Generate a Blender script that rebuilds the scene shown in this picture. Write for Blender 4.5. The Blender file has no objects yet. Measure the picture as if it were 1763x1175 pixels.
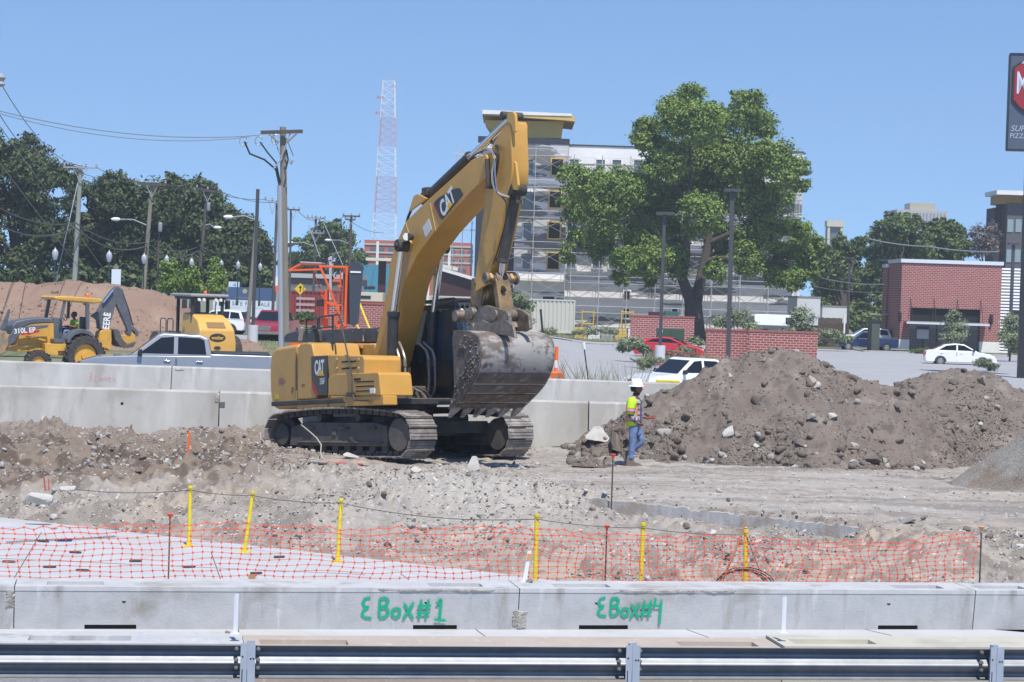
import bpy, bmesh, math, random
import numpy as np
from mathutils import Vector, Matrix
random.seed(7); RNG = np.random.default_rng(7)
S = bpy.context.scene; COL = S.collection
PI = math.pi; R = math.radians
# ---------------------------------------------------------------- camera
F = 3600.0; PW, PH = 1763.0, 1175.0
PITCH = math.atan(83.5/F); ROLL = R(1.8); CZ = 3.45
fw = Vector((0, math.cos(PITCH), -math.sin(PITCH))); up0 = Vector((0, math.sin(PITCH), math.cos(PITCH))); r0 = Vector((1, 0, 0))
cr = (r0*math.cos(ROLL)+up0*math.sin(ROLL)); cu = (up0*math.cos(ROLL)-r0*math.sin(ROLL))
cam = bpy.data.cameras.new('camera'); co = bpy.data.objects.new('camera', cam); COL.objects.link(co)
co.matrix_world = Matrix(((cr.x, cu.x, -fw.x, 0), (cr.y, cu.y, -fw.y, 0), (cr.z, cu.z, -fw.z, CZ), (0, 0, 0, 1)))
cam.sensor_width = 36; cam.lens = F/PW*36; cam.clip_start = 0.5; cam.clip_end = 9000
S.camera = co; S.render.resolution_x = 1024; S.render.resolution_y = 682
# ---------------------------------------------------------------- world + sun
SUN_AZ, SUN_EL = R(16), R(62)      # azimuth: to the right of straight behind the camera
sdir = Vector((math.sin(SUN_AZ)*math.cos(SUN_EL), -math.cos(SUN_AZ)*math.cos(SUN_EL), math.sin(SUN_EL)))
W = bpy.data.worlds.new('World'); S.world = W; W.use_nodes = True
nt = W.node_tree; nt.nodes.clear()
sk = nt.nodes.new('ShaderNodeTexSky'); sk.sky_type = 'NISHITA'; sk.sun_disc = False
sk.sun_elevation = SUN_EL; sk.sun_rotation = math.atan2(sdir.x, sdir.y)
sk.air_density = 1.0; sk.dust_density = 0.2; sk.ozone_density = 3.0; sk.altitude = 500
tcw = nt.nodes.new('ShaderNodeTexCoord'); mpw = nt.nodes.new('ShaderNodeMapping'); mpw.inputs['Scale'].default_value = (1, 1, 1.1); mpw.inputs['Location'].default_value = (0, 0, .145)
nt.links.new(tcw.outputs['Generated'], mpw.inputs[0]); nt.links.new(mpw.outputs[0], sk.inputs[0])
hs = nt.nodes.new('ShaderNodeHueSaturation'); hs.inputs['Saturation'].default_value = 1.13; hs.inputs['Value'].default_value = 1.0
bg = nt.nodes.new('ShaderNodeBackground'); bg.inputs[1].default_value = 0.14
wo = nt.nodes.new('ShaderNodeOutputWorld')
nt.links.new(sk.outputs[0], hs.inputs['Color']); nt.links.new(hs.outputs[0], bg.inputs[0]); nt.links.new(bg.outputs[0], wo.inputs[0])
sl = bpy.data.lights.new('sun', 'SUN'); sl.energy = 4.2; sl.angle = R(0.5); sl.color = (1, 0.955, 0.89)
so = bpy.data.objects.new('sun', sl); COL.objects.link(so); so.rotation_euler = sdir.to_track_quat('Z', 'Y').to_euler()
S.view_settings.view_transform = 'Standard'; S.view_settings.look = 'None'; S.view_settings.exposure = 0.45; S.view_settings.gamma = 1
# ---------------------------------------------------------------- pixel -> place
def ray(px, py): return fw*F + cr*(px-PW/2) - cu*(py-PH/2)
def P(px, py, Y):
    d = ray(px, py); t = Y/d.y; return Vector((d.x*t, Y, CZ+d.z*t))
def GZ(px, py, z=0.0):
    d = ray(px, py); t = (z-CZ)/d.z; return Vector((d.x*t, d.y*t, z))
def XA(px, Y, py=560): return P(px, py, Y).x
# ---------------------------------------------------------------- numpy noise
def _h(ix, iy, s):
    n = (ix.astype(np.int64)*374761393 + iy.astype(np.int64)*668265263 + s*1442695041) & 0xffffffff
    n = ((n ^ (n >> 13))*1274126177) & 0xffffffff
    return ((n ^ (n >> 16)) & 0xffff)/65535.0
def vn(x, y, s=0):
    x = np.asarray(x, float); y = np.asarray(y, float)
    ix = np.floor(x); iy = np.floor(y); fx = x-ix; fy = y-iy
    fx = fx*fx*(3-2*fx); fy = fy*fy*(3-2*fy)
    a = _h(ix, iy, s); b = _h(ix+1, iy, s); c = _h(ix, iy+1, s); d = _h(ix+1, iy+1, s)
    return (a+(b-a)*fx)*(1-fy)+(c+(d-c)*fx)*fy*1.0-0.5
def fbm(x, y, o=4, s=0, g=0.5):
    t = 0; a = 1.0
    for k in range(o):
        t = t+a*vn(x*2**k+17.3*k, y*2**k-9.1*k, s+k); a *= g
    return t
def vor(x, y, s=0):
    x = np.asarray(x, float); y = np.asarray(y, float); ix = np.floor(x); iy = np.floor(y); best = np.full(np.broadcast(x, y).shape, 9.0); hv = np.zeros_like(best)
    for dx in (-1, 0, 1):
        for dy in (-1, 0, 1):
            cx, cy = ix+dx, iy+dy; d = (cx+_h(cx, cy, s)-x)**2+(cy+_h(cx, cy, s+77)-y)**2; m = d < best; best = np.where(m, d, best); hv = np.where(m, _h(cx, cy, s+155), hv)
    return (np.clip(.62-np.sqrt(best), 0, 1))*(.3+hv), hv
def sst(a, b, x):
    t = np.clip((x-a)/(b-a), 0, 1); return t*t*(3-2*t)
# ---------------------------------------------------------------- materials
MATS = {}
def mat(name, col, rough=0.6, metal=0.0, var=0.0, vscale=4.0, col2=None, bump=0.0, bscale=30.0, emit=None, alpha=None, spec=0.5, coat=0.0, stretch=None, vmid=0.5, vwid=0.18, layers=None, detail=6, attr=None):
    """layers: list of (colour, scale, lo, hi, stretch) painted over the base through thresholded noise"""
    if name in MATS: return MATS[name]
    m = bpy.data.materials.new(name); m.use_nodes = True; n = m.node_tree; b = n.nodes['Principled BSDF']
    c = (*col, 1)
    b.inputs['Base Color'].default_value = c; b.inputs['Roughness'].default_value = rough; b.inputs['Metallic'].default_value = metal
    b.inputs['Specular IOR Level'].default_value = spec; b.inputs['Coat Weight'].default_value = coat
    tc = None
    def coord(st):
        nonlocal tc
        if tc is None: tc = n.nodes.new('ShaderNodeTexCoord')
        mp = n.nodes.new('ShaderNodeMapping'); n.links.new(tc.outputs['Object'], mp.inputs[0])
        mp.inputs['Scale'].default_value = st or (1, 1, 1); return mp.outputs[0]
    def noise(sc, st=None, dt=6):
        t = n.nodes.new('ShaderNodeTexNoise'); t.inputs['Scale'].default_value = sc; t.inputs['Detail'].default_value = dt; t.inputs['Roughness'].default_value = 0.62
        n.links.new(coord(st), t.inputs['Vector']); return t.outputs[0]
    cur = None
    def mix(fac, c1, c2):
        x = n.nodes.new('ShaderNodeMix'); x.data_type = 'RGBA'; n.links.new(fac, x.inputs[0])
        if isinstance(c1, tuple): x.inputs[6].default_value = (*c1, 1)
        else: n.links.new(c1, x.inputs[6])
        x.inputs[7].default_value = (*c2, 1); return x.outputs[2]
    if var or col2:
        rmp = n.nodes.new('ShaderNodeMapRange'); rmp.inputs[1].default_value = vmid-vwid; rmp.inputs[2].default_value = vmid+vwid
        n.links.new(noise(vscale, stretch, detail), rmp.inputs[0])
        if col2 is None:
            k = 1-var; c2 = tuple(v*k for v in col)
        else: c2 = col2
        cur = mix(rmp.outputs[0], tuple(col), c2)
    if attr:
        an = n.nodes.new('ShaderNodeAttribute'); an.attribute_name = attr; cur = an.outputs['Color']
    for L in (layers or []):
        lc, sc, lo, hi = L[:4]; st = L[4] if len(L) > 4 else None
        rmp = n.nodes.new('ShaderNodeMapRange'); rmp.inputs[1].default_value = lo; rmp.inputs[2].default_value = hi
        n.links.new(noise(sc, st), rmp.inputs[0]); cur = mix(rmp.outputs[0], cur if cur else tuple(col), lc)
    if cur: n.links.new(cur, b.inputs['Base Color'])
    if bump:
        bp = n.nodes.new('ShaderNodeBump'); bp.inputs['Strength'].default_value = bump; bp.inputs['Distance'].default_value = 0.02
        n.links.new(noise(bscale), bp.inputs['Height']); n.links.new(bp.outputs[0], b.inputs['Normal'])
    if emit: b.inputs['Emission Color'].default_value = (*emit, 1); b.inputs['Emission Strength'].default_value = 1
    if alpha is not None: b.inputs['Alpha'].default_value = alpha
    MATS[name] = m; return m
def brickmat(name, c1, c2, mortar, scale=1.0, bw=0.5, bh=0.25, ms=0.02):
    if name in MATS: return MATS[name]
    m = mat(name, c1, 0.85); n = m.node_tree; b = n.nodes['Principled BSDF']
    tc = n.nodes.new('ShaderNodeTexCoord'); sx = n.nodes.new('ShaderNodeSeparateXYZ'); n.links.new(tc.outputs['Object'], sx.inputs[0])
    ad = n.nodes.new('ShaderNodeMath'); n.links.new(sx.outputs[0], ad.inputs[0]); n.links.new(sx.outputs[1], ad.inputs[1])
    cb = n.nodes.new('ShaderNodeCombineXYZ'); n.links.new(ad.outputs[0], cb.inputs[0]); n.links.new(sx.outputs[2], cb.inputs[1])
    t = n.nodes.new('ShaderNodeTexBrick'); n.links.new(cb.outputs[0], t.inputs[0])
    t.inputs['Color1'].default_value = (*c1, 1); t.inputs['Color2'].default_value = (*c2, 1); t.inputs['Mortar'].default_value = (*mortar, 1)
    t.inputs['Scale'].default_value = scale; t.inputs['Brick Width'].default_value = bw; t.inputs['Row Height'].default_value = bh; t.inputs['Mortar Size'].default_value = ms
    n.links.new(t.outputs[0], b.inputs['Base Color']); return m
# ---------------------------------------------------------------- mesh builder
class MB:
    def __init__(s): s.v = []; s.f = []; s.m = []
    def add(s, vs, fs, mi=0):
        o = len(s.v); s.v += [tuple(v) for v in vs]; s.f += [tuple(i+o for i in f) for f in fs]; s.m += [mi]*len(fs); return s
    def box(s, lo, hi, mi=0, M=None):
        x0, y0, z0 = lo; x1, y1, z1 = hi
        vs = [(x0,y0,z0),(x1,y0,z0),(x1,y1,z0),(x0,y1,z0),(x0,y0,z1),(x1,y0,z1),(x1,y1,z1),(x0,y1,z1)]
        if M is not None: vs = [M@Vector(v) for v in vs]
        return s.add(vs, [(0,3,2,1),(4,5,6,7),(0,1,5,4),(1,2,6,5),(2,3,7,6),(3,0,4,7)], mi)
    def cyl(s, a, b, r, r2=None, n=12, mi=0, cap=True):
        a = Vector(a); b = Vector(b); r2 = r if r2 is None else r2
        d = (b-a).normalized(); u = d.orthogonal().normalized(); w = d.cross(u); vs = []
        for c, q in ((a, r), (b, r2)):
            for k in range(n):
                t = 2*PI*k/n; vs.append(c+(u*math.cos(t)+w*math.sin(t))*q)
        fs = [(k, (k+1) % n, n+(k+1) % n, n+k) for k in range(n)]
        if cap: fs += [tuple(range(n-1, -1, -1)), tuple(range(n, 2*n))]
        return s.add(vs, fs, mi)
    def bar(s, a, b, w, h, mi=0, upv=(0, 0, 1)):
        a = Vector(a); b = Vector(b); d = (b-a).normalized(); u = Vector(upv)
        if abs(d.dot(u)) > 0.98: u = Vector((0, 1, 0))
        x = d.cross(u).normalized(); z = x.cross(d)
        vs = [c+x*sx*w/2+z*sz*h/2 for c in (a, b) for sx, sz in ((-1,-1),(1,-1),(1,1),(-1,1))]
        return s.add(vs, [(0,3,2,1),(4,5,6,7),(0,1,5,4),(1,2,6,5),(2,3,7,6),(3,0,4,7)], mi)
    def tube(s, pts, r, n=6, mi=0, flat=1.0):
        pts = [Vector(p) for p in pts]; rs = r if isinstance(r, (list, tuple)) else [r]*len(pts); vs = []; u = None
        for i, p in enumerate(pts):
            d = (pts[min(i+1, len(pts)-1)]-pts[max(i-1, 0)]).normalized()
            if u is None: u = d.orthogonal().normalized()
            else: u = (u-d*u.dot(d)).normalized()
            w = d.cross(u)
            for k in range(n):
                t = 2*PI*k/n; vs.append(p+(u*math.cos(t)+w*math.sin(t)*flat)*rs[i])
        L = len(pts); fs = [(i*n+k, i*n+(k+1) % n, (i+1)*n+(k+1) % n, (i+1)*n+k) for i in range(L-1) for k in range(n)]
        fs += [tuple(range(n-1, -1, -1)), tuple(range((L-1)*n, L*n))]
        return s.add(vs, fs, mi)
    def prism(s, poly, a, b, fn, mi=0, taper=None):
        """poly 2-D outline, swept from a to b; fn(u, w, t)->point; taper scales b side about centroid"""
        n = len(poly); vs = [fn(u, w, a) for u, w in poly]
        if taper:
            cx = sum(p[0] for p in poly)/n; cy = sum(p[1] for p in poly)/n
            vs += [fn(cx+(u-cx)*taper, cy+(w-cy)*taper, b) for u, w in poly]
        else: vs += [fn(u, w, b) for u, w in poly]
        fs = [(k, (k+1) % n, n+(k+1) % n, n+k) for k in range(n)]+[tuple(range(n-1, -1, -1)), tuple(range(n, 2*n))]
        return s.add(vs, fs, mi)
    def lathe(s, prof, n=16, c=(0, 0, 0), mi=0):
        vs = [(c[0]+r*math.cos(2*PI*k/n), c[1]+r*math.sin(2*PI*k/n), c[2]+z) for r, z in prof for k in range(n)]; L = len(prof)
        fs = [(i*n+k, i*n+(k+1) % n, (i+1)*n+(k+1) % n, (i+1)*n+k) for i in range(L-1) for k in range(n)]
        fs += [tuple(range(n-1, -1, -1)), tuple(range((L-1)*n, L*n))]
        return s.add(vs, fs, mi)
    def rock(s, c, r, seed, mi=0, sub=1, flat=0.7, ang=0.35):
        vs, fs = ROCK[sub]; rr = random.Random(seed)
        M = Matrix.Rotation(rr.uniform(0, 6.28), 3, 'Z') @ Matrix.Rotation(rr.uniform(-.5, .5), 3, 'X')
        sx, sy, sz = rr.uniform(.7, 1.3), rr.uniform(.7, 1.2), rr.uniform(.6, 1.1)*flat/0.8
        # random cutting planes make flat facets
        pl = [(Vector((rr.gauss(0, 1), rr.gauss(0, 1), rr.gauss(0, 1))).normalized(), rr.uniform(.30, .72)) for _ in range(11)]
        out = []
        for v in vs:
            q = Vector(v)*(1+rr.uniform(-ang, ang)*0.35)
            for nn, dd in pl:
                k = q.dot(nn)
                if k > dd: q = q-nn*(k-dd)
            out.append(M@Vector((q.x*sx*r, q.y*sy*r, q.z*sz*r))+Vector(c))
        return s.add(out, fs, mi)
    def xf(s, M):
        s.v = [tuple(M@Vector(v)) for v in s.v]; return s
    def build(s, name, mats, parent=None, bev=0, smooth=False, seg=2, fix=False):
        me = bpy.data.meshes.new(name); me.from_pydata(s.v, [], s.f)
        if not isinstance(mats, (list, tuple)): mats = [mats]
        for m in mats: me.materials.append(m)
        me.polygons.foreach_set('material_index', s.m)
        if fix:
            bm = bmesh.new(); bm.from_mesh(me); bmesh.ops.recalc_face_normals(bm, faces=bm.faces); bm.to_mesh(me); bm.free()
        o = bpy.data.objects.new(name, me); COL.objects.link(o)
        if parent: o.parent = parent
        if bev:
            b = o.modifiers.new('b', 'BEVEL'); b.width = bev; b.segments = seg; b.limit_method = 'ANGLE'; b.angle_limit = R(35)
        if smooth or bev:
            me.polygons.foreach_set('use_smooth', [True]*len(me.polygons))
            if bev:
                b.harden_normals = True
            elif smooth != 'all':
                bm = bmesh.new(); bm.from_mesh(me)
                for e in bm.edges:
                    if len(e.link_faces) == 2 and e.calc_face_angle(0) > R(38): e.smooth = False
                bm.to_mesh(me); bm.free()
        return o
ROCK = {}
for sub in (1, 2, 3):
    bm = bmesh.new(); bmesh.ops.create_icosphere(bm, subdivisions=sub, radius=1)
    ROCK[sub] = ([v.co.copy() for v in bm.verts], [tuple(v.index for v in f.verts) for f in bm.faces]); bm.free()
def tag(o, label=None, cat=None, group=None, kind=None):
    if label: o['label'] = label
    if cat: o['category'] = cat
    if group: o['group'] = group
    if kind: o['kind'] = kind
    return o
def thing(name, label, cat, loc=(0, 0, 0), rz=0, group=None):
    o = bpy.data.objects.new(name, None); COL.objects.link(o); o.location = loc; o.rotation_euler = (0, 0, rz); o.empty_display_size = .3
    return tag(o, label, cat, group)
def copy_tree(o, parent=None):
    c = o.copy(); COL.objects.link(c); c.parent = parent
    for ch in list(o.children): copy_tree(ch, c)
    return c
def npmesh(name, verts, quads, m, parent=None, smooth=False):
    me = bpy.data.meshes.new(name); nv = len(verts); nf = len(quads); k = quads.shape[1]
    me.vertices.add(nv); me.vertices.foreach_set('co', np.asarray(verts, np.float32).ravel())
    me.loops.add(nf*k); me.loops.foreach_set('vertex_index', np.asarray(quads, np.int32).ravel())
    me.polygons.add(nf); me.polygons.foreach_set('loop_start', np.arange(0, nf*k, k, dtype=np.int32))
    if smooth: me.polygons.foreach_set('use_smooth', np.ones(nf, bool))
    me.update(calc_edges=True); me.validate()
    for mm in (m if isinstance(m, list) else [m]): me.materials.append(mm)
    o = bpy.data.objects.new(name, me); COL.objects.link(o)
    if parent: o.parent = parent
    return o
def grid(name, x0, x1, y0, y1, nx, ny, fz, m, smooth=True):
    X, Y = np.meshgrid(np.linspace(x0, x1, nx), np.linspace(y0, y1, ny)); Z = fz(X, Y)
    v = np.stack([X.ravel(), Y.ravel(), Z.ravel()], 1)
    i = np.arange(nx*ny).reshape(ny, nx); q = np.stack([i[:-1, :-1].ravel(), i[:-1, 1:].ravel(), i[1:, 1:].ravel(), i[1:, :-1].ravel()], 1)
    return npmesh(name, v, q, m, smooth=smooth)
def text(body, size, name, m, parent, M, ext=0.004, align='CENTER', sx=1.0, shear=0.0, bold=0.0, space=1.0):
    cu_ = bpy.data.curves.new(name, 'FONT'); cu_.body = body; cu_.size = size; cu_.align_x = align; cu_.align_y = 'CENTER'
    cu_.extrude = ext; cu_.shear = shear; cu_.offset = bold; cu_.space_character = space
    o = bpy.data.objects.new(name, cu_); COL.objects.link(o); dg = bpy.context.evaluated_depsgraph_get(); dg.update()
    me = bpy.data.meshes.new_from_object(o.evaluated_get(dg)); bpy.data.objects.remove(o)
    me.transform(M @ Matrix.Diagonal((sx, 1, 1, 1))); me.materials.clear(); me.materials.append(m)
    o = bpy.data.objects.new(name, me); COL.objects.link(o)
    if parent: o.parent = parent
    return o
def frame(o, x, y):    # matrix placing text: x = reading direction, y = up of letters
    x = Vector(x).normalized(); y = Vector(y); y = (y-x*y.dot(x)).normalized(); z = x.cross(y)
    return Matrix(((x.x, y.x, z.x, o[0]), (x.y, y.y, z.y, o[1]), (x.z, y.z, z.z, o[2]), (0, 0, 0, 1)))
# ================================================================ materials of the place
SRGB = lambda r, g, b: tuple(((c/255+0.055)/1.055)**2.4 if c > 10 else c/255/12.92 for c in (r, g, b))
def alb(r, g, b, k=0.55): return tuple(min(.85, c*k) for c in SRGB(r, g, b))
m_dirt = mat('dirt', (.36, .31, .26), .95, bump=1.0, bscale=22, attr='soil', layers=[((.52, .50, .475), 11, .60, .68), ((.13, .11, .095), 5, .60, .68), ((.10, .085, .075), 14, .64, .70)])
m_slab = mat('slab concrete', (.46, .465, .47), .85, var=.15, vscale=1.2, col2=(.40, .405, .41), bump=.15, bscale=60, layers=[((.25, .24, .23), .9, .62, .78, (1, 4, 1)), ((.42, .38, .33), .5, .56, .75)])
m_conc = mat('barrier concrete', (.47, .47, .47), .85, var=.2, vscale=3, col2=(.39, .395, .40), bump=.25, bscale=40,
             layers=[((.53, .53, .52), 6, .6, .72, (1, 1, .12)), ((.30, .29, .27), 3.2, .57, .72, (1, 1, .18)), ((.12, .11, .10), 26, .69, .74), ((.27, .25, .22), 1.1, .55, .75)])
m_concw = mat('pale barrier concrete', (.42, .41, .385), .85, var=.15, vscale=1.0, col2=(.36, .35, .325), bump=.12, bscale=40,
              layers=[((.47, .46, .44), 2.5, .5, .7, (1, 1, .2)), ((.30, .28, .245), 2.2, .58, .74, (1, 1, .16)), ((.26, .235, .20), 1.4, .62, .82, (1, 1, .3)), ((.3, .28, .25), .5, .55, .75)])
m_conctan = mat('dusty barrier concrete', (.42, .36, .30), .9, var=.1, vscale=2, col2=(.37, .31, .26), layers=[((.5, .46, .4), 8, .6, .7, (1, 1, .3))], bump=.15)
m_concyel = mat('yellowed barrier concrete', (.48, .46, .38), .9, var=.1, vscale=2, col2=(.42, .40, .33), layers=[((.36, .33, .27), 1, .55, .75)], bump=.15)
m_broken = mat('broken concrete', (.50, .47, .42), .95, var=.3, vscale=9, col2=(.24, .22, .20), bump=1.0, bscale=35)
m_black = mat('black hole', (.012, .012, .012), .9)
m_rock1 = mat('pale rubble', (.50, .48, .445), .9, var=.3, vscale=3, col2=(.36, .34, .31), bump=.4, bscale=30)
m_rock2 = mat('grey rubble', (.36, .34, .315), .9, var=.3, vscale=3, col2=(.26, .24, .22), bump=.4, bscale=30)
m_rock3 = mat('brown clods', (.20, .165, .14), .95, var=.3, vscale=3, col2=(.13, .11, .095), bump=.4, bscale=30)
m_pile = mat('dark pile soil', (.185, .152, .128), .95, var=.3, vscale=1.2, col2=(.135, .11, .092), bump=.9, bscale=16, layers=[((.25, .215, .185), 1.0, .55, .7), ((.105, .085, .072), 3, .56, .66), ((.42, .40, .38), 17, .69, .72)])
m_gravel = mat('gravel', (.26, .245, .22), .95, var=.3, vscale=25, col2=(.15, .14, .125), bump=1.0, bscale=30, layers=[((.17, .13, .095), .8, .50, .62), ((.42, .41, .39), 40, .6, .66)])
m_brown = mat('brown pile soil', (.25, .165, .118), .95, var=.3, vscale=.5, col2=(.21, .14, .10), bump=.5, bscale=6, layers=[((.29, .20, .15), .35, .5, .7), ((.16, .10, .07), 2, .62, .72)])
m_road = mat('road', (.30, .30, .31), .9, var=.1, vscale=.15, col2=(.34, .335, .335), layers=[((.25, .25, .26), .5, .58, .75)])
m_far = mat('far ground', (.20, .19, .14), .95, var=.3, vscale=.2, col2=(.15, .17, .09))
m_grass = mat('grass', (.10, .13, .045), .9, var=.3, vscale=1.5, col2=(.16, .16, .08), layers=[((.26, .23, .15), .4, .55, .7)])
m_galv = mat('galvanised steel', (.29, .30, .31), .55, .75, var=.15, vscale=5, col2=(.22, .235, .26), bump=.03, bscale=40, layers=[((.42, .44, .48), 9, .6, .8, (.2, 1, 1))])
m_steel = mat('bolt steel', (.45, .44, .40), .4, .8)
m_yel = mat('yellow post paint', (.80, .62, .02), .5, var=.12, vscale=14, col2=(.62, .46, .03))
m_org = mat('orange plastic', (.80, .15, .08), .55, var=.2, vscale=6, col2=(.72, .075, .03))
m_orgp = mat('orange paint', (.85, .13, .02), .5)
m_rust = mat('rusty rebar', (.13, .075, .05), .85, var=.4, vscale=30, col2=(.07, .045, .035))
m_white = mat('white paint', (.72, .74, .80), .5)
m_wood = mat('pale wood', (.45, .27, .13), .8, var=.3, vscale=8, col2=(.33, .19, .09), stretch=(1, 1, .2))
m_wire = mat('dark wire', (.08, .075, .07), .6)
# ================================================================ ground
def slab_edge(x): return np.interp(x, [-16, -8.7, 0, 4, 8, 16], [40, 35.6, 30.4, 27.4, 26.0, 24.5])
def bank_w(x): return np.interp(x, [-16, -6, -2, 2, 16], [3.0, 4.0, 5.0, 7.5, 9.5])
def step_y(x): return np.interp(x, [-.5, .64, 5.6, 16], [38.6, 36.15, 32.5, 30.5])
def H(x, y, fine=True):
    x = np.asarray(x, float); y = np.asarray(y, float)
    d = y-slab_edge(x); w = bank_w(x)
    z = -0.78+0.78*sst(0, 1, d/w)**0.8
    st = sst(.2, 1.6, x)                                            # old pavement edge on the right
    ds = y-step_y(x)
    zr = np.where(ds > 0.06, 0.0, -0.22-0.10*fbm(x*.9, x*0, 2, 5)-0.50*sst(0, 5.5, -ds)); en = sst(5.2, 6.0, x+.4*fbm(x, y, 2, 7)); zr = zr*(1-en)+en*(-.74*sst(-.4, 5.5, -ds))
    z = z*(1-st)+zr*st
    rough = sst(-1.0, 1.5, d)*(1-.75*st*sst(0.0, .5, ds))*(1-.85*st*sst(-.5, 0, ds)*(1-sst(0, .4, ds)))
    left = sst(-3.2, -5.5, x)*sst(36.5, 38.2, y)*(1-sst(45.5, 47, y))
    z = z+rough*(0.13*fbm(x*.9, y*.9, 3, 3)+0.15*(np.abs(fbm(x*2.3, y*2.3, 3, 11))-.15)*(1+1.5*sst(0, .3, fbm(x*.6, y*.6, 2, 19)))+0.07*np.abs(fbm(x*8, y*8, 2, 23)))
    if fine: wx, wy = x+.12*fbm(x*3, y*3, 2, 61), y+.12*fbm(x*3, y*3, 2, 67); cl = sst(-.15, .25, fbm(x*.7, y*.7, 2, 71)); z = z+rough*(.12*vor(wx*2.6, wy*2.6, 3)[0]*(.3+cl)+.085*vor(wx*6, wy*6, 5)[0]*(.4+cl)+.03*vor(wx*13, wy*13, 9)[0])
    z = z+left*(0.50*fbm(x*.7+4, y*.95, 3, 31)+.30*np.abs(fbm(x*2.0, y*2.0, 3, 37))-.13)
    # lower brown hollow at the far left and light rubble mounds
    z = z+.16*np.exp(-(((x-.1)/1.7)**2+((y-35.3)/1.4)**2))*(1+1.2*fbm(x*4, y*4, 3, 41))
    z = z+.22*np.exp(-(((x-1.2)/.7)**2+((y-40.6)/.5)**2))*0
    z = z+.22*np.exp(-(((y-46.9)/.6)**2))*sst(-2.8, -5, x)*(.6+1.4*fbm(x*1.1, y*1.1, 3, 77))
    # diagonal ruts on the bank
    rut = np.abs(vn(x*2.6+y*1.9, (y-x)*.25, 51))
    z = z-.10*rut*rough*sst(.2, 1.2, d)*(1-st)
    pad = sst(40.0, 41.0, y)*(1-sst(44.6, 45.8, y))*sst(-5.2, -4.0, x)*(1-sst(1.5, 3, x)); z = z*(1-.72*pad)-.03*pad
    z = z-.1*sst(45.5, 48, y)
    tr = st*sst(.3, 1.0, ds)*(1-sst(43, 45, y)); z = z+tr*.05*fbm(x*.5+3, y*3.2, 3, 63)
    return z
sg = grid('site_ground', -16, 16, 24, 48, 860, 680, H, m_dirt); tag(sg, kind='structure')
def soilcol(x, y):
    n1, n2, n3 = fbm(x*.5, y*.5, 3, 201), fbm(x*1.4, y*1.8, 3, 211), fbm(x*4, y*4, 3, 221); st = sst(.2, 1.6, x); ds = y-step_y(x)
    C = np.stack([x*0+.37, x*0+.335, x*0+.30], 1); mixc = lambda C, m, c: C*(1-m[:, None])+np.array(c)*m[:, None]
    C = mixc(C, sst(-.05, .25, n1+.5*n2)*.8, (.43, .36, .285)); C = mixc(C, sst(0, .3, n2)*.8, (.28, .25, .225)); C = mixc(C, sst(.1, .3, n3)*.7, (.19, .165, .145))
    C = mixc(C, np.exp(-(((x+.3)/2.4)**2+((y-35.6)/2.6)**2))*.8, (.46, .44, .41))
    lb = sst(-3.4, -5.2, x+.6*n2)*sst(36.6, 38.0, y+.8*n2)*(1-sst(45.3, 46.6, y)); C = mixc(C, lb*.85, (.20, .155, .12)); C = mixc(C, lb*sst(.02, .2, n3+n2*.5), (.12, .09, .07)); C = mixc(C, sst(43.2, 44.6, y)*sst(-1.5, -3, x)*.75, (.25, .21, .18))
    C = mixc(C, st*sst(.3, 1, ds)*.7, (.36, .32, .285)); tr = fbm(x*.35, y*3.0, 3, 241); C = mixc(C, st*sst(.3, 1, ds)*sst(.02, .22, tr)*.8, (.24, .22, .205)); C = mixc(C, st*sst(.3, 1, ds)*sst(.05, .3, fbm(x*.3+9, y*2.2, 3, 251))*.7, (.42, .405, .385))
    return C*np.array([.84, .82, .79])
def setcol(o, f):
    n = len(o.data.vertices); a = np.empty(n*3, np.float32); o.data.vertices.foreach_get('co', a); a = a.reshape(-1, 3); c = np.ones((n, 4), np.float32); c[:, :3] = f(a[:, 0].astype(float), a[:, 1].astype(float)); at = o.data.color_attributes.new('soil', 'FLOAT_COLOR', 'POINT'); at.data.foreach_set('color', c.ravel())
setcol(sg, soilcol)
def zfar(x, y):
    x = np.asarray(x, float); return -0.1-0.40*sst(2, 7, x)*sst(60, 64, y)+.1*sst(61, 62, y)-.5*sst(-1, 3, x)*sst(62, 68, y)*(1-sst(94, 100, y))
ys = [48, 50, 55, 60, 61, 62, 63, 64, 65, 66, 67, 68, 70, 80, 90, 94, 95, 96, 97, 98, 99, 100, 110, 120, 140, 200, 300, 500, 900, 1600, 3000, 6000]
xs = [-3000, -800, -300, -100, -50, -25, -16, -8, -4, -1, 0, 1, 2, 3, 4, 5, 6, 7, 9, 16, 30, 60, 120, 300, 800, 3000]
XX, YY = np.meshgrid(xs, ys); ZZ = zfar(XX, YY)
i_ = np.arange(XX.size).reshape(XX.shape)
q_ = np.stack([i_[:-1, :-1].ravel(), i_[:-1, 1:].ravel(), i_[1:, 1:].ravel(), i_[1:, :-1].ravel()], 1)
tag(npmesh('ground', np.stack([XX.ravel(), YY.ravel(), ZZ.ravel()], 1), q_, m_far, smooth=True), kind='structure')
b = MB(); b.add([(-200, -20, -.84), (200, -20, -.84), (200, 24.02, -.84), (-200, 24.02, -.84)], [(0, 1, 2, 3)]); b.add([(-200, 24, -.84), (-15.9, 24, -.84), (-15.9, 48, -.12), (-200, 48, -.12)], [(0, 1, 2, 3)]); b.add([(15.9, 24, -.84), (200, 24, -.84), (200, 48, -.12), (15.9, 48, -.12)], [(0, 1, 2, 3)])
m_asph = mat('asphalt', (.03, .03, .032), .9, var=.2, vscale=3)
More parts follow.
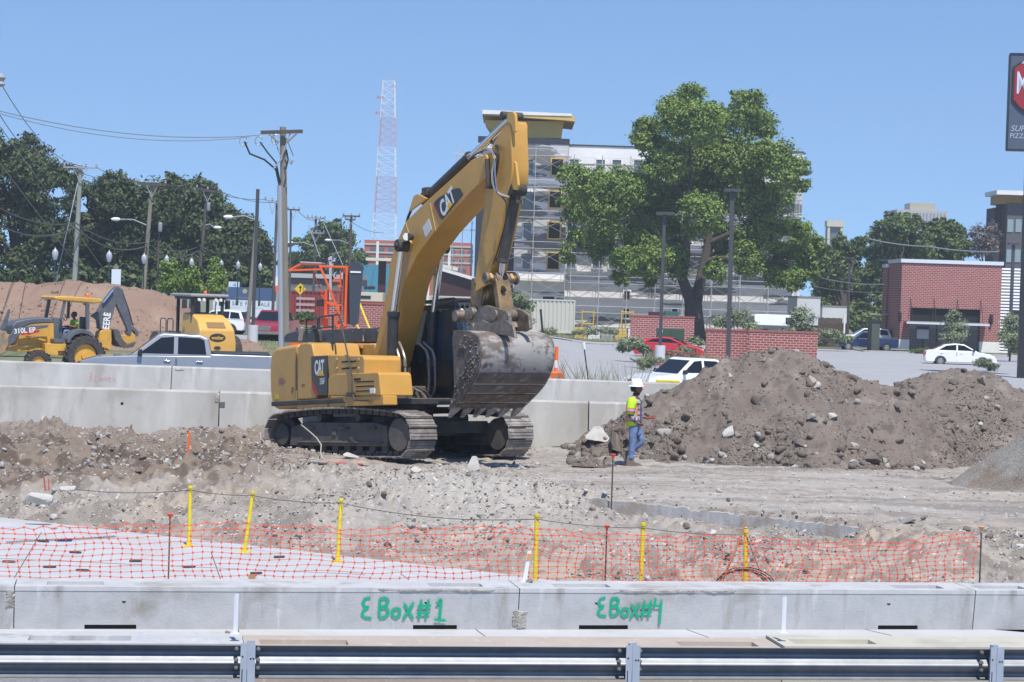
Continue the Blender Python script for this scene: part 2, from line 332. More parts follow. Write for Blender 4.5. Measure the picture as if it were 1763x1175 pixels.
b.build('foreground_ground', m_rock2); tag(COL.objects['foreground_ground'], kind='structure'); b = MB(); b.add([(-200, -20, -.8), (200, -20, -.8), (200, 20.45, -.8), (-200, 20.45, -.8)], [(0, 1, 2, 3)]); tag(b.build('near_road', m_asph), kind='structure')
def sheet(name, pts, z, m, kind='structure', th=None):
    """flat polygon (x,y); z number or follow = offset above the far ground"""
    b = MB()
    vs = [(x, y, (float(zfar(x, y))+z)) for x, y in pts]; b.add(vs, [tuple(range(len(vs)))]); return tag(b.build(name, m), kind=kind)
def strip(name, x0, x1, y0, y1, z, m, n=40, k='structure'):
    o = grid(name, x0, x1, y0, y1, n, max(6, int(y1-y0)), lambda X, Y: zfar(X, Y)+z, m); return tag(o, kind=k)
strip('road', -150, 150, 48.5, 82, .02, m_road, 320)
strip('parking_lot', -1.5, 90, 82.02, 172, .024, m_road, 160)
strip('side_street', -60, -1.6, 128, 142, .03, m_road, 60)
strip('grass_verge', -60, 90, 172.05, 186, .05, m_grass, 60)
strip('grass_lawn', -60, -1.7, 90, 127.9, .04, m_grass, 60)
# the concrete slab in front (with saw joints)
pts = [(-16, 23.2), (8.2, 23.2), (8.2, 25.9), (4, 27.45), (0, 30.45), (-8.7, 35.65), (-16, 40)]
b = MB(); b.prism(pts, -.80, -.66, lambda u, w, t: (u, w, t)); slab = tag(b.build('concrete_slab', m_slab), kind='structure')
b = MB()
for k in range(9):
    x = -15+k*3.0; y1 = float(slab_edge(x))-.1
    b.bar((x, 24, -.6585), (x-1.5, min(y1, 40)-.2, -.6585), .012, .004)
b.bar((-16, 31.2, -.6585), (-2.0, 29.9, -.6585), .012, .004)
tag(b.build('slab_joints', m_wire), kind='structure')
# tire scraps / anchor chips on the slab
chips = [(75, 932, 0), (130, 951, 0), (142, 982, 0), (15, 967, 0), (85, 976, 0), (233, 966, 0), (325, 976, 0), (440, 987, 0), (480, 959, 0), (310, 1000, 0), (60, 940, 1)]
c0 = None
for i, (px, py, _) in enumerate(chips[:9]):
    p = GZ(px, py, -.645)
    if c0 is None:
        b = MB(); b.prism([(-.09, -.03), (-.05, -.045), (.06, -.04), (.1, 0), (.06, .035), (-.07, .03)], -.014, .014, lambda u, w, t: (u, w, t+.1*u*u)); o = c0 = b.build('scrap_chip', mat('scrap rubber', (.05, .05, .055), .8), bev=.005)
    else: o = c0.copy(); COL.objects.link(o)
    o.location = p; o.rotation_euler = (0, 0, i*1.7 % .8-.3)
    tag(o, 'small black scrap chip lying on the pale concrete slab behind the orange mesh', 'scrap', 'black chips on the slab')
# rusty chain
b = MB(); A, B_ = GZ(12, 934, -.64), GZ(200, 924, -.64); n = 70
for k in range(n):
    t = k/n; c = A.lerp(B_, t)+Vector((0, .05*math.sin(t*7), 0)); d = (B_-A).normalized(); s_ = Vector((-d.y, d.x, 0)) if k % 2 else Vector((0, 0, 1))
    b.tube([c-d*.022, c-d*.012+s_*.012, c+d*.012+s_*.012, c+d*.022, c+d*.012-s_*.012, c-d*.012-s_*.012, c-d*.022], .004, 4)
tag(b.build('chain', m_wire), 'thin dark chain stretched across the concrete slab at far left', 'chain')
# ---------------------------------------------------------------- rock scatter
def variants(sub, n, seed, flat=.75):
    out = []
    for k in range(n):
        b = MB(); b.rock((0, 0, 0), 1, seed+k, sub=sub, flat=flat); out.append(np.array(b.v))
    return out, np.array(ROCK[sub][1])
V1, F1 = variants(1, 14, 100); V2, F2 = variants(2, 14, 200)
def scatter(name, pts, rad, ms, mi, sub=1, parent=None, sink=.25):
    VV, FF = (V1, F1) if sub == 1 else (V2, F2); n = len(pts); nv = len(VV[0])
    vi = RNG.integers(0, len(VV), n); base = np.array(VV)[vi]; a = RNG.uniform(0, 6.28, n); ca, sa = np.cos(a), np.sin(a)
    x = base[:, :, 0]*ca[:, None]-base[:, :, 1]*sa[:, None]; y = base[:, :, 0]*sa[:, None]+base[:, :, 1]*ca[:, None]
    v = np.stack([x, y, base[:, :, 2]], 2)*rad[:, None, None]+pts[:, None, :]; v[:, :, 2] += rad[:, None]*sink
    f = (FF[None]+(np.arange(n)*nv)[:, None, None]).reshape(-1, 3)
    o = npmesh(name, v.reshape(-1, 3), f, ms, parent); o.data.polygons.foreach_set('material_index', np.repeat(mi, len(FF)).astype(np.int32)); return o
def onground(x, y): return np.stack([x, y, H(x, y)], 1)
def field(n, seed, dens):
    r = np.random.default_rng(seed); X = r.uniform(-11, 11, n*3); Y = r.uniform(27.5, 47.8, n*3)
    p = dens(X, Y); k = r.uniform(0, 1, n*3) < p; return X[k][:n], Y[k][:n]
def dens(X, Y):
    d = Y-slab_edge(X); st = sst(.2, 1.6, X); ds = Y-step_y(X)
    on = sst(.1, .8, d); clump = sst(-.12, .30, fbm(X*.8, Y*.8, 3, 91))
    q = on*clump*(1-.88*st*sst(-.1, .5, ds))
    return q+on*.8*np.exp(-(((X-.1)/1.9)**2+((Y-35.3)/1.6)**2))
X, Y = field(38000, 5, dens); rad = .009+.030*RNG.random(len(X))**3.5
tag(scatter('rubble', onground(X, Y), rad, [m_rock1, m_rock2, m_rock3], RNG.choice(3, len(X), p=[.45, .33, .22])), 'loose pale rubble and crushed stone strewn over the dug ground', 'rubble', kind='stuff')
X, Y = field(2600, 6, dens); rad = .025+.085*RNG.random(len(X))**5
tag(scatter('coarse_rubble', onground(X, Y), rad, [m_rock1, m_rock2, m_rock3], RNG.choice(3, len(X), p=[.3, .4, .3]), sub=2), 'fist sized lumps of concrete and clay strewn over the dug ground', 'rubble', kind='stuff')
def clodf(X, Y): return sst(-4.0, -5.8, X)*sst(37, 38.5, Y)*(.15+sst(-.1, .3, fbm(X*1.1, Y*1.1, 2, 14)))
X, Y = field(5000, 8, clodf); rad = .02+.10*RNG.random(len(X))**5
tag(scatter('clay_clods', onground(X, Y), rad, [m_rock3, m_rock2], RNG.choice(2, len(X), p=[.4, .6]), sub=2), 'brown clay clods heaped in the hollow in front of the concrete barrier at left', 'clods', kind='stuff')
# named single chunks
def chunk(px, py, r, label, seed, m=m_rock1, lift=.3, flat=.7, z=None, name='concrete_chunk', tilt=0, cat='chunk', group=None):
    g = GZ(px, py, 0 if z is None else z)
    if z is None:
        for _ in range(4): g = GZ(px, py, float(H(g.x, g.y)))
    b = MB(); b.rock((0, 0, 0), r, seed, sub=3, flat=flat); o = b.build(name, m); o.location = (g.x, g.y, g.z+r*lift); o.rotation_euler = (tilt, 0, 0)
    return tag(o, label, cat, group)
chunk(813, 812, .17, 'pale upright concrete lump standing in the rubble below the excavator bucket', 11, lift=.5, flat=1.5)
chunk(826, 862, .12, 'rounded cream stone in the middle of the rubble slope', 12)
chunk(793, 818, .15, 'pale concrete lump leaning left of the upright lump below the bucket', 13)
chunk(605, 790, .20, 'flat pale slab fragment beside the excavator track', 14, flat=.4)
chunk(200, 756, .17, 'flat pale stone on the brown dirt in front of the left barrier', 15, flat=.3)
chunk(118, 850, .25, 'broad pale grey stone half buried in the dirt at the far left', 16, flat=.35)
chunk(68, 865, .17, 'grey stone on the slope edge at the far left', 17)
chunk(288, 806, .18, 'cluster of pale broken concrete in front of the orange survey stake', 18)
chunk(96, 868, .1, 'small white stone near the slab edge at the far left', 19)
chunk(870, 856, .16, 'grey angular lump near the tilted concrete shard', 20, m=m_rock2)
chunk(718, 815, .14, 'pale lump at the left end of the white rubble heap', 21)
chunk(640, 848, .11, 'rounded stone on the white rubble slope', 22, m=m_rock2)
chunk(1238, 878, .11, 'dark grey stone lying against the pavement edge', 23, m=m_rock2)
chunk(1560, 902, .13, 'grey stone at the broken right end of the pavement edge', 24, m=m_rock2)
chunk(1000, 778, .16, 'dark clod in front of the slab pieces at the near end of the soil heap', 25, m=m_rock3)
g = GZ(927, 866, -.2); b = MB(); b.prism([(-.30, -.08), (-.05, -.17), (.2, -.12), (.28, .13), (.22, .17), (-.1, .08)], -.05, .05, lambda u, w, t: (u, t, w)); o = b.build('concrete_shard', m_rock1, bev=.008); o.location = g+Vector((0, 0, .1)); o.rotation_euler = (R(-40), 0, R(-8)); tag(o, 'flat tilted triangular concrete shard beside the old pavement edge', 'shard')
# broken pavement edge strip
b = MB(); xsr = np.linspace(.75, 5.5, 90); rr = random.Random(3)
top, bot = [], []
for x in xsr:
    y = float(step_y(x))-.07; j = rr.uniform(-.006, .006); top.append((x, y+j, .005+rr.uniform(-.07, .0)*(1 if x > 3 else .4))); bot.append((x, y-.03+j, -.36))
n = len(xsr); vs = top+bot+[(x, y+.35, z-.0) for x, y, z in top]
b.add(vs, [(k, n+k, n+k+1, k+1) for k in range(n-1)]+[(k, k+1, 2*n+k+1, 2*n+k) for k in range(n-1)])
tag(b.build('pavement_edge', mat('old pavement', (.42, .41, .40), .9, var=.2, vscale=2, col2=(.35, .34, .325), bump=.5, bscale=30, layers=[((.31, .27, .235), 1.5, .50, .6)]), fix=True), 'broken concrete pavement edge exposed along the right of the dug ground', 'pavement edge')
# rebar stubs on the bank
for i, (px, py) in enumerate([(440, 818), (463, 822), (478, 822), (493, 826), (520, 818), (548, 822), (672, 840), (690, 844)]):
    g = GZ(px, py, -.05); g.z = float(H(g.x, g.y)); b = MB(); b.tube([g, g+Vector((.06+.02*i % .05, 0, .1)), g+Vector((.14-.03*(i % 4), 0, .2))], .008, 5)
    tag(b.build('rebar_stub', m_rust), 'short bent rebar stub sticking out of the pale bank in front of the excavator tracks', 'rebar', 'rebar stubs in the bank')
g = GZ(78, 845, -.1); b = MB(); b.bar(g, g+Vector((-.03, 0, .22)), .02, .02); b.bar(g+Vector((.06, 0, 0)), g+Vector((.05, 0, .2)), .015, .015)
tag(b.build('red_marker', mat('red marker', (.5, .05, .05), .6)), 'two thin red marker pins in the dirt at far left', 'marker')
# ================================================================ low profile barriers (foreground)
def rpatch(o, cx, cz, w, hh, sd, prof, m=None, out=.006):
    rr = random.Random(sd); nx_, nz_ = max(5, int(w/.03)), max(4, int(hh/.02)); vs = []
    for i in range(nx_+1):
        for j in range(nz_+1):
            a, c = 2*i/nx_-1, 2*j/nz_-1; e = max(abs(a), abs(c)) > .99; x = cx+w/2*a+(rr.uniform(-.012, .012)); z = cz+hh/2*c+rr.uniform(-.4, .4)*hh/nz_*(c < .9); ed = 1-.25*abs(vn(a*3+sd, c*3, sd))*2*abs(a)
            vs.append((cx+(x-cx)*ed, prof(z)-(-.008 if e else .012*max(0, fbm(a*5+sd, c*3*hh/w+sd, 3, sd)+.5)+out), z))
    fs = [(i*(nz_+1)+j, (i+1)*(nz_+1)+j, (i+1)*(nz_+1)+j+1, i*(nz_+1)+j+1) for i in range(nx_) for j in range(nz_)]
    return MB().add(vs, fs).build('chipped_concrete', m or m_broken, o)
def lowbarrier(A, B, label, m, zb=-.66, h=.51, D=.71, slot=((.18, .27),), hole=None, pockets=(), gap=.012, chip=(), drop=0, mtop=None, group='low concrete barriers in front'):
    A = Vector((A[0], A[1], 0)); B = Vector((B[0], B[1], 0)); L = (B-A).length; ang = math.atan2(B.y-A.y, B.x-A.x)
    o = thing('concrete_barrier', label, 'barrier', (A.x, A.y, zb), ang, group)
    # cross-section: narrow at the foot, wide at the top; slots cut out of the foot, pockets in the top
    xs = [gap/2]; cuts = sorted([(a*L, c*L) for a, c in slot])
    b = MB(); prof = lambda z: .06*(1-z/h)
    segs = []; x = gap/2
    for a, c in cuts: segs += [(x, a, 0), (a, c, .055)]; x = c
    segs.append((x, L-gap/2, 0)); ph = .05
    pk = sorted([(a*L, c*L) for a, c in pockets])
    for x0, x1, z0 in segs:
        ya, yb = prof(z0), prof(h-ph)
        b.add([(x0, ya, z0), (x1, ya, z0), (x1, D-ya, z0), (x0, D-ya, z0), (x0, yb, h-ph), (x1, yb, h-ph), (x1, D-yb, h-ph), (x0, D-yb, h-ph)], [(0,3,2,1), (0,1,5,4), (1,2,6,5), (2,3,7,6), (3,0,4,7)])
    # top layer with pockets
    x = gap/2; yb = prof(h-ph); rr = random.Random(L)
    def topblock(x0, x1, y0, y1):
        b.add([(x0, y0, h-ph), (x1, y0, h-ph), (x1, y1, h-ph), (x0, y1, h-ph), (x0, y0, h), (x1, y0, h), (x1, y1, h), (x0, y1, h)], [(4,5,6,7), (0,1,5,4), (1,2,6,5), (2,3,7,6), (3,0,4,7)])
    for a, c in pk: topblock(x, a, 0, D); topblock(a, c, 0, .22*D); topblock(a, c, .62*D, D); b.add([(a, .22*D, h-ph), (c, .22*D, h-ph), (c, .62*D, h-ph), (a, .62*D, h-ph)], [(0, 1, 2, 3)]); x = c
    topblock(x, L-gap/2, 0, D)
    body = b.build('body', m, o)
    for a, c in cuts: MB().box((a, .09, .001), (c, D-.1, .05)).build('drain_slot', m_black, o)
    if hole:
        for hx in hole: MB().cyl((hx*L, .02, .345), (hx*L, .06, .345), .028, n=14).build('lifting_hole', m_black, o)
    for (cx, cz, w, hh, sd) in chip: rpatch(o, cx*L, min(cz, h-hh/2-.004), w, hh, sd, prof)
    return o
zt = -.15; f1 = GZ(25, 1010, zt); f2 = GZ(905, 1013, zt); f3 = GZ(1680, 1017, zt)
v12 = (f3-f1)/2; A0, A1, A2, A3, A4 = f1-v12, f1, (f1+f3)/2+Vector((.04, 0, 0)), f3, f3+v12
lowbarrier(A0, A1, 'pale concrete barrier end at the left edge of the back row, chipped at its joint', m_conc, chip=[(.992, .36, .12, .22, 1)], hole=[.5])
lowbarrier(A1, A2, 'low concrete barrier sprayed with green letters ending in number 1', m_conc, slot=((.135, .235), (.785, .875)), hole=[.21, .81], pockets=[(.06, .17), (.82, .93)], chip=[(.83, .485, 1.5, .04, 2), (.994, .14, .10, .22, 3)])
lowbarrier(A2, A3, 'low concrete barrier sprayed with green letters ending in number 4', m_conc, slot=((.13, .235), (.785, .875)), hole=[.165, .805], pockets=[(.08, .20), (.83, .94)], chip=[(.33, .48, 1.7, .05, 4), (.008, .12, .16, .24, 5)])
lowbarrier(A3, A4, 'clean end of a low concrete barrier at the right edge of the back row', m_conc, pockets=[(.02, .13)])
n1 = GZ(-30, 1107, zt); n2 = GZ(420, 1109, zt); n3 = GZ(1350, 1113, zt); dv = (n3-n2)
lowbarrier(n2-dv, n2, 'pale grey low barrier at left behind the guardrail', m_conc, slot=((.2, .3),), pockets=[(.62, .80)], group='low barriers behind the guardrail')
lowbarrier(n2, n3, 'tan dusty low barrier in the middle behind the guardrail', m_conctan, zb=-.69, slot=((.30, .40), (.6, .7)), pockets=[(.03, .19), (.81, .96)], group='low barriers behind the guardrail')
lowbarrier(n3, n3+dv, 'yellowish low barrier at right behind the guardrail', m_concyel, slot=((.25, .36),), pockets=[(.03, .19)], group='low barriers behind the guardrail')
# spray-painted writing: soft-edged ribbons on the barrier face
def sprayM(name, col):
    m = mat(name, col, .7); n = m.node_tree; b = n.nodes['Principled BSDF']
    at = n.nodes.new('ShaderNodeAttribute'); at.attribute_name = 'soft'
    tc = n.nodes.new('ShaderNodeTexCoord'); t = n.nodes.new('ShaderNodeTexNoise'); t.inputs['Scale'].default_value = 90; n.links.new(tc.outputs['Object'], t.inputs[0])
    a = n.nodes.new('ShaderNodeMath'); a.operation = 'MULTIPLY_ADD'; n.links.new(at.outputs['Fac'], a.inputs[0]); a.inputs[1].default_value = 1.9; 
    s_ = n.nodes.new('ShaderNodeMath'); s_.operation = 'MULTIPLY_ADD'; n.links.new(t.outputs[0], s_.inputs[0]); s_.inputs[1].default_value = .9; s_.inputs[2].default_value = -.75
    n.links.new(s_.outputs[0], a.inputs[2]); c = n.nodes.new('ShaderNodeClamp'); n.links.new(a.outputs[0], c.inputs[0]); n.links.new(c.outputs[0], b.inputs['Alpha']); return m
def spray(parent, name, strokes, org, sx, sy, w, m, yoff=-.006, depth=lambda z: .06*(1-z/.51), fade=.9):
    """strokes in letter units; org=(x,z) on barrier face"""
    vs, fs, at = [], [], []; lay = 0
    for st in strokes:
        pts = []; lay += 1
        for k in range(len(st)-1):
            for j in range(6):
                t = j/6; pts.append((st[k][0]*(1-t)+st[k+1][0]*t, st[k][1]*(1-t)+st[k+1][1]*t))
        pts.append(st[-1]); pts = [(org[0]+x*sx, org[1]+y*sy) for x, y in pts]
        sm = [pts[0]]+[((pts[i-1][0]+2*pts[i][0]+pts[i+1][0])/4, (pts[i-1][1]+2*pts[i][1]+pts[i+1][1])/4) for i in range(1, len(pts)-1)]+[pts[-1]]
        o = len(vs)
        for i, (x, z) in enumerate(sm):
            dx = sm[min(i+1, len(sm)-1)][0]-sm[max(i-1, 0)][0]; dz = sm[min(i+1, len(sm)-1)][1]-sm[max(i-1, 0)][1]; l = math.hypot(dx, dz) or 1; nx, nz = -dz/l, dx/l
            e = .45 if i in (0, len(sm)-1) else 1
            for q, a in ((-1, 0), (-.45, 1), (.45, 1), (1, 0)):
                X = x+nx*w*q; Z = z+nz*w*q; vs.append((X, depth(Z)+yoff-.0012*lay, Z)); at.append(a*e*fade)
        for i in range(len(sm)-1):
            for k in range(3): p = o+i*4+k; fs.append((p, p+1, p+5, p+4))
    b = MB(); b.add(vs, fs); ob = b.build(name, m, parent); a = ob.data.attributes.new('soft', 'FLOAT', 'POINT'); a.data.foreach_set('value', at); return ob
GL = {'E': [[(.62, 1.0), (.25, .95), (.1, .72), (.25, .55), (.55, .52)], [(.5, .5), (.2, .38), (.08, .12), (.3, 0), (.75, -.03)]],
      'B': [[(.12, .98), (.1, .0)], [(.1, .95), (.5, 1.0), (.7, .85), (.5, .6), (.15, .52)], [(.15, .52), (.6, .5), (.75, .25), (.5, .03), (.1, 0)]],
      'o': [[(.4, .5), (.1, .38), (.1, .12), (.35, 0), (.6, .15), (.6, .4), (.4, .5)]],
      'x': [[(.05, .75), (.75, -.08)], [(.75, .8), (.0, -.1)]],
      '#': [[(.3, 1.0), (.15, -.05)], [(.8, 1.0), (.62, -.05)], [(.0, .62), (1.0, .66)], [(-.05, .28), (.95, .30)]],
      '1': [[(.1, .7), (.45, 1.0), (.4, -.02)], [(.0, -.05), (.85, -.12)]],
      '4': [[(.15, 1.0), (.05, .55), (.55, .55)], [(.6, .95), (.55, -.5)]]}
def word(parent, name, seq, x0, z0, sx, sy, w, m):
    st = []; x = 0
    for ch, adv, dy in seq:
        if ch != ' ': st += [[(x+a, b_+dy) for a, b_ in s_] for s_ in GL[ch]]
        x += adv
    spray(parent, name, st, (x0, z0), sx, sy, w, m)
m_green = sprayM('green spray', (.0, .36, .20))
bars = [o for o in COL.objects if o.name.startswith('concrete_barrier')]
def bylab(s_): return [o for o in bars if s_ in o['label']][0]
word(bylab('number 1'), 'spray_writing', [('E', 1.15, 0), ('B', .9, 0), ('o', .8, 0), ('x', .95, 0), ('#', 1.2, -.05), ('1', 1, -.02)], 4.06, .145, .178, .245, .0245, m_green)
word(bylab('number 4'), 'spray_writing', [('E', .95, .0), ('B', .85, 0), ('o', .72, -.05), ('x', .8, -.08), ('#', .98, -.1), ('4', 1, 0)], .98, .175, .165, .225, .0225, m_green)
# white flexible stakes, stones on the barriers
def lathstake(px, py0, py1, Y, w, label, name='white_stake', m=m_white, lean=0):
    a = P(px, py1, Y); hgt = P(px, py0, Y).z-a.z; o = thing(name, label, 'stake', a)
    b = MB(); b.prism([(-w/2, 0), (w/2, 0), (w/2, hgt*.97), (w*.1, hgt), (-w/2, hgt*.96)], -.004, .004, lambda u, ww, t: (u+lean*ww, t+abs(u)*.5, ww)); b.build('stem', m, o)
    b = MB(); b.box((-w, -.03, 0), (w, .03, .012)); b.build('base', m, o); return o
lathstake(405, 1022, 1093, 21.0, .045, 'white stake at left standing on the dusty barrier next to a pale stone')
lathstake(1349, 1027, 1091, 22.05, .045, 'white stake standing at the joint of the tan and yellowish barriers')
o = lathstake(903, 948, 1003, 26.0, .05, 'white stake with an orange tip leaning beside the joint of the sprayed barriers', lean=.13)
MB().prism([(-.022, .28), (.022, .28), (.022, .36), (-.02, .36)], -.007, .0, lambda u, ww, t: (u+.13*ww, t, ww)).build('orange_tip', mat('tan tip', (.6, .28, .06), .6), o)
chunk(390, 1090, .05, 'small pale stone next to the left white stake', 31, z=-.15, name='stone', cat='stone')
chunk(911, 1003, .06, 'dark rough stone on the joint of the sprayed barriers', 32, z=-.15, m=m_rock2, flat=.9, name='stone', cat='stone')
chunk(1672, 1004, .075, 'pale angular stone on the barrier joint at far right', 33, z=-.15, flat=.8, name='stone', cat='stone')
# ================================================================ guardrail
gl = GZ(0, 1109, .04); gr = GZ(1763, 1118, .04); dd = (gr-gl).normalized(); nn = Vector((-dd.y, dd.x, 0))    # nn points away from the camera
gr_o = thing('guardrail', 'galvanised w-beam guardrail on steel posts along the bottom of the picture', 'guardrail', (gl.x, gl.y, -.66), math.atan2(dd.y, dd.x))
prof = [(.008, .70), (0, .696), (.014, .682), (.078, .638), (.085, .626), (.085, .608), (.078, .596), (.016, .548), (.004, .536), (0, .524), (.004, .512), (.018, .500), (.078, .448), (.085, .436), (.085, .424), (.078, .412), (.03, .392), (.02, .386), (.026, .380)]
prof = [(y_, z_) for y_, z_ in prof]
L = 22; px_post = [425, 1095, 1705]
def gx(px, z=.0):   # local x along the rail under a pixel column
    best = None
    for k in range(4000):
        x = -4+k*.005; w = gl+dd*x; rd = w-Vector((0, 0, 0)); 
        a = ray(px, 1135); t = w.y/a.y
        if a.x*t <= w.x: return x
    return 0
posts = [gx(p) for p in px_post]; sp = (posts[2]-posts[0])/2
joints = [posts[0]-.07+sp*k for k in range(-2, 4)]
b = MB()
edges = [-8]+[j for j in joints]+[14]
for k in range(len(edges)-1):
    x0, x1 = edges[k], edges[k+1]+.12; off = .0035*(k % 2); n = len(prof)
    vs = [(x0, y_-off, z_) for y_, z_ in prof]+[(x1, y_-off, z_) for y_, z_ in prof]+[(x0, y_-off-.003, z_) for y_, z_ in prof]+[(x1, y_-off-.003, z_) for y_, z_ in prof]
    fs = [(i, i+1, n+i+1, n+i) for i in range(n-1)]+[(2*n+i, 3*n+i, 3*n+i+1, 2*n+i+1) for i in range(n-1)]+[(i, 2*n+i, 2*n+i+1, i+1) for i in range(n-1)]+[(n+i, n+i+1, 3*n+i+1, 3*n+i) for i in range(n-1)]
    b.add(vs, fs)
rail = b.build('rail', m_galv, gr_o, smooth=True)
for k in range(-2, 4):
    x = posts[0]+sp*k; b = MB(); b.box((x-.066, -.165, 0), (x-.006, -.157, .745)); b.box((x-.014, -.157, 0), (x-.006, -.012, .745)); b.box((x-.014, -.012, 0), (x+.072, -.004, .745)); b.box((x-.006, -.165, 0), (x+.066, -.157, .745)) if 0 else None
    b.box((x+.0, -.1655, 0), (x+.072, -.1575, .745))
    p_ = b.build('post', mat('post steel', (.50, .54, .60), .5, .3, var=.1, vscale=6, col2=(.43, .47, .53)), gr_o)
    b = MB()
    for (sx, sz) in ((-.045, .62), (.03, .60), (.055, .60)): b.cyl((x+sx, -.1668, sz), (x+sx, -.1655, sz), .009, n=10)
    b.box((x-.052, -.1668, .1), (x-.043, -.1655, .5)); b.build('bolt_hole', m_black, p_)
    for sx in (-.10, .105):
        for sz in (.668, .565, .49):
            b = MB(); b.cyl((x+sx, -.024, sz), (x+sx, .01+.03*(sz > .6), sz), .019, n=14); b.cyl((x+sx, -.036, sz), (x+sx, -.024, sz), .012, n=6); b.build('bolt', m_steel, p_)
# ================================================================ tall concrete barriers (two rows behind)
def tallbarrier(A, B, label, zb, m=m_concw, h=1.07, group='tall concrete barriers behind the excavator', chip=None, cuts=None):
    A = Vector((A[0], A[1], 0)); B = Vector((B[0], B[1], 0)); L = (B-A).length
    o = thing('concrete_barrier', label, 'barrier', (A.x, A.y, zb), math.atan2(B.y-A.y, B.x-A.x), group)
    pr = [(0, 0), (.12, h-.04), (.15, h), (.35, h), (.38, h-.04), (.50, 0)]; L2 = L-.02
    prf = [(.01, pr)]
    b = MB(); n = 14; rr = random.Random(int(L*100)+len(label))
    xs_ = [.01+(L2-.01)*k/n for k in range(n+1)]
    rings = []
    for k, x in enumerate(xs_):
        rings += [(x+(rr.uniform(-.03, .0) if 0 else 0), y_, z_-(rr.uniform(.0, .012) if z_ > .9 else 0)) for y_, z_ in pr]
    m_ = len(pr); b.add(rings, [(k*m_+j, (k+1)*m_+j, (k+1)*m_+(j+1) % m_, k*m_+(j+1) % m_) for k in range(n) for j in range(m_)]+[tuple(range(m_)), tuple(range(n*m_+m_-1, n*m_-1, -1))])
    b.build('body', m, o, fix=True)
    if chip:
        for cx, cz, w, hh, mm in chip: rpatch(o, cx*L, min(cz, h-.05-hh/2), w, hh, 9, lambda z: .12*z/h, mm)
    for c in (cuts or []):
        MB().cyl((c[0]*L, .12*c[1]/h-.003, c[1]), (c[0]*L, .12*c[1]/h+.05, c[1]), c[2], n=12).build('lifting_hole', m_black, o)
    return o
zb = -.1
def top(px, py, z): return GZ(px, py, z)
a0 = top(0, 668, .97); a1 = top(378, 674, .97); a2 = top(1015, 692, .97); dv = (a2-a1)
nr0, nr1, nr2, nr3 = a1-dv, a1, a2, a2+dv*.42
t1 = tallbarrier(nr0, nr1, 'tall concrete barrier at left in the nearer row, hairline crack and chipped right corner', zb, chip=[(.993, .9, .12, .22, m_broken)], cuts=[(.74, .72, .035)])
tallbarrier(nr1, nr2, 'tall concrete barrier in the nearer row directly behind the excavator tracks', zb)
tallbarrier(nr2, nr3, 'short stretch of tall barrier in the nearer row between excavator and soil pile', zb)
b = MB(); b.box((8.55, -.006+.075, .70), (8.67, .02+.075, .82)); b.build('metal_plate', mat('plate', (.12, .12, .13), .6), t1)
b0 = top(-200, 624, .97); b1 = top(295, 631, .97); b2 = top(1090, 657, .97); dv = (b2-b1)*.8
fr1 = b1; dv = dv.normalized()*10.6
t2 = tallbarrier(fr1-dv, fr1, 'tall concrete barrier in the farther row at left with faded pink spray writing', zb)
tallbarrier(fr1, fr1+dv, 'weathered tall barrier in the farther row behind the excavator body', zb, chip=[(.022, .98, .30, .08, m_broken)])
tallbarrier(fr1+dv, fr1+dv*1.9, 'tall barrier in the farther row in front of the white pickup', zb)
m_pink = sprayM('pink spray', (.75, .22, .32)); w_ = fr1-dv; Lx = dv.length
strk = [[(0, .9), (.5, 1), (.5, .6), (.2, .5), (.6, .35), (.3, 0), (-.1, .1)], [(1.3, .9), (1.2, 0), (1.7, .05)], [(2.0, .5), (2.3, .1), (2.6, .5), (2.6, 0)], [(2.9, 0), (3.0, .5), (3.3, .5), (3.4, 0)], [(3.7, .3), (4.1, .4), (3.9, .6), (3.7, .3), (4.0, 0), (4.3, .1)], [(5.0, .6), (4.7, .5), (5.0, .25), (4.7, 0)]]
spray(t2, 'spray_writing', strk, (Lx-2.45, .55), .155, .24, .05, m_pink, depth=lambda z: .12*z/1.07, fade=.24)
# ================================================================ orange mesh fence, yellow posts, stakes
fa, fb = GZ(-60, 1004, -.12), GZ(1705, 1006, -.12); fa.z = fb.z = 0
fa = Vector((fa.x, fa.y+1.05, 0)); fb = Vector((fb.x, fb.y+1.05, 0)); fd = (fb-fa); FL = fd.length; fd.normalize()
fen = thing('safety_fence', 'orange plastic mesh safety fence strung behind the low barriers', 'fence', (fa.x, fa.y, -.66), math.atan2(fd.y, fd.x))
nx = int(FL/.122); nz = 17; rr = random.Random(4)
def fpos(i, j):
    x = i*FL/nx; px_t = x/FL
    top_ = float(np.interp(px_t, [0, .03, .2, .35, .5, .62, .72, .80, .90, .96, 1], [1.05, 1.06, 1.15, 1.12, 1.09, 1.08, 1.04, .95, .97, 1.05, 1.12]))+.02*math.sin(x*1.3)-.03*abs(math.sin(x*.95)); z = .03+(top_-.03)*(j/(nz-1))**1.06
    yo = .05*math.sin(x*1.9+z*2)+.03*math.sin(x*5.2)+.04*(j > nz-3)*math.sin(x*8)
    return Vector((x+.035*math.sin(z*7+x*2.1)+.025*math.sin(x*3)+.02*math.sin(z*15+x), yo, z+.012*math.sin(x*6+j)+(.02*math.sin(x*23) if j == nz-1 else 0)))
b = MB(); G_ = [[fpos(i, j) for j in range(nz)] for i in range(nx+1)]
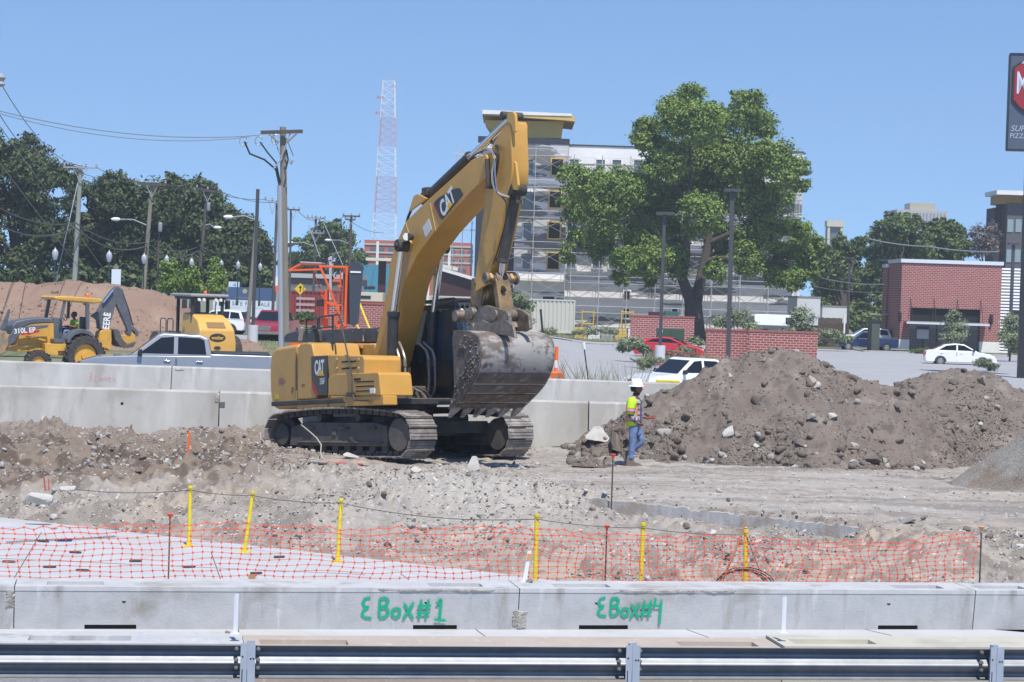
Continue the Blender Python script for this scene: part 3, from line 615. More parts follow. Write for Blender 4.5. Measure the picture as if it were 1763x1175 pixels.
for i in range(nx+1):
    for j in range(nz):
        p = G_[i][j]
        if i < nx: b.tube([p, G_[i+1][j]], .0042 if j < nz-2 else .0065, 4)
        if j < nz-1: b.tube([p, G_[i][j+1]], .0026, 4)
        s_ = .017; b.add([p+Vector((-s_, -.007, 0)), p+Vector((0, -.007, s_*1.1)), p+Vector((s_, -.007, 0)), p+Vector((0, -.007, -s_*1.1)), p+Vector((-s_, .007, 0)), p+Vector((0, .007, s_*1.1)), p+Vector((s_, .007, 0)), p+Vector((0, .007, -s_*1.1))], [(0,3,2,1),(4,5,6,7),(0,1,5,4),(1,2,6,5),(2,3,7,6),(3,0,4,7)])
b.build('mesh', m_org, fen)
def capstake(parent, px, py, Y, zb_, r=.011, cap=m_org, name='stake'):
    p = P(px, py, Y); b = MB(); b.cyl((0, 0, zb_-p.z), (0, 0, -.02), r, n=6)
    s_ = b.build(name, m_rust, parent); 
    c = MB(); c.lathe([(.013, -.085), (.016, -.04), (.04, -.012), (.044, 0), (.03, .006), (.0, .007)], 12); c_ = c.build('cap', cap, s_, smooth=True)
    return s_, p
for px, py, cp in ((293, 885, m_org), (1045, 905, m_org), (1690, 907, mat('tan cap', (.6, .33, .18), .6))):
    Y = 27.5; s_, p = capstake(fen, px, py, Y, -.7, cap=cp)
    # convert to fence-local placement
    s_.matrix_parent_inverse = Matrix.Identity(4); Mi = (Matrix.Translation(Vector((fa.x, fa.y, -.66))) @ Matrix.Rotation(math.atan2(fd.y, fd.x), 4, 'Z')).inverted(); s_.matrix_local = Mi @ Matrix.Translation(p)
g = GZ(1052, 893, -.3); g.z = float(H(g.x, g.y)); p = P(1052, 782, g.y)
o = thing('rebar_stake', 'single rusty rebar stake with orange cap standing at the pavement edge', 'stake', g)
b = MB(); b.cyl((0, 0, -.1), (0, 0, p.z-g.z), .013, n=6); b.build('rod', m_rust, o); c = MB(); c.lathe([(.016, -.09), (.02, -.05), (.05, -.012), (.052, 0), (.0, .007)], 12, (0, 0, p.z-g.z)); c.build('cap', m_org, o, smooth=True)
g = GZ(324, 798, 0); g.z = float(H(g.x, g.y)); MB_ = MB().box((-.02, -.005, -.05), (.02, .005, P(324, 742, g.y).z-g.z)); o = MB_.build('survey_stake', m_orgp); o.location = g; tag(o, 'flat orange survey stake in the dirt left of the excavator', 'stake')
# yellow posts with bases
YP = [(325, 838, 941, 'leftmost of the six yellow posts, upright on the slab edge', 0), (421, 847, 951, 'tilted yellow post, second from the left on the slab edge', .11), (581, 860, 968, 'third yellow post from the left, on the slab edge below the pale rubble', .03), (921, 887, 997, 'yellow post standing behind the joint of the two sprayed barriers', 0), (1103, 902, 1003, 'second yellow post from the right, right of the capped rebar stake', .01), (1284, 914, 1003, 'rightmost yellow post, inside the coil of dark cable', -.02)]
tops = []
for i, (px, pt, pb, lab, ln) in enumerate(YP):
    g = GZ(px, pb+ (14 if i > 2 else 0), -.66); 
    if i > 2: g.y = 27.9; g.x = XA(px, 27.9, 1000)
    h_ = P(px, pt, g.y).z-(-.66); o = thing('yellow_post', lab, 'post', (g.x-ln*0, g.y, -.66), 0, 'yellow posts holding the cable')
    b = MB(); b.cyl((0, 0, .01), (ln*h_, 0, h_), .030, n=14); b.build('tube', m_yel, o, smooth=True)
    b = MB(); b.cyl((ln*h_, 0, h_-.025), (ln*(h_+.015), 0, h_+.012), .037, n=14); b.build('cap', m_yel, o, smooth=True)
    b = MB(); b.box((-.095, -.06, 0), (.095, .06, .016)); b.cyl((0, 0, .01), (0, 0, .07), .04, n=12); b.build('foot', m_yel, o)
    tops.append(Vector((g.x+ln*h_, g.y-.035, -.66+h_-.05)))
tops = [P(130, 843, 33.5)]+tops+[tops[-1]+Vector((.3, 0, -.7))]
b = MB(); pts = []
for k in range(len(tops)-1):
    for j in range(10):
        t = j/10; q = tops[k].lerp(tops[k+1], t); q.z -= .10*4*t*(1-t)*(tops[k+1]-tops[k]).length*.22; pts.append(q)
b.tube(pts, .006, 5); tag(b.build('guard_cable', m_wire), 'thin sagging dark cable strung between the yellow posts', 'cable')
c = P(1281, 1003, 27.6); b = MB()
for k in range(4):
    pts = [c+Vector(((.40-.03*k)*math.cos(t)+.02*math.sin(3*t+k), .05*math.sin(t*2+k)+.02*k, (.26-.018*k)*math.sin(t))) for t in np.linspace(0, 6.28, 30)]; b.tube(pts, .008, 5)
b.xf(Matrix.Translation((0, 0, -.06))); tag(b.build('cable_coil', m_wire), 'coil of dark cable hanging around the rightmost yellow post', 'cable coil')
a, b2_ = P(1243, 1000, 27.45), P(1284, 895, 27.75); b = MB(); b.tube([a-(b2_-a)*.3, a, a.lerp(b2_, .5)+Vector((.02, 0, 0)), b2_], [.018, .016, .016, .013], 7); tag(b.build('leaning_stick', mat('stick', (.33, .17, .08), .8)), 'brown stick leaning to the right beside the rightmost yellow post', 'stick')
g = GZ(434, 994, -.63); MB_ = MB().box((-.045, -.03, -.03), (.045, .03, .035)); o = MB_.build('wood_block', m_wood, bev=.004); o.location = g; tag(o, 'small wooden block on the slab just behind the barrier', 'block')
# ================================================================ soil piles
def pile(name, label, sil, Yc, zb_, kf, m, res=.07, rough=.10, skew=.0, kb=1.3, clod=0, seed=1, mats_=None, gz=None, dmax=8, cr_=(.03, .1), top_r=.25, probs=None):
    pts = [P(px, py, Yc) for px, py in sil]; xs_ = [p.x for p in pts]; zs = [p.z-zb_ for p in pts]
    x0, x1 = xs_[0]-.5, xs_[-1]+.5; ym = max(zs)
    def fz(X, Y, clip=True):
        X = np.asarray(X, float); Y = np.asarray(Y, float)
        yc = Yc+.5*fbm(X*.35, X*0, 2, seed+9)+skew*(X-x0); h = np.interp(X, xs_, zs, left=-.4, right=zs[-1] if zs[-1] > .5 else -.4)
        d = Y-yc; k = np.where(d < 0, kf, kb); hh = np.maximum(h, 0.01)
        w = hh*k+.35; t = np.abs(d)/w; pr = 1-np.sqrt(t*t+.012)+.05; pr = np.where(pr < .25, .25*np.exp((pr-.25)/.25*1.6)-.05, pr)
        z = hh*pr
        z = z+(rough*(fbm(X*1.1, Y*1.1, 3, seed)*1.6+1.3*(np.abs(fbm(X*2.4, Y*2.4, 3, seed+3))-.15))+min(1, rough*8)*(.16*vor(X*2.4+.4*fbm(X*4, Y*4, 2, 1), Y*2.4, seed)[0]+.10*vor(X*5.5+.4*fbm(X*6, Y*6, 2, 2), Y*5.5, seed+1)[0]+.045*vor(X*12, Y*12, seed+2)[0]))*sst(-.1, .3, z)*sst(-.05, .45, h)
        z = np.where(h <= 0, z-.3, z); return zb_+z
    y0, y1 = Yc-ym*kf-1.2, Yc+ym*kb+1.2
    base = gz or (lambda X, Y: X*0+zb_)
    def fc(X, Y): z = fz(X, Y); g_ = base(X, Y); return np.where(z < g_-.03, np.maximum(z, g_-.25)-.1, z)
    nx_, ny_ = int((x1-x0)/res), int((y1-y0)/res); o = tag(grid(name, x0, x1, y0, y1, nx_, ny_, fc, m), label, 'soil pile')
    for cn, ra, rb_, ex, sb, nm in ((int(clod*2.6), cr_[0]*.45, cr_[0]*1.5, 2, 1, 'small_clods'), (clod//3, cr_[0], cr_[1], 6, 2, 'clods')):
        if not clod: break
        r = np.random.default_rng(seed+sb); X = r.uniform(x0, x1, cn*4); Y = r.uniform(y0, Yc+.4, cn*4); z = fz(X, Y); g_ = base(X, Y)
        low = np.clip(1-(z-g_)/ym, 0, 1); p_ = (z > g_-.0)*(.3+.7*low)*(.2+sst(-.1, .3, fbm(X*.9, Y*.9, 2, seed+50))); k = r.uniform(0, 1, cn*4) < p_
        X, Y, z = X[k][:cn], Y[k][:cn], z[k][:cn]; rad = ra+(rb_-ra)*r.random(len(X))**ex
        c_ = scatter(nm, np.stack([X, Y, z], 1), rad, mats_, r.choice(len(mats_), len(X), p=probs), sub=sb, parent=o, sink=.1); c_['kind'] = 'stuff'
    return o, fz
m_clod = mat('pile clods', (.19, .157, .133), .95, var=.3, vscale=3, col2=(.12, .098, .082), bump=.5, bscale=25)
pz = lambda X, Y: np.where(Y < 48, H(X, Y), -.1)
pile1, pf1 = pile('soil_pile', 'large dark brown soil pile with concrete pieces right of the worker', [(930, 800), (965, 782), (985, 764), (1012, 752), (1050, 732), (1085, 700), (1120, 674), (1160, 655), (1200, 640), (1232, 618), (1290, 606), (1350, 600), (1400, 608), (1450, 635), (1500, 655), (1550, 675), (1620, 720), (1690, 780), (1740, 815)], 46.3, 0, 1.28, m_pile, gz=pz, clod=5200, seed=3, res=.045, mats_=[m_clod, m_rock3, m_rock2, m_rock1], cr_=(.022, .19), probs=[.66, .20, .11, .03], rough=.13)
pile2, pf2 = pile('soil_pile', 'second dark soil pile behind at the right, in front of the white sedan', [(1440, 790), (1480, 730), (1520, 680), (1550, 655), (1600, 640), (1650, 630), (1700, 640), (1763, 670), (1830, 700), (1900, 740)], 50.2, -.1, 1.35, m_pile, clod=2600, seed=13, res=.05, mats_=[m_clod, m_rock3, m_rock2, m_rock1], cr_=(.025, .17), probs=[.70, .20, .08, .02], rough=.12)
pile3, pf3 = pile('gravel_pile', 'grey gravel pile sloping up to the right edge of the picture', [(1600, 862), (1630, 840), (1680, 805), (1763, 745), (1850, 690), (2000, 600), (2100, 640)], 40.2, -.0, 1.25, m_gravel, clod=2500, seed=23, mats_=[m_rock2, m_gravel, m_rock1], cr_=(.012, .035), probs=[.45, .4, .15], rough=.03, gz=pz, res=.05)
pile3['category'] = 'gravel pile'
pile4, pf4 = pile('dirt_mound', 'long reddish brown dirt mound behind the backhoe', [(-240, 500), (-100, 478), (0, 480), (60, 486), (120, 478), (200, 484), (260, 494), (300, 508), (320, 522), (345, 555), (400, 582), (440, 592), (470, 606)], 108, 0, 1.8, m_brown, res=.2, rough=.10, seed=33, clod=700, mats_=[m_brown, mat('brown lumps', (.17, .10, .065), .95)], cr_=(.05, .22))
pile4['category'] = 'dirt mound'
# pieces on the piles
def pilechunk(px, py, fz, r, label, seed, m=m_rock1, flat=.7, tilt=0, cat='chunk'):
    Yt = 42.
    for k in range(900):
        q = P(px, py, 40+k*.012)
        if q.z < float(fz(np.array([q.x]), np.array([q.y]))[0]): break
    b = MB(); b.rock((0, 0, 0), r, seed, sub=3, flat=flat); o = b.build('concrete_chunk', m); o.location = q+Vector((0, -.04, .03)); o.rotation_euler = (tilt, 0, 0); return tag(o, label, cat)
pilechunk(1257, 746, pf1, .17, 'pale flat concrete piece on the lower left of the large soil pile', 41, flat=.4, tilt=R(50))
pilechunk(1435, 718, pf1, .16, 'pale grey concrete piece in the middle of the large soil pile', 42)
pilechunk(1398, 660, pf1, .2, 'tan angular clod high on the large soil pile', 43, m=mat('tan clod', (.33, .27, .22), .95, bump=.6))
pilechunk(1394, 720, pf1, .12, 'small pale concrete lump left of the middle piece on the large soil pile', 44)
pilechunk(1468, 798, pf1, .16, 'rounded pale lump at the foot of the large soil pile', 45)
pilechunk(1500, 790, pf1, .24, 'big grey brown clod at the foot of the large soil pile', 46, m=m_clod, flat=.9)
pilechunk(1222, 796, pf1, .15, 'pale block at the foot of the pile behind the worker', 47)
pilechunk(1548, 745, pf2, .2, 'pale slab fragment where the two soil piles meet', 48, flat=.4, tilt=R(30))
pilechunk(1690, 660, pf2, .22, 'tan clod near the top of the second soil pile', 49, m=MATS['tan clod'])
pilechunk(1030, 750, pf1, .36, 'long pale concrete slab fragment at the left foot of the soil pile', 50, flat=.35, tilt=R(20))
pilechunk(978, 757, pf1, .30, 'pale tilted slab fragment at the left end of the soil heap', 51, flat=.4, tilt=R(30))
pilechunk(992, 735, pf1, .26, 'dark jagged boulder at the left end of the soil heap', 52, m=m_rock3, flat=1.0)
pilechunk(1062, 770, pf1, .30, 'large rough clod left of the worker', 53, m=m_clod, flat=1.0)
# ================================================================ excavator
m_cat = mat('excavator yellow', (.57, .315, .07), .42, var=.15, vscale=1.6, col2=(.49, .265, .06), spec=.45, layers=[((.33, .22, .12), 2.2, .60, .78), ((.52, .34, .12), 1.1, .6, .8)], bump=.03)
m_cat2 = mat('excavator yellow clean', (.58, .325, .07), .35, spec=.5)
m_blk = mat('black enamel', (.018, .019, .022), .4, var=.3, vscale=4, col2=(.05, .048, .045))
m_blkd = mat('dusty black steel', (.035, .033, .031), .7, var=.5, vscale=3, col2=(.085, .075, .065), bump=.3, bscale=30)
m_und = mat('undercarriage dark', (.06, .055, .05), .75, var=.5, vscale=2.5, col2=(.13, .11, .095), bump=.4, bscale=25)
m_shoe = mat('track shoe mud', (.27, .24, .215), .8, var=.4, vscale=5, col2=(.17, .145, .13), bump=.8, bscale=30, layers=[((.36, .33, .30), 3, .5, .65), ((.09, .075, .065), 7, .6, .7)])
m_chrome = mat('chrome rod', (.75, .76, .78), .18, 1.0)
m_bucket = mat('worn bucket steel', (.36, .345, .33), .7, .1, var=.3, vscale=2.2, col2=(.27, .25, .235), bump=.25, bscale=20,
               layers=[((.15, .12, .10), 1.5, .51, .60, (1, 1, 2.0)), ((.16, .13, .11), 7, .56, .64), ((.40, .39, .38), 5, .62, .74, (1, 1, 3)), ((.085, .065, .055), 3.5, .60, .70)])
m_bmud = mat('bucket mud', (.16, .13, .11), .95, var=.4, vscale=5, col2=(.075, .058, .048), bump=1.0, bscale=22, layers=[((.27, .25, .23), 3, .56, .7)])
m_pin = mat('worn pin steel', (.30, .25, .20), .5, .4, var=.5, vscale=7, col2=(.12, .09, .07), bump=.3)
m_grease = mat('greasy steel', (.10, .07, .045), .5, var=.5, vscale=5, col2=(.30, .19, .07), bump=.3)
m_glass = mat('dark glass', (.03, .05, .06), .08, 0, spec=.8)
m_glassb = mat('blue cab glass', (.025, .05, .07), .08, 0, spec=.8)
m_red = mat('red stripe', (.45, .02, .02), .5); m_wht = mat('white lettering', (.75, .75, .73), .5); m_lamp = mat('lamp lens', (.75, .74, .68), .2)
m_hose = mat('hydraulic hose', (.02, .02, .02), .5); m_tan = mat('dusty hose', (.38, .34, .29), .7)
BETA, TILT = R(60), R(4)
EC = P(683, 780, 44.2); EC.z = -.1
exc = thing('excavator', 'large yellow tracked excavator with black lettering panel and raised boom', 'excavator', EC)
exc.rotation_euler = (0, -TILT, -BETA)
ME = (Matrix.Translation(EC) @ Matrix.Rotation(-BETA, 4, 'Z') @ Matrix.Rotation(-TILT, 4, 'Y')); MEi = ME.inverted(); ME3 = MEi.to_3x3()
def E(px, py, v):
    d = ME3 @ ray(px, py); o = MEi @ Vector((0, 0, CZ)); t = (v-o.y)/d.y; q = o+d*t; return (q.x, q.z)
def E1(x, y, v=-1.48): return E(430+x/3.264, 460+y/3.264, v)
def E2(x, y, v=-.30): return E(620+x/3.357, 170+y/3.357, v)
side = lambda u, w, t: (u, t, w)
def eprism(name, poly, v0, v1, m, bev=.02, parent=exc, fix=True, **k):
    return MB().prism(poly, v0, v1, side, **k).build(name, m, parent, bev=bev, fix=fix)
# --- undercarriage (turned 12 degrees against the body)
UR = Matrix.Rotation(R(12), 4, 'Z')
def trackpath():
    r = .43; xf_, xr = 2.03, -2.03; pts = []
    for k in range(13): a = -PI/2+PI*k/12; pts.append((xf_+(r)*math.cos(a), .48+r*math.sin(a)))     # front
    for k in range(1, 14): t = k/14; x = xf_+(xr-xf_)*t; pts.append((x, .91+.10*math.sin(PI*t)**.8))
    for k in range(13): a = PI/2+PI*k/12; pts.append((xr+r*.97*math.cos(a), .48+r*.97*math.sin(a)))
    for k in range(1, 14): t = k/14; x = xr+(xf_-xr)*t; pts.append((x, .05))
    return pts
def resample(pts, n):
    P_ = [Vector((p[0], p[1])) for p in pts]; P_.append(P_[0]); L = [0]
    for i in range(len(P_)-1): L.append(L[-1]+(P_[i+1]-P_[i]).length)
    out = []; j = 0
    for k in range(n):
        s = L[-1]*k/n
        while L[j+1] < s: j += 1
        t = (s-L[j])/(L[j+1]-L[j]); q = P_[j].lerp(P_[j+1], t); d = (P_[j+1]-P_[j]).normalized(); out.append((q, d))
    return out
for sgn in (-1, 1):
    yc = 1.31*sgn; path = resample(trackpath(), 48); b = MB(); rr = random.Random(5)
    for q, d in path:
        n = Vector((d.y, -d.x)); w = .345; hl = .108
        X = Vector((d.x, 0, d.y)); N = Vector((n.x, 0, n.y)); Yv = Vector((0, 1, 0)); c = Vector((q.x, yc, q.y))
        Mx = Matrix(((X.x, 0, N.x, c.x), (X.y, 1, N.y, c.y), (X.z, 0, N.z, c.z), (0, 0, 0, 1)))
        b.box((-hl, -w, -.0), (hl, w, .022), M=Mx)
        for gx_ in (-.08, -.02, .05): b.box((gx_-.016, -w+.02*rr.random(), .02), (gx_+.016, w-.02*rr.random(), .046 if gx_ == -.08 else .034), M=Mx)
        for gy in (-.11, .11): b.box((-hl*.9, gy-.03, -.10), (hl*.75, gy+.03, -.0), mi=1, M=Mx)
    b.xf(UR).build('track', [m_shoe, m_und], exc)
    b = MB(); b.prism([(-1.75, .24), (1.55, .24), (1.6, .36), (1.55, .66), (1.2, .72), (-1.2, .74), (-1.7, .62)], yc-.20, yc+.20, side)
    b.box((-1.45, yc-.235*1, .30), (1.45, yc+.235, .335)); b.box((-.25, yc-.225, .45), (-.1, yc+.225, .56))
    b.xf(UR).build('track_frame', m_und, exc, bev=.02, fix=True)
    for x_, r_, nm in ((-2.03, .38, 'idler'), (2.03, .37, 'sprocket')):
        b = MB(); b.cyl((x_, yc-.10, .48), (x_, yc+.10, .48), r_, n=28); b.cyl((x_, yc-.20, .48), (x_, yc+.20, .48), r_*.62, n=24)
        if nm == 'sprocket': b.cyl((x_, yc-.27, .48), (x_, yc+.27, .48), r_*.9, r_*.9, n=24)
        b.xf(UR).build(nm, m_und if nm == 'sprocket' else m_blkd, exc, bev=.015, fix=True)
    for k in range(8):
        x_ = -1.45+k*.415; MB().cyl((x_, yc-.17, .20), (x_, yc+.17, .20), .105, n=16).xf(UR).build('roller', m_blkd, exc, bev=.01)
    for x_ in (-.75, .55): MB().cyl((x_, yc-.16, .83), (x_, yc+.16, .83), .085, n=14).xf(UR).build('carrier_roller', m_blkd, exc, bev=.01)
    for x_ in (-1.0, .2, 1.1): MB().box((x_-.14, yc-.26, .60), (x_+.14, yc+.26, .63)).xf(UR).build('guard_bracket', m_blkd, exc)
b = MB(); b.box((-1.0, -1.15, .45), (1.0, 1.15, .85)); b.prism([(-1.5, -1.25), (-.9, -.6), (.9, -.6), (1.5, -1.25), (1.5, -1.0), (.8, 0), (1.5, 1.0), (1.5, 1.25), (.9, .6), (-.9, .6), (-1.5, 1.25), (-1.5, 1.0), (-.8, 0), (-1.5, -1.0)], .5, .75, lambda u, w, t: (u, w, t))
b.cyl((0, 0, .8), (0, 0, 1.22), .78, n=32); b.xf(UR).build('carbody', m_und, exc, fix=True)
# --- upper structure
zb = 1.10
def pl(pts, v=-1.48): return [E1(x, y, v) for x, y in pts]
MB().box((-3.0, -1.40, zb), (2.1, 1.45, zb+.10)).build('deck', m_blk, exc)
cw = [(112, 492), (122, 468), (140, 452), (262, 432), (262, 795), (140, 800), (118, 785), (106, 700), (104, 560)]
eprism('counterweight', pl(cw), -1.46, 1.46, m_cat, bev=.09)
eprism('engine_door', pl([(266, 452), (285, 430), (322, 424), (345, 432), (372, 560), (372, 742), (266, 748)]), -1.475, -.35, m_cat, bev=.035)
eprism('logo_panel', pl([(347, 502), (434, 497), (440, 722), (371, 723), (350, 640)]), -1.49, -1.30, m_blk, bev=.01)
eprism('upper_box', pl([(432, 492), (628, 497), (640, 516), (640, 640), (440, 640)]), -1.47, -.62, m_cat, bev=.035)
eprism('toolbox', pl([(440, 626), (474, 600), (716, 590), (726, 600), (738, 724), (440, 726)]), -1.485, -.75, m_cat, bev=.03)
eprism('rear_box', pl([(640, 520), (680, 522), (694, 545), (694, 600), (640, 600)], -1.2), -1.2, -.8, m_cat, bev=.03)
eprism('side_skirt', pl([(262, 750), (540, 728), (746, 722), (748, 776), (262, 797)]), -1.47, -1.15, m_cat, bev=.02)
eprism('side_rail', pl([(130, 757), (536, 736), (540, 762), (130, 783)]), -1.525, -1.46, m_blkd, bev=.02)
# vents, slots, lamp, handle, hinges
b = MB()
for k in range(3): x0, z0 = E1(598, 646+k*26); x1, _ = E1(700, 640+k*26); b.box((x0, -1.49, z0-.012), (x1, -1.487, z0+.012))
b.build('vent', m_black, exc)
x0, z0 = E1(588, 632); x1, _ = E1(625, 632); MB().box((x0, -1.492, z0-.02), (x1, -1.486, z0+.02)).build('latch', m_black, exc)
x0, z0 = E1(678, 712); x1, z1_ = E1(706, 682); MB().box((x0, -1.50, z0), (x1, -1.47, z1_)).build('work_lamp', m_lamp, exc, bev=.01)
x0, z0 = E1(515, 575); x1, z1_ = E1(598, 525); b = MB(); b.box((x0, -1.475, z1_-.03), (x1, -1.468, z1_)); b.box((x0, -1.475, z0), (x1, -1.468, z0+.03)); b.build('vent', m_black, exc)
for (x_, y_) in ((488, 520), (610, 520), (488, 570), (610, 570)): q = E1(x_, y_); MB().cyl((q[0], -1.49, q[1]), (q[0], -1.46, q[1]), .03, n=12).build('bolt_boss', m_cat2, exc)
for (x_, y_, w_) in ((262, 590, 155), (440, 690, 60)):
    q = E1(x_, y_); b = MB(); b.box((q[0]-.006, -1.4905, q[1]-.40), (q[0]+.006, -1.4765, q[1]+.42)); b.build('panel_gap', m_black, exc)
q = E1(160, 640); 
for i, (dx, dz, w_, c_) in enumerate(((0, 0, .35, 'r'), (.02, .05, .22, 'b'), (.0, -.05, .3, 'b'))): MB().box((q[0]+dx, -1.468, q[1]+dz-.01), (q[0]+dx+w_, -1.4635, q[1]+dz+.012)).build('decal', mat('faded decal '+c_, (.35, .10, .08) if c_ == 'r' else (.20, .12, .18), .6), exc)
q = E1(146, 727); MB().box((q[0]-.09, -1.4685, q[1]-.06), (q[0]+.12, -1.4637, q[1]+.05)).build('decal', mat('warning sticker', (.60, .50, .02), .6), exc)
q = E1(237, 690); MB().box((q[0]-.05, -1.4685, q[1]-.06), (q[0]+.05, -1.4637, q[1]+.06)).build('decal', mat('small sticker', (.22, .10, .04), .6), exc)
q = E1(300, 664); MB().box((q[0]-.08, -1.4792, q[1]-.02), (q[0]+.08, -1.4762, q[1]+.02)).build('decal', mat('small sticker', (.3, .2, .1), .6), exc)
# lettering on the panel
xa, za = E1(360, 610); xb, zb2 = E1(426, 525); 
text('CAT', 1.0, 'lettering', m_wht, exc, frame(((xa+xb)/2+.01, -1.4935, (za+zb2)/2+.0), (1, 0, .03), (0, 0, 1)) @ Matrix.Scale((zb2-za)*1.32, 4), ext=.002, sx=.62, bold=.035, space=.92)
x0, z0 = E1(380, 612); x1, _ = E1(422, 612); zt_ = E1(400, 576)[1]; MB().prism([(x0, z0), (x1, z0), ((x0+x1)/2, zt_)], -1.4965, -1.4937, side).build('logo_triangle', mat('logo yellow', (.80, .42, .03), .5), exc)
xa, za = E1(392, 660); xb, zb2 = E1(428, 628)
text('336F', 1.0, 'lettering', m_wht, exc, frame(((xa+xb)/2, -1.4935, (za+zb2)/2), (1, 0, .03), (0, 0, 1)) @ Matrix.Scale((zb2-za)*1.6, 4), ext=.002, sx=.72, bold=.015)
MB().prism(pl([(352, 645), (356, 640), (390, 722), (373, 722), (355, 680)]), -1.4955, -1.4925, side).build('red_stripe', m_red, exc, fix=True)
# hood, engine cover, rails, exhaust
eprism('hood', pl([(345, 430), (700, 432), (706, 560), (345, 560)], -.30), -.30, 1.3, m_cat, bev=.03)
q = E1(612, 446, -.32); MB().box((q[0]-.19, -.34, q[1]-.05), (q[0]+.19, -.30, q[1]+.02)).build('hood_handle', m_cat2, exc, bev=.01)
cvr = [E1(x, y, .2) for x, y in [(188, 425), (188, 392), (205, 372), (250, 360), (420, 352), (700, 342), (715, 352), (712, 425)]]
MB().prism(cvr, .2, 1.44, side).build('engine_cover', m_blk, exc, bev=.05, fix=True)
for x_, y_ in ((640, 405), (405, 408)): q = E1(x_, y_, .18); b = MB(); b.cyl((q[0], .17, q[1]-.05), (q[0], .17, q[1]+.09), .03, .012, n=8); b.build('cover_latch', m_pin, exc)
for k in range(7):
    q = E1(270+k*62, 372-k*2, .19); MB().cyl((q[0], .18, q[1]), (q[0], .21, q[1]), .015, n=8).build('rivet', m_pin, exc)
def etube(name, pts, r, m, n=8, parent=exc, **k): return MB().tube([(E1(x, y, v)[0], v, E1(x, y, v)[1]) for x, y, v in pts], r, n, **k).build(name, m, parent, smooth=True)
etube('handrail', [(318, 430, -1.0), (318, 295, -1.0), (324, 287, -1.0), (375, 282, -1.0), (382, 290, -1.0), (382, 350, -1.0)], .022, m_blk)
etube('handrail', [(318, 352, -1.0), (470, 335, -1.0)], .018, m_blk)
etube('handrail', [(388, 350, -1.0), (388, 290, -1.0), (396, 280, -1.0), (492, 268, -1.0), (502, 272, -1.0), (520, 330, -1.1)], .022, m_blk)
etube('handrail', [(466, 272, -1.0), (466, 490, -1.0)], .022, m_blk)
etube('mirror_pole', [(503, 272, -1.35), (560, 540, -1.5), (576, 620, -1.53), (577, 715, -1.53), (590, 748, -1.53), (668, 752, -1.53)], .018, m_blkd)
MB().box((E1(566, 730)[0], -1.58, E1(566, 730)[1]), (E1(592, 712)[0], -1.48, E1(592, 705)[1])).build('pole_clamp', m_blk, exc)
b = MB(); q = E1(385, 488, -.9); t_ = E1(388, 420, -.9); u_ = E1(388, 352, -.9); b.cyl((q[0], -.9, q[1]), (t_[0], -.9, t_[1]), .075, n=16); b.tube([(t_[0], -.9, t_[1]), (t_[0]-.02, -.9, u_[1]-.06), (t_[0]-.09, -.9, u_[1]+.02), (t_[0]-.22, -.9, u_[1]+.03)], [.085, .10, .10, .085], 14); b.build('exhaust_pipe', m_blkd, exc, smooth=True)
b = MB(); q = E1(475, 486, -.9); t_ = E1(468, 410, -.9); b.cyl((q[0], -.9, q[1]), (t_[0], -.9, t_[1]), .06, .045, n=12); b.build('intake', m_blk, exc, smooth=True)
q = E1(275, 378, -1.4); b = MB(); b.prism([(q[0]-.07, q[1]-.14), (q[0]-.02, q[1]-.15), (q[0]+.10, q[1]+.14), (q[0]+.03, q[1]+.15)], -1.40, -1.30, side); b.build('mirror', mat('mirror back', (.30, .30, .31), .5), exc, bev=.02, fix=True)
etube('mirror_arm', [(287, 350, -1.35), (318, 352, -1.0)], .012, m_blk)
# --- boom
upp = [E2(*p) for p in [(752, 312), (735, 318), (650, 350), (520, 470), (410, 568), (345, 628), (262, 712), (228, 790), (197, 870), (175, 940), (155, 1100)]]+[E1(*p, -.30) for p in [(708, 440), (690, 480), (672, 530), (668, 580), (676, 618)]]
low = [E1(*p, -.30) for p in [(720, 645), (770, 520), (830, 260), (868, 90)]]+[E2(*p) for p in [(270, 1030), (330, 905), (430, 770), (540, 648), (640, 540), (722, 462), (770, 410), (778, 350)]]
eprism('boom', upp+low, -.30, .30, m_cat, bev=.018)
q = E2(735, 350); r_ = MB().cyl((q[0], -.36, q[1]), (q[0], .36, q[1]), .085, n=20).build('pin', m_cat2, exc, bev=.01); BJ = q
ft = E1(690, 600, -.3); MB().cyl((ft[0], -.5, ft[1]), (ft[0], .5, ft[1]), .10, n=20).build('pin', m_blkd, exc)
# black logo panel on the boom
lp = [E2(*p) for p in [(426, 612), (438, 592), (462, 570), (552, 520), (577, 518), (597, 553), (475, 700), (462, 694)]]
MB().prism(lp, -.313, -.296, side).build('boom_logo_panel', m_blk, exc, fix=True)
MB().prism([E2(*p) for p in [(426, 612), (431, 610), (466, 690), (475, 700), (460, 690)]], -.317, -.312, side).build('red_stripe', m_red, exc, fix=True)
A_, B__ = E2(478, 655), E2(545, 560); dv = Vector((B__[0]-A_[0], 0, B__[1]-A_[1])); cc = E2(508, 603); ang_x = dv.normalized(); ang_y = Vector((-ang_x.z, 0, ang_x.x))
text('CAT', 1.0, 'lettering', m_wht, exc, frame((cc[0], -.3165, cc[1]), ang_x, ang_y) @ Matrix.Scale(.47, 4), ext=.002, sx=.72, bold=.03, space=.92)
c2 = Vector((cc[0], 0, cc[1])); t0 = c2-ang_x*.09-ang_y*.16; t1_ = c2+ang_x*.19-ang_y*.16; t2_ = c2+ang_x*.05-ang_y*.02
MB().prism([(t.x, t.z) for t in (t0, t1_, t2_)], -.3205, -.3172, side).build('logo_triangle', MATS['logo yellow'], exc, fix=True)
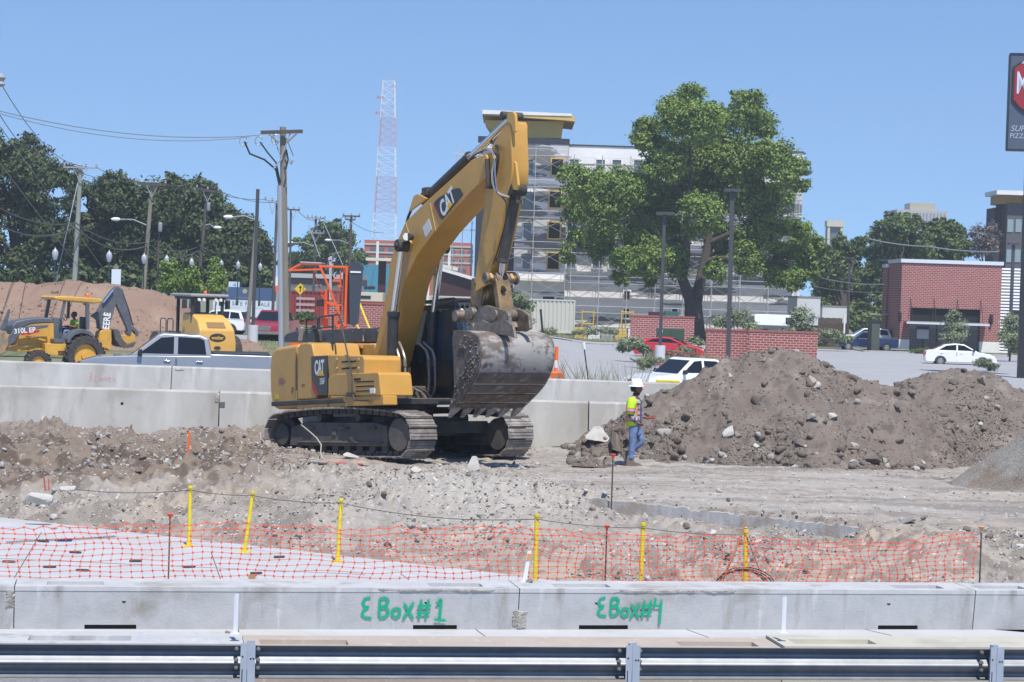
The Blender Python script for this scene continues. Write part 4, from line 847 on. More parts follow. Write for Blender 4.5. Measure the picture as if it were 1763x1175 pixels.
q = E2(388, 750); Mq = Matrix.Rotation(R(-48), 4, 'Y'); MB().box((-.16, -.003, -.13), (.16, .004, .13), M=Matrix.Translation((q[0], -.302, q[1])) @ Matrix.Rotation(-math.atan2(ang_x.z, ang_x.x), 4, 'Y')).build('boom_plate', mat('plate white', (.62, .61, .58), .5), exc)
text('MUSTANG', 1.0, 'lettering', m_blk, exc, frame((q[0]-.02, -.3065, q[1]), ang_x, ang_y) @ Matrix.Scale(.075, 4), ext=.001) if 0 else None
b = MB()
for p0, p1 in (((405, 605), (437, 765)), ((262, 715), (300, 840))):
    a_, c_ = E2(*p0), E2(*p1); b.bar((a_[0], -.303, a_[1]), (c_[0], -.303, c_[1]), .006, .02)
b.build('weld_seam', mat('weld', (.68, .42, .12), .5), exc)
# boom underside: access covers and stains
# boom cylinders
PIV = E2(243, 850, -.47); BAS = E1(775, 765, -.52); MID = E1(800, 262, -.50)
for s_ in (-1, 1):
    v = .47*s_; b = MB(); b.cyl((BAS[0], v, BAS[1]), (MID[0], v, MID[1]), .115, n=20); b.cyl((MID[0]-.0, v, MID[1]-.06), (MID[0]+.01, v, MID[1]+.04), .135, n=20); b.cyl((BAS[0], v-.1, BAS[1]), (BAS[0], v+.1, BAS[1]), .15, n=18)
    b.build('boom_cylinder', m_blk, exc, smooth=True)
    MB().cyl((MID[0], v, MID[1]), (PIV[0], v, PIV[1]), .062, n=18).build('cylinder_rod', m_chrome, exc, smooth=True)
    b = MB(); b.cyl((PIV[0], v-.13, PIV[1]), (PIV[0], v+.13, PIV[1]), .13, n=20); b.cyl((PIV[0], v-.17, PIV[1]), (PIV[0], v+.17, PIV[1]), .06, n=12); b.build('rod_eye', m_blkd, exc, bev=.015)
MB().cyl((PIV[0], -.36, PIV[1]), (PIV[0], .36, PIV[1]), .12, n=20).build('boom_boss', m_cat2, exc, bev=.02)
q = E2(312, 802); b = MB(); b.cyl((q[0]+.06, -.50, q[1]), (q[0]-.02, -.34, q[1]), .095, .06, n=18); b.build('boom_lamp', m_blkd, exc, bev=.01); MB().cyl((q[0]+.065, -.505, q[1]), (q[0]+.06, -.5, q[1]), .08, n=18).build('boom_lamp_lens', m_lamp, exc)
# stick cylinder along the top of the boom
SB, SM, SR = E2(372, 592, 0), E2(640, 335, 0), E2(878, 108, 0)
b = MB(); b.cyl((SB[0], 0, SB[1]), (SM[0], 0, SM[1]), .115, n=22); b.cyl((SM[0]-.08, 0, SM[1]-.06), (SM[0], 0, SM[1]), .135, n=22); b.build('stick_cylinder', m_blk, exc, smooth=True)
MB().cyl((SM[0], 0, SM[1]), (SR[0], 0, SR[1]), .065, n=18).build('cylinder_rod', m_chrome, exc, smooth=True)
b = MB(); q0, q1, q2 = E2(330, 655, 0), E2(372, 585, 0), E2(430, 580, 0)
for v in (-.2, .14): b.prism([q0, (q1[0]-.1, q1[1]+.08), (q1[0]+.08, q1[1]+.1), q2], v, v+.06, side)
b.build('cylinder_bracket', m_cat2, exc, fix=True)
q = E2(405, 540, 0); MB().box((q[0]-.13, -.14, q[1]-.08), (q[0]+.13, .14, q[1]+.09)).build('hose_block', m_blkd, exc, bev=.02)
# hoses
def ehose(pts, r=.022, m=m_hose, nm='hose', n=6):
    Q = [Vector((E2(x, y, v)[0], v, E2(x, y, v)[1])) for x, y, v in pts]; out = []
    for i in range(len(Q)-1):
        p0, p1, p2, p3 = Q[max(i-1, 0)], Q[i], Q[i+1], Q[min(i+2, len(Q)-1)]
        for j in range(6): t = j/6; out.append(.5*((2*p1)+(p2-p0)*t+(2*p0-5*p1+4*p2-p3)*t*t+(3*p1-p0-3*p2+p3)*t**3))
    out.append(Q[-1]); return MB().tube(out, r, n).build(nm, m, exc, smooth=True)
for o_ in (0, .08): ehose([(400, 540, -.1+o_), (355, 555, -.1+o_), (315, 610, -.12+o_), (280, 680, -.15+o_), (258, 760, -.2+o_)], .03)
for k, (dx, dy) in enumerate(((0, 0), (6, 8), (12, 2), (-6, 6))):
    ehose([(630+dx, 340+dy, -.15), (690, 302+dy, -.2), (745+dx, 288+dy, -.3), (780, 340+dy, -.36), (768+dx, 420, -.38), (775+dx, 500, -.38), (800, 545+dy, -.38), (860, 568+dy, -.3)], .016, [m_tan, m_hose, m_chrome, m_tan][k])
ehose([(700, 310, .1), (740, 262, .1), (765, 255, .0), (800, 300, -.3), (788, 420, -.32), (760, 520, -.30)], .028)
ehose([(820, 570, -.3), (845, 610, -.32), (838, 720, -.34), (800, 860, -.34), (770, 960, -.34)], .014)
ehose([(735, 350, -.33), (742, 480, -.32), (738, 520, -.32)], .05, m_blkd, 'hose_guard')
# --- stick
st_l = [E2(*p, -.20) for p in [(852, 128), (838, 150), (800, 205), (765, 262), (742, 330), (730, 400), (722, 560), (703, 690), (684, 860), (664, 1010), (655, 1060)]]
st_r = [E2(*p, -.20) for p in [(700, 1110), (738, 1040), (768, 900), (800, 770), (842, 560), (868, 480), (876, 400), (868, 200), (868, 150), (862, 130)]]
eprism('stick', st_l+st_r, -.19, .19, m_cat, bev=.02)
# lighter top cap plates and cylinder ears at the head of the stick
for v in (-.20, .13):
    ear = [E2(*p, v) for p in [(845, 128), (848, 95), (862, 76), (880, 74), (893, 90), (897, 140), (897, 190), (884, 196), (872, 150)]]
    eprism('stick_ear', ear, v, v+.06, m_cat2, bev=.01)
q = E2(876, 100, 0); MB().cyl((q[0], -.23, q[1]), (q[0], .23, q[1]), .075, n=18).build('pin', m_blkd, exc, bev=.01)
bmi = E2(884, 370, -.19)[0]
# front plates for the bucket cylinder bracket
for v in (-.15, .09):
    pp = [E2(*p, v) for p in [(872, 370), (884, 360), (897, 372), (912, 500), (900, 530), (868, 520)]]; eprism('cylinder_bracket', pp, v, v+.05, m_cat2, bev=.008)
# bucket cylinder
C0, C1, C2 = E2(905, 525, 0), E2(822, 945, 0), E2(812, 1040, 0)
b = MB(); b.cyl((C0[0], 0, C0[1]), (C1[0], 0, C1[1]), .105, n=20); b.cyl((C1[0], 0, C1[1]), (C1[0]+.01, 0, C1[1]+.08), .125, n=20); b.cyl((C0[0], -.17, C0[1]), (C0[0], .17, C0[1]), .12, n=16); b.cyl((C0[0]-.03, 0, C0[1]-.2), (C0[0]-.035, 0, C0[1]-.27), .125, n=20); b.build('bucket_cylinder', m_blkd, exc, smooth=True)
MB().cyl((C1[0], 0, C1[1]), (C2[0], 0, C2[1]), .06, n=16).build('cylinder_rod', m_chrome, exc, smooth=True)
# --- linkage: tilt links, power link, stick tip
J = C2; TP = E1(1268, 205, 0)      # rod end pin and stick tip
b = MB()
for v in (-.26, .20):
    a_ = E2(672, 1098, v); b.prism([(a_[0]-.05, a_[1]-.06), (J[0]-.02, J[1]-.09), (J[0]+.10, J[1]), (J[0]+.02, J[1]+.10), (a_[0]-.03, a_[1]+.08)], v, v+.06, side)
b.build('tilt_link', m_cat2, exc, bev=.01, fix=True)
b = MB(); b.cyl((J[0], -.36, J[1]), (J[0], .36, J[1]), .075, n=16)
for v in (-.36, -.14, .10, .32): b.cyl((J[0], v, J[1]), (J[0], v+.05, J[1]), .115, n=18)
b.build('link_pin', m_pin, exc, bev=.012)
tip = [E2(655, 1040, -.17), E2(745, 1030, -.17), E1(1330, 30, -.17), E1(1325, 160, -.17), E1(1300, 232, -.17), E1(1262, 240, -.17), E1(1240, 190, -.17), E1(1248, 60, -.17)]
eprism('stick_tip', tip, -.18, .18, m_grease, bev=.02)
D_ = E1(1440, 262, 0)
b = MB(); b.prism([(J[0]-.08, J[1]), (J[0]+.08, J[1]+.02), (D_[0]+.08, D_[1]), (D_[0]-.1, D_[1]-.03)], -.16, .16, side); b.cyl((D_[0], -.22, D_[1]), (D_[0], .22, D_[1]), .10, n=18)
b.build('power_link', m_grease, exc, bev=.03, fix=True)
for (x_, y_) in ((1395, 60), (1385, 130)): q = E1(x_, y_, -.17); MB().cyl((q[0]+.05, -.05, q[1]), (q[0]+.10, -.05, q[1]), .05, n=10).build('link_hole', m_black, exc)
# quick coupler
b = MB(); qa = [E1(x, y, -.22) for x, y in [(1222, 235), (1275, 262), (1300, 222), (1340, 215), (1430, 240), (1462, 265), (1470, 345), (1440, 362), (1330, 352), (1280, 330), (1232, 318), (1212, 275)]]
for v in (-.26, .18): b.prism(qa, v, v+.08, side)
b.build('coupler_plate', m_pin, exc, bev=.02, fix=True)
b = MB(); q1 = [E1(x, y, 0) for x, y in [(1345, 250), (1440, 262), (1462, 340), (1345, 345)]]; b.prism(q1, -.2, .2, side)
for x_, y_, r_, w_ in ((1240, 278, .12, .36), (1310, 262, .13, .30), (1445, 270, .11, .30), (1325, 345, .10, .33)): q = E1(x_, y_, 0); b.cyl((q[0], -w_, q[1]), (q[0], w_, q[1]), r_, n=18)
b.build('quick_coupler', m_pin, exc, bev=.02, fix=True)
# --- bucket
BW = .80
bp = [E1(*p, -BW) for p in [(1150, 358), (1215, 358), (1262, 372), (1292, 405), (1303, 470), (1292, 560), (1262, 640), (1225, 695), (1180, 745), (1130, 795)]]
lip = E1(1118, 800, -BW); inner = [E1(*p, -BW) for p in [(1140, 745), (1152, 690), (1148, 500), (1142, 400)]]
bk = MB(); n = len(bp)
def inset(pts, d):
    out = []
    for i, p in enumerate(pts):
        a_ = Vector(pts[max(i-1, 0)]); c_ = Vector(pts[min(i+1, len(pts)-1)]); t = (c_-a_).normalized(); out.append((p[0]+t.y*-d*-1*-1, p[1]-(-t.x)*-d*-1*-1)) if 0 else out.append((p[0]+t.y*d, p[1]-t.x*d))
    return out
# fine outline of the back by interpolation
def smoothline(pts, m_=5):
    Q = [Vector(p) for p in pts]; out = []
    for i in range(len(Q)-1):
        p0, p1, p2, p3 = Q[max(i-1, 0)], Q[i], Q[i+1], Q[min(i+2, len(Q)-1)]
        for j in range(m_): t = j/m_; q = .5*((2*p1)+(p2-p0)*t+(2*p0-5*p1+4*p2-p3)*t*t+(3*p1-p0-3*p2+p3)*t**3); out.append((q.x, q.y))
    out.append(tuple(Q[-1])); return out
bs = smoothline(bp, 5); ins = inset(bs, .035); N_ = len(bs); ny_ = 14; vs = []
for k in range(ny_+1):
    v = -BW+2*BW*k/ny_; vs += [(u, v, w) for u, w in bs]
for k in range(ny_+1):
    v = -BW+2*BW*k/ny_; vs += [(u, v, w) for u, w in ins]
o_ = (ny_+1)*N_
fs = [(k*N_+j, k*N_+j+1, (k+1)*N_+j+1, (k+1)*N_+j) for k in range(ny_) for j in range(N_-1)]+[(o_+k*N_+j, o_+(k+1)*N_+j, o_+(k+1)*N_+j+1, o_+k*N_+j+1) for k in range(ny_) for j in range(N_-1)]
fs += [(k*N_+j, o_+k*N_+j, o_+(k+1)*N_+j, (k+1)*N_+j) for k in range(ny_) for j in (0, N_-1)]
buk = MB().add(vs, fs).build('bucket', m_bucket, exc, smooth=True)
sp_ = bs+[lip]+inner
for v in (-BW-.02, BW-.02): MB().prism(sp_, v, v+.045, side).build('side_plate', m_bmud if v < 0 else m_bucket, buk, bev=.008, fix=True)
# wear strips and side edge on the back
b = MB()
for k in (0.0, .94): 
    v = -BW+2*BW*k*.97+.0
for q0_, q1_ in ((27, 31), (32, 36), (37, 41), (42, 46)):
    for j in range(q0_, q1_):
        if j+1 < N_: a_, c_ = bs[j], bs[j+1]; b.add([(a_[0]+.02, -BW+.03, a_[1]-.008), (c_[0]+.02, -BW+.03, c_[1]-.008), (c_[0]+.02, BW-.03, c_[1]-.008), (a_[0]+.02, BW-.03, a_[1]-.008)], [(0, 1, 2, 3)])
b.build('wear_plate', m_bmud, buk)
te = E1(1100, 838, -BW); t0 = bs[-1]; dv = Vector((te[0]-t0[0], te[1]-t0[1])); tn = Vector((-dv.y, dv.x)).normalized()
for k in range(6):
    v = -BW+.10+(2*BW-.20)*k/5; w0, w1 = .075, .035; b = MB(); a_ = Vector(t0)-dv*.35; c_ = Vector(t0)+dv*1.15
    vs = []
    for q, w_, h_ in ((a_, w0, .06), (Vector(t0)+dv*.25, w0*.85, .05), (c_, w1, .012)):
        vs += [(q.x+tn.x*h_*s1, v+w_*s2, q.y+tn.y*h_*s1) for s1, s2 in ((-1, -1), (-1, 1), (1, 1), (1, -1))]
    b.add(vs, [(0,1,2,3), (8,11,10,9)]+[(4*r_+i, 4*r_+(i+1) % 4, 4*r_+4+(i+1) % 4, 4*r_+4+i) for r_ in (0, 1) for i in range(4)]).build('tooth', m_bucket, buk, bev=.006, fix=True)
# bucket ears and mud inside edge
b = MB()
for v in (-.34, .28): b.prism([E1(*p, v) for p in [(1250, 362), (1262, 318), (1300, 296), (1345, 318), (1440, 300), (1476, 330), (1490, 400), (1440, 385)]], v, v+.06, side)
b.build('bucket_ear', m_pin, buk, bev=.012, fix=True)
rr = random.Random(2); b = MB()
for k in range(150):
    i = rr.randrange(len(sp_)); t = rr.random()**.6; cx_ = sum(p[0] for p in sp_)/len(sp_); cz_ = sum(p[1] for p in sp_)/len(sp_); p = sp_[i]
    b.rock((cx_+(p[0]-cx_)*t*.9, -BW-.02, cz_+(p[1]-cz_)*t*.9), rr.uniform(.015, .06), k, sub=1, flat=.8)
md = b.build('caked_mud', m_bmud, buk); md['kind'] = 'stuff'
# --- cab
cx0, cx1, cz0, cz1, cv0, cv1 = -.25, 1.75, zb+.12, 3.18, .50, 1.48
pf = [(cx0, cz0), (cx1-.25, cz0), (cx1, cz0+.35), (cx1, cz0+1.05), (cx1-.25, cz1-.05), (cx0, cz1-.05)]
b = MB()
for v in (cv0, cv1-.06):
    for i in range(len(pf)): a_, c_ = pf[i], pf[(i+1) % 6]; b.bar((a_[0], v+.03, a_[1]), (c_[0], v+.03, c_[1]), .07, .09)
    b.box((cx0, v, cz0), (cx1-.2, v+.05, cz0+.75)); b.bar((cx0+.75, v+.03, cz0), (cx0+.75, v+.03, cz1-.1), .06, .09)
for i in range(len(pf)): a_ = pf[i]; b.bar((a_[0], cv0, a_[1]), (a_[0], cv1, a_[1]), .07, .07)
b.build('cab_frame', m_blk, exc)
MB().box((cx0-.02, cv0-.02, cz1-.06), (cx1-.15, cv1+.02, cz1+.02)).build('cab_roof', m_blk, exc, bev=.03)
gls = [(cx0+.05, cz0+.7), (cx1-.05, cz0+.7), (cx1-.05, cz0+1.0), (cx1-.28, cz1-.1), (cx0+.05, cz1-.1)]
for v in (cv0+.025, cv1-.03): MB().prism(gls, v, v+.008, side).build('window', m_glassb, exc, fix=True)
a_, c_, d_, e_ = pf[1], pf[2], pf[3], pf[4]
m_fglass = mat('front glass', (.04, .10, .14), .05, spec=.8, alpha=.6)
MB().add([(c_[0], cv0+.05, c_[1]), (c_[0], cv1-.05, c_[1]), (d_[0], cv1-.05, d_[1]), (d_[0], cv0+.05, d_[1]), (e_[0], cv1-.05, e_[1]), (e_[0], cv0+.05, e_[1]), (a_[0], cv0+.05, a_[1]), (a_[0], cv1-.05, a_[1])], [(0, 1, 2, 3), (3, 2, 4, 5), (6, 7, 1, 0)]).build('windscreen', m_fglass, exc)
b = MB()
for k in range(9):
    v = cv0+.03+(cv1-cv0-.06)*k/8; b.tube([(a_[0]+.10, v, a_[1]+.1), (c_[0]+.10, v, c_[1]), (d_[0]+.10, v, d_[1]), (e_[0]+.12, v, e_[1]+.05)], .009, 5)
for k in range(9): z_ = c_[1]-.1+(e_[1]-c_[1]+.05)*k/8; x_ = np.interp(z_, [a_[1], c_[1], d_[1], e_[1]], [a_[0], c_[0], d_[0], e_[0]])+.11; b.tube([(x_, cv0+.02, z_), (x_, cv1-.02, z_)], .008, 5)
b.build('cab_guard', mat('guard grey', (.10, .105, .11), .5), exc)
b = MB()
for k in range(12): x_ = cx0+.1+(cx1-cx0-.3)*k/11; b.bar((x_, cv0-.02, cz1+.10), (x_, cv1+.02, cz1+.10), .03, .03)
for v in (cv0, (cv0+cv1)/2, cv1): b.bar((cx0, v, cz1+.10), (cx1-.1, v, cz1+.10), .04, .05)
for x_ in (cx0+.05, cx1-.2):
    for v in (cv0+.03, cv1-.03): b.cyl((x_, v, cz1), (x_, v, cz1+.1), .02, n=6)
b.build('roof_guard', m_blk, exc)
q = (cx1-.12, cv0+.18); b = MB(); b.cyl((q[0]-.06, q[1], cz1-.16), (q[0]+.02, q[1], cz1-.16), .06, n=14); b.build('cab_lamp', m_lamp, exc, bev=.008)
b = MB(); b.box((cx0+.15, .62, cz0+.1), (cx0+.75, 1.35, cz0+.55)); b.box((cx0+.05, .66, cz0+.5), (cx0+.2, 1.3, cz0+1.3)); b.build('seat', m_blk, exc, bev=.05)
# --- hydraulics beside the boom foot
b = MB(); b.box((.2, -.62, zb+.1), (1.0, .42, zb+.38)); b.box((1.0, -.70, zb+.05), (2.05, .45, zb+.12)); b.build('valve_block', m_und, exc, bev=.02)
for v, x_ in ((-.40, .95), (-.30, 1.0), (.20, 1.1), (.32, 1.15)):
    MB().tube([(x_-.2, v, zb+.12), (x_-.02, v, zb+.3), (x_, v, zb+.5), (x_-.02, v, zb+.95), (x_-.12, v, zb+1.12), (x_-.4, v*.8, zb+1.3)], .028, 8).build('steel_pipe', mat('tan pipe', (.33, .30, .27), .4, .5), exc, smooth=True)
    MB().cyl((x_-.01, v, zb+.78), (x_-.03, v, zb+.93), .042, n=8).build('pipe_fitting', m_pin, exc)
rr = random.Random(8)
for k in range(7):
    x_, v = rr.uniform(.5, 1.2), rr.uniform(-.6, .4); MB().tube([(x_, v, zb+.1), (x_+.15, v+.05, zb+.35), (x_+.3, v+.2, zb+.25), (x_+.35, v+.3, zb+.1)], .022, 6).build('hose', m_hose if k % 3 else m_pin, exc, smooth=True)
q = E1(800, 655, -.8); MB().prism([(q[0]-.25, q[1]-.05), (q[0]+.25, q[1]-.05), (q[0]+.2, q[1]+.02), (q[0]-.2, q[1]+.1)], -.82, -.6, side).build('front_step', m_cat, exc, bev=.02, fix=True)
# loose wire looped over the track
g = lambda x, y, Y: P(430+x/3.264, 460+y/3.264, Y)
pts = [g(60, 930, 44.2), g(62, 965, 43.6), g(110, 1015, 43.3), g(160, 1050, 42.6), g(250, 1060, 42.4), g(330, 1075, 41.9), g(400, 1085, 41.8)]
b = MB(); b.tube(smoothline([], 1) if 0 else pts, .014, 6); tag(b.build('loose_cable', m_tan), 'pale loose cable hanging over the rear of the excavator track and along the ground', 'cable')
pts = [g(290, 888, 43.0), g(330, 920, 42.5), g(375, 960, 42.2), g(402, 1000, 42.0), g(398, 1045, 41.9), g(410, 1080, 41.8)]
tag(MB().tube(pts, .014, 6).build('loose_wire', m_tan), 'pale wire dangling over the middle of the excavator track', 'wire')
a_, c_ = GZ(552, 800, .0), GZ(625, 800, .0); b = MB(); b.tube([GZ(530, 798, .05), GZ(600, 801, .04), GZ(650, 806, .04), GZ(700, 812, .03)], .03, 6); tag(b.build('dark_hose', m_hose), 'dark hose lying on the ground in front of the excavator tracks', 'hose')
MB_ = MB().tube([GZ(560, 797, .06), GZ(600, 798, .06), GZ(625, 800, .05)], .02, 5).build('red_strap', mat('red strap', (.5, .03, .05), .6)); tag(MB_, 'short red strap on the ground beside the dark hose', 'strap')
# ================================================================ people
m_skin = mat('skin', (.20, .085, .05), .55, var=.15, vscale=12); m_jean = mat('blue jeans', (.06, .11, .24), .85, var=.4, vscale=9, col2=(.20, .28, .44), bump=.7, bscale=14)
m_vest = mat('hi vis vest', (.50, .78, .02), .6, var=.15, vscale=9, bump=.4, bscale=12); m_orv = mat('vest orange', (.90, .16, .02), .5); m_ref = mat('reflective tape', (.42, .42, .50), .4)
m_boot = mat('work boots', (.19, .155, .125), .8, var=.3, vscale=20); m_hair = mat('dark hair', (.02, .015, .012), .8); m_hat = mat('hard hat white', (.78, .78, .76), .35)
m_shirt = mat('plaid shirt', (.33, .32, .37), .85); n = m_shirt.node_tree; bs_ = n.nodes['Principled BSDF']; tc = n.nodes.new('ShaderNodeTexCoord'); sx = n.nodes.new('ShaderNodeSeparateXYZ'); n.links.new(tc.outputs['Object'], sx.inputs[0])
pr_ = []
for ax, fr in ((0, 62), (2, 55)):
    s_ = n.nodes.new('ShaderNodeMath'); s_.operation = 'MULTIPLY'; s_.inputs[1].default_value = fr; n.links.new(sx.outputs[ax], s_.inputs[0]); t = n.nodes.new('ShaderNodeMath'); t.operation = 'SINE'; n.links.new(s_.outputs[0], t.inputs[0]); g = n.nodes.new('ShaderNodeMath'); g.operation = 'GREATER_THAN'; g.inputs[1].default_value = .55; n.links.new(t.outputs[0], g.inputs[0]); pr_.append(g)
a = n.nodes.new('ShaderNodeMath'); a.operation = 'MAXIMUM'; n.links.new(pr_[0].outputs[0], a.inputs[0]); n.links.new(pr_[1].outputs[0], a.inputs[1]); mx = n.nodes.new('ShaderNodeMix'); mx.data_type = 'RGBA'; n.links.new(a.outputs[0], mx.inputs[0]); mx.inputs[6].default_value = (.42, .40, .44, 1); mx.inputs[7].default_value = (.09, .08, .13, 1); n.links.new(mx.outputs[2], bs_.inputs['Base Color'])
def skin(name, V, Eg, m, parent=None, root=0, sub=2):
    """V: list of (x,y,z,r or (rx,ry))"""
    me = bpy.data.meshes.new(name); me.from_pydata([v[:3] for v in V], Eg, []); o = bpy.data.objects.new(name, me); COL.objects.link(o)
    o.modifiers.new('s', 'SKIN'); lay = me.skin_vertices[0] if me.skin_vertices else None
    if lay is None:
        bm = bmesh.new(); bm.from_mesh(me); bm.verts.layers.skin.verify(); bm.to_mesh(me); bm.free(); lay = me.skin_vertices[0]
    for i, v in enumerate(V):
        r = v[3]; lay.data[i].radius = (r, r) if not isinstance(r, tuple) else r; lay.data[i].use_root = (i == root)
    s_ = o.modifiers.new('u', 'SUBSURF'); s_.levels = s_.render_levels = sub
    dg = bpy.context.evaluated_depsgraph_get(); dg.update(); m2 = bpy.data.meshes.new_from_object(o.evaluated_get(dg)); bpy.data.objects.remove(o)
    m2.materials.clear(); m2.materials.append(m); m2.polygons.foreach_set('use_smooth', [True]*len(m2.polygons)); m2.name = name
    o = bpy.data.objects.new(name, m2); COL.objects.link(o)
    if parent: o.parent = parent
    return o
def chain(*lists):
    V, Eg = [], []
    for L, at in lists:
        s_ = len(V); V += L
        if at is not None: Eg.append((at, s_))
        Eg += [(s_+k, s_+k+1) for k in range(len(L)-1)]
    return V, Eg
def hand(V, Eg, at, wr, d, palm, curl=.6):
    """wr wrist, d direction of the hand, palm direction the fingers curl towards"""
    d = Vector(d).normalized(); pn = Vector(palm).normalized(); sd = d.cross(pn); w = Vector(wr)
    s_ = len(V); V.append((*(w+d*.045), (.030, .017))); Eg.append((at, s_)); V.append((*(w+d*.085), (.036, .015))); Eg.append((s_, s_+1))
    for k, (o_, l) in enumerate(((-.028, .066), (-.009, .078), (.010, .073), (.028, .058))):
        b0 = w+d*.10+sd*o_; f = len(V); V.append((*b0, .0095)); Eg.append((s_+1, f)); dd = d
        for j in range(2): dd = (dd*(1-curl*.5)+pn*curl*.6).normalized(); b0 = b0+dd*l*.5; V.append((*b0, .0085-.001*j)); Eg.append((f+j, f+j+1))
    f = len(V); t0 = w+d*.04-sd*.032; V.append((*t0, .012)); Eg.append((s_, f)); V.append((*(t0+d*.035+pn*.02-sd*.012), .0105)); Eg.append((f, f+1)); V.append((*(t0+d*.06+pn*.035-sd*.005), .009)); Eg.append((f+1, f+2))
def headmesh(c, r=.1, yaw=0):
    """head looking along +x"""
    bm = bmesh.new(); bmesh.ops.create_icosphere(bm, subdivisions=4, radius=1)
    for v in bm.verts:
        x, y, z = v.co
        if z < 0: w_ = 1+.30*z; x2 = x*(1-.10*max(0, -x))+(.10*(-z) if x > 0 else 0.12*z)
        else: w_ = 1; x2 = x
        X, Y, Z = x2*.98, y*.76*w_, z*1.16
        fr = max(0, x)
        nose = math.exp(-((y/.14)**2+((z+.12)/.20)**2))*fr; X += .22*nose*(1.0 if z < .1 else .5)
        for s in (-1, 1): X -= .11*fr*math.exp(-(((y-s*.32)/.15)**2+((z-.10)/.10)**2))
        X += .05*fr*math.exp(-(((z-.27)/.09)**2))*(abs(y) < .6); X += .05*fr*math.exp(-((y/.28)**2+((z+.46)/.05)**2)); X += .04*fr*math.exp(-((y/.28)**2+((z+.60)/.05)**2)); X -= .04*fr*math.exp(-((y/.3)**2+((z+.53)/.03)**2)); X += .09*fr*math.exp(-((y/.25)**2+((z+.86)/.14)**2))
        for s in (-1, 1): Y += s*.20*math.exp(-(((x+.08)/.13)**2+((z)/.22)**2))*(1 if s*y > .2 else 0)
        v.co = (X*r, Y*r, Z*r)
    bmesh.ops.rotate(bm, verts=bm.verts, matrix=Matrix.Rotation(yaw, 3, 'Z')); bmesh.ops.translate(bm, verts=bm.verts, vec=Vector(c)); me = bpy.data.meshes.new('h'); bm.to_mesh(me); bm.free(); return me
def joinbody(body, hm):
    bm = bmesh.new(); bm.from_mesh(body.data); bm.from_mesh(hm); bm.to_mesh(body.data); bm.free(); body.data.polygons.foreach_set('use_smooth', [True]*len(body.data.polygons))
def shell(name, V, Eg, m, parent, **k): return skin(name, V, Eg, m, parent, **k)
def hardhat(parent, c, r=.125, yaw=0, brim=.055, orange=True):
    b = MB(); b.lathe([(r*1.02, -.005), (r, .02), (r*.97, .06), (r*.82, .105), (r*.5, .135), (.01, .145)], 24, c); b.bar((c[0]-r*.8, c[1], c[2]+.125), (c[0]+r*.8, c[1], c[2]+.125), .03, .03)
    h = b.build('hard_hat', m_hat, parent, smooth=True); b = MB(); b.lathe([(r*.9, 0), (r+brim, -.016), (r+brim, -.010), (r*.9, .012)], 28, c); h2 = b.build('brim', m_hat, h, smooth=True)
    if orange: b = MB(); b.prism([(c[0]+(r+brim+.004)*math.cos(t), c[1]+(r+brim+.004)*math.sin(t)) for t in np.linspace(-1.0, 1.0, 10)]+[(c[0]+(r*.75)*math.cos(t), c[1]+(r*.75)*math.sin(t)) for t in np.linspace(1.0, -1.0, 10)], c[2]-.020, c[2]-.006, lambda u, w, t: (u, w, t)); b.build('brim_front', m_orv, h)
    return h
# --- the walking worker
gp = GZ(1090, 802, 0); gp.z = float(H(gp.x, gp.y))-.01
body, Eg = chain(
    ([(0, 0, .90, (.12, .15)), (-.005, 0, 1.05, (.105, .145)), (-.015, 0, 1.22, (.115, .165)), (-.01, 0, 1.38, (.095, .15)), (.0, 0, 1.45, .055), (.02, 0, 1.52, .05), (.025, 0, 1.58, .06)], None),
    ([(-.035, -.20, 1.36, .058), (-.09, -.245, 1.08, .043), (.06, -.16, .91, .033)], 3), ([(-.0, .20, 1.36, .058), (.03, .235, 1.10, .043), (.24, .16, .985, .033)], 3),
    ([(.0, -.09, .84, .085), (-.02, -.095, .50, .06), (-.045, -.10, .12, .045), (.04, -.10, .06, .042), (.13, -.11, .04, .03)], 0), ([(.03, .09, .84, .085), (.155, .09, .50, .06), (-.13, .10, .26, .045), (-.17, .10, .17, .04), (-.12, .10, .06, .03)], 0))
hand(body, Eg, 9, (.06, -.16, .91), (.75, .35, -.35), (.3, .9, -.1), .8); hand(body, Eg, 12, (.24, .16, .985), (.95, -.15, .1), (.1, -.4, .9), .8)
wk = skin('person', body, Eg, m_skin); joinbody(wk, headmesh((.035, 0, 1.60), .098)); wk.location = gp; wk.scale = (1.0, 1.0, 1.0); wk.rotation_euler = (0, 0, R(-8))
tag(wk, 'worker in white hard hat, yellow vest and jeans walking before the soil pile', 'person')
V, G_ = chain(([(0, 0, 1.0, (.12, .15)), (0, 0, .93, (.135, .168)), (0, 0, .86, (.13, .165))], None), ([(.0, -.09, .80, .105), (-.02, -.095, .66, .09), (-.02, -.095, .50, .078), (-.035, -.10, .30, .070), (-.035, -.10, .13, .074)], 2), ([(.035, .09, .80, .105), (.10, .09, .65, .09), (.16, .09, .50, .08), (.02, .095, .385, .070), (-.10, .10, .285, .068)], 2))
shell('jeans', V, G_, m_jean, wk)
V, G_ = chain(([(0, 0, .80, (.135, .17)), (-.005, 0, 1.0, (.125, .165)), (-.01, 0, 1.22, (.135, .18)), (-.01, 0, 1.37, (.11, .165)), (-.0, 0, 1.44, (.07, .075))], None), ([(-.04, -.205, 1.36, .075), (-.07, -.235, 1.20, .066), (-.09, -.25, 1.07, .058), (.02, -.19, .955, .05), (.07, -.155, .90, .045)], 3), ([(-.0, .205, 1.36, .075), (.03, .24, 1.12, .06), (.13, .20, 1.04, .05), (.20, .175, 1.0, .045)], 3))
shell('shirt', V, G_, m_shirt, wk)
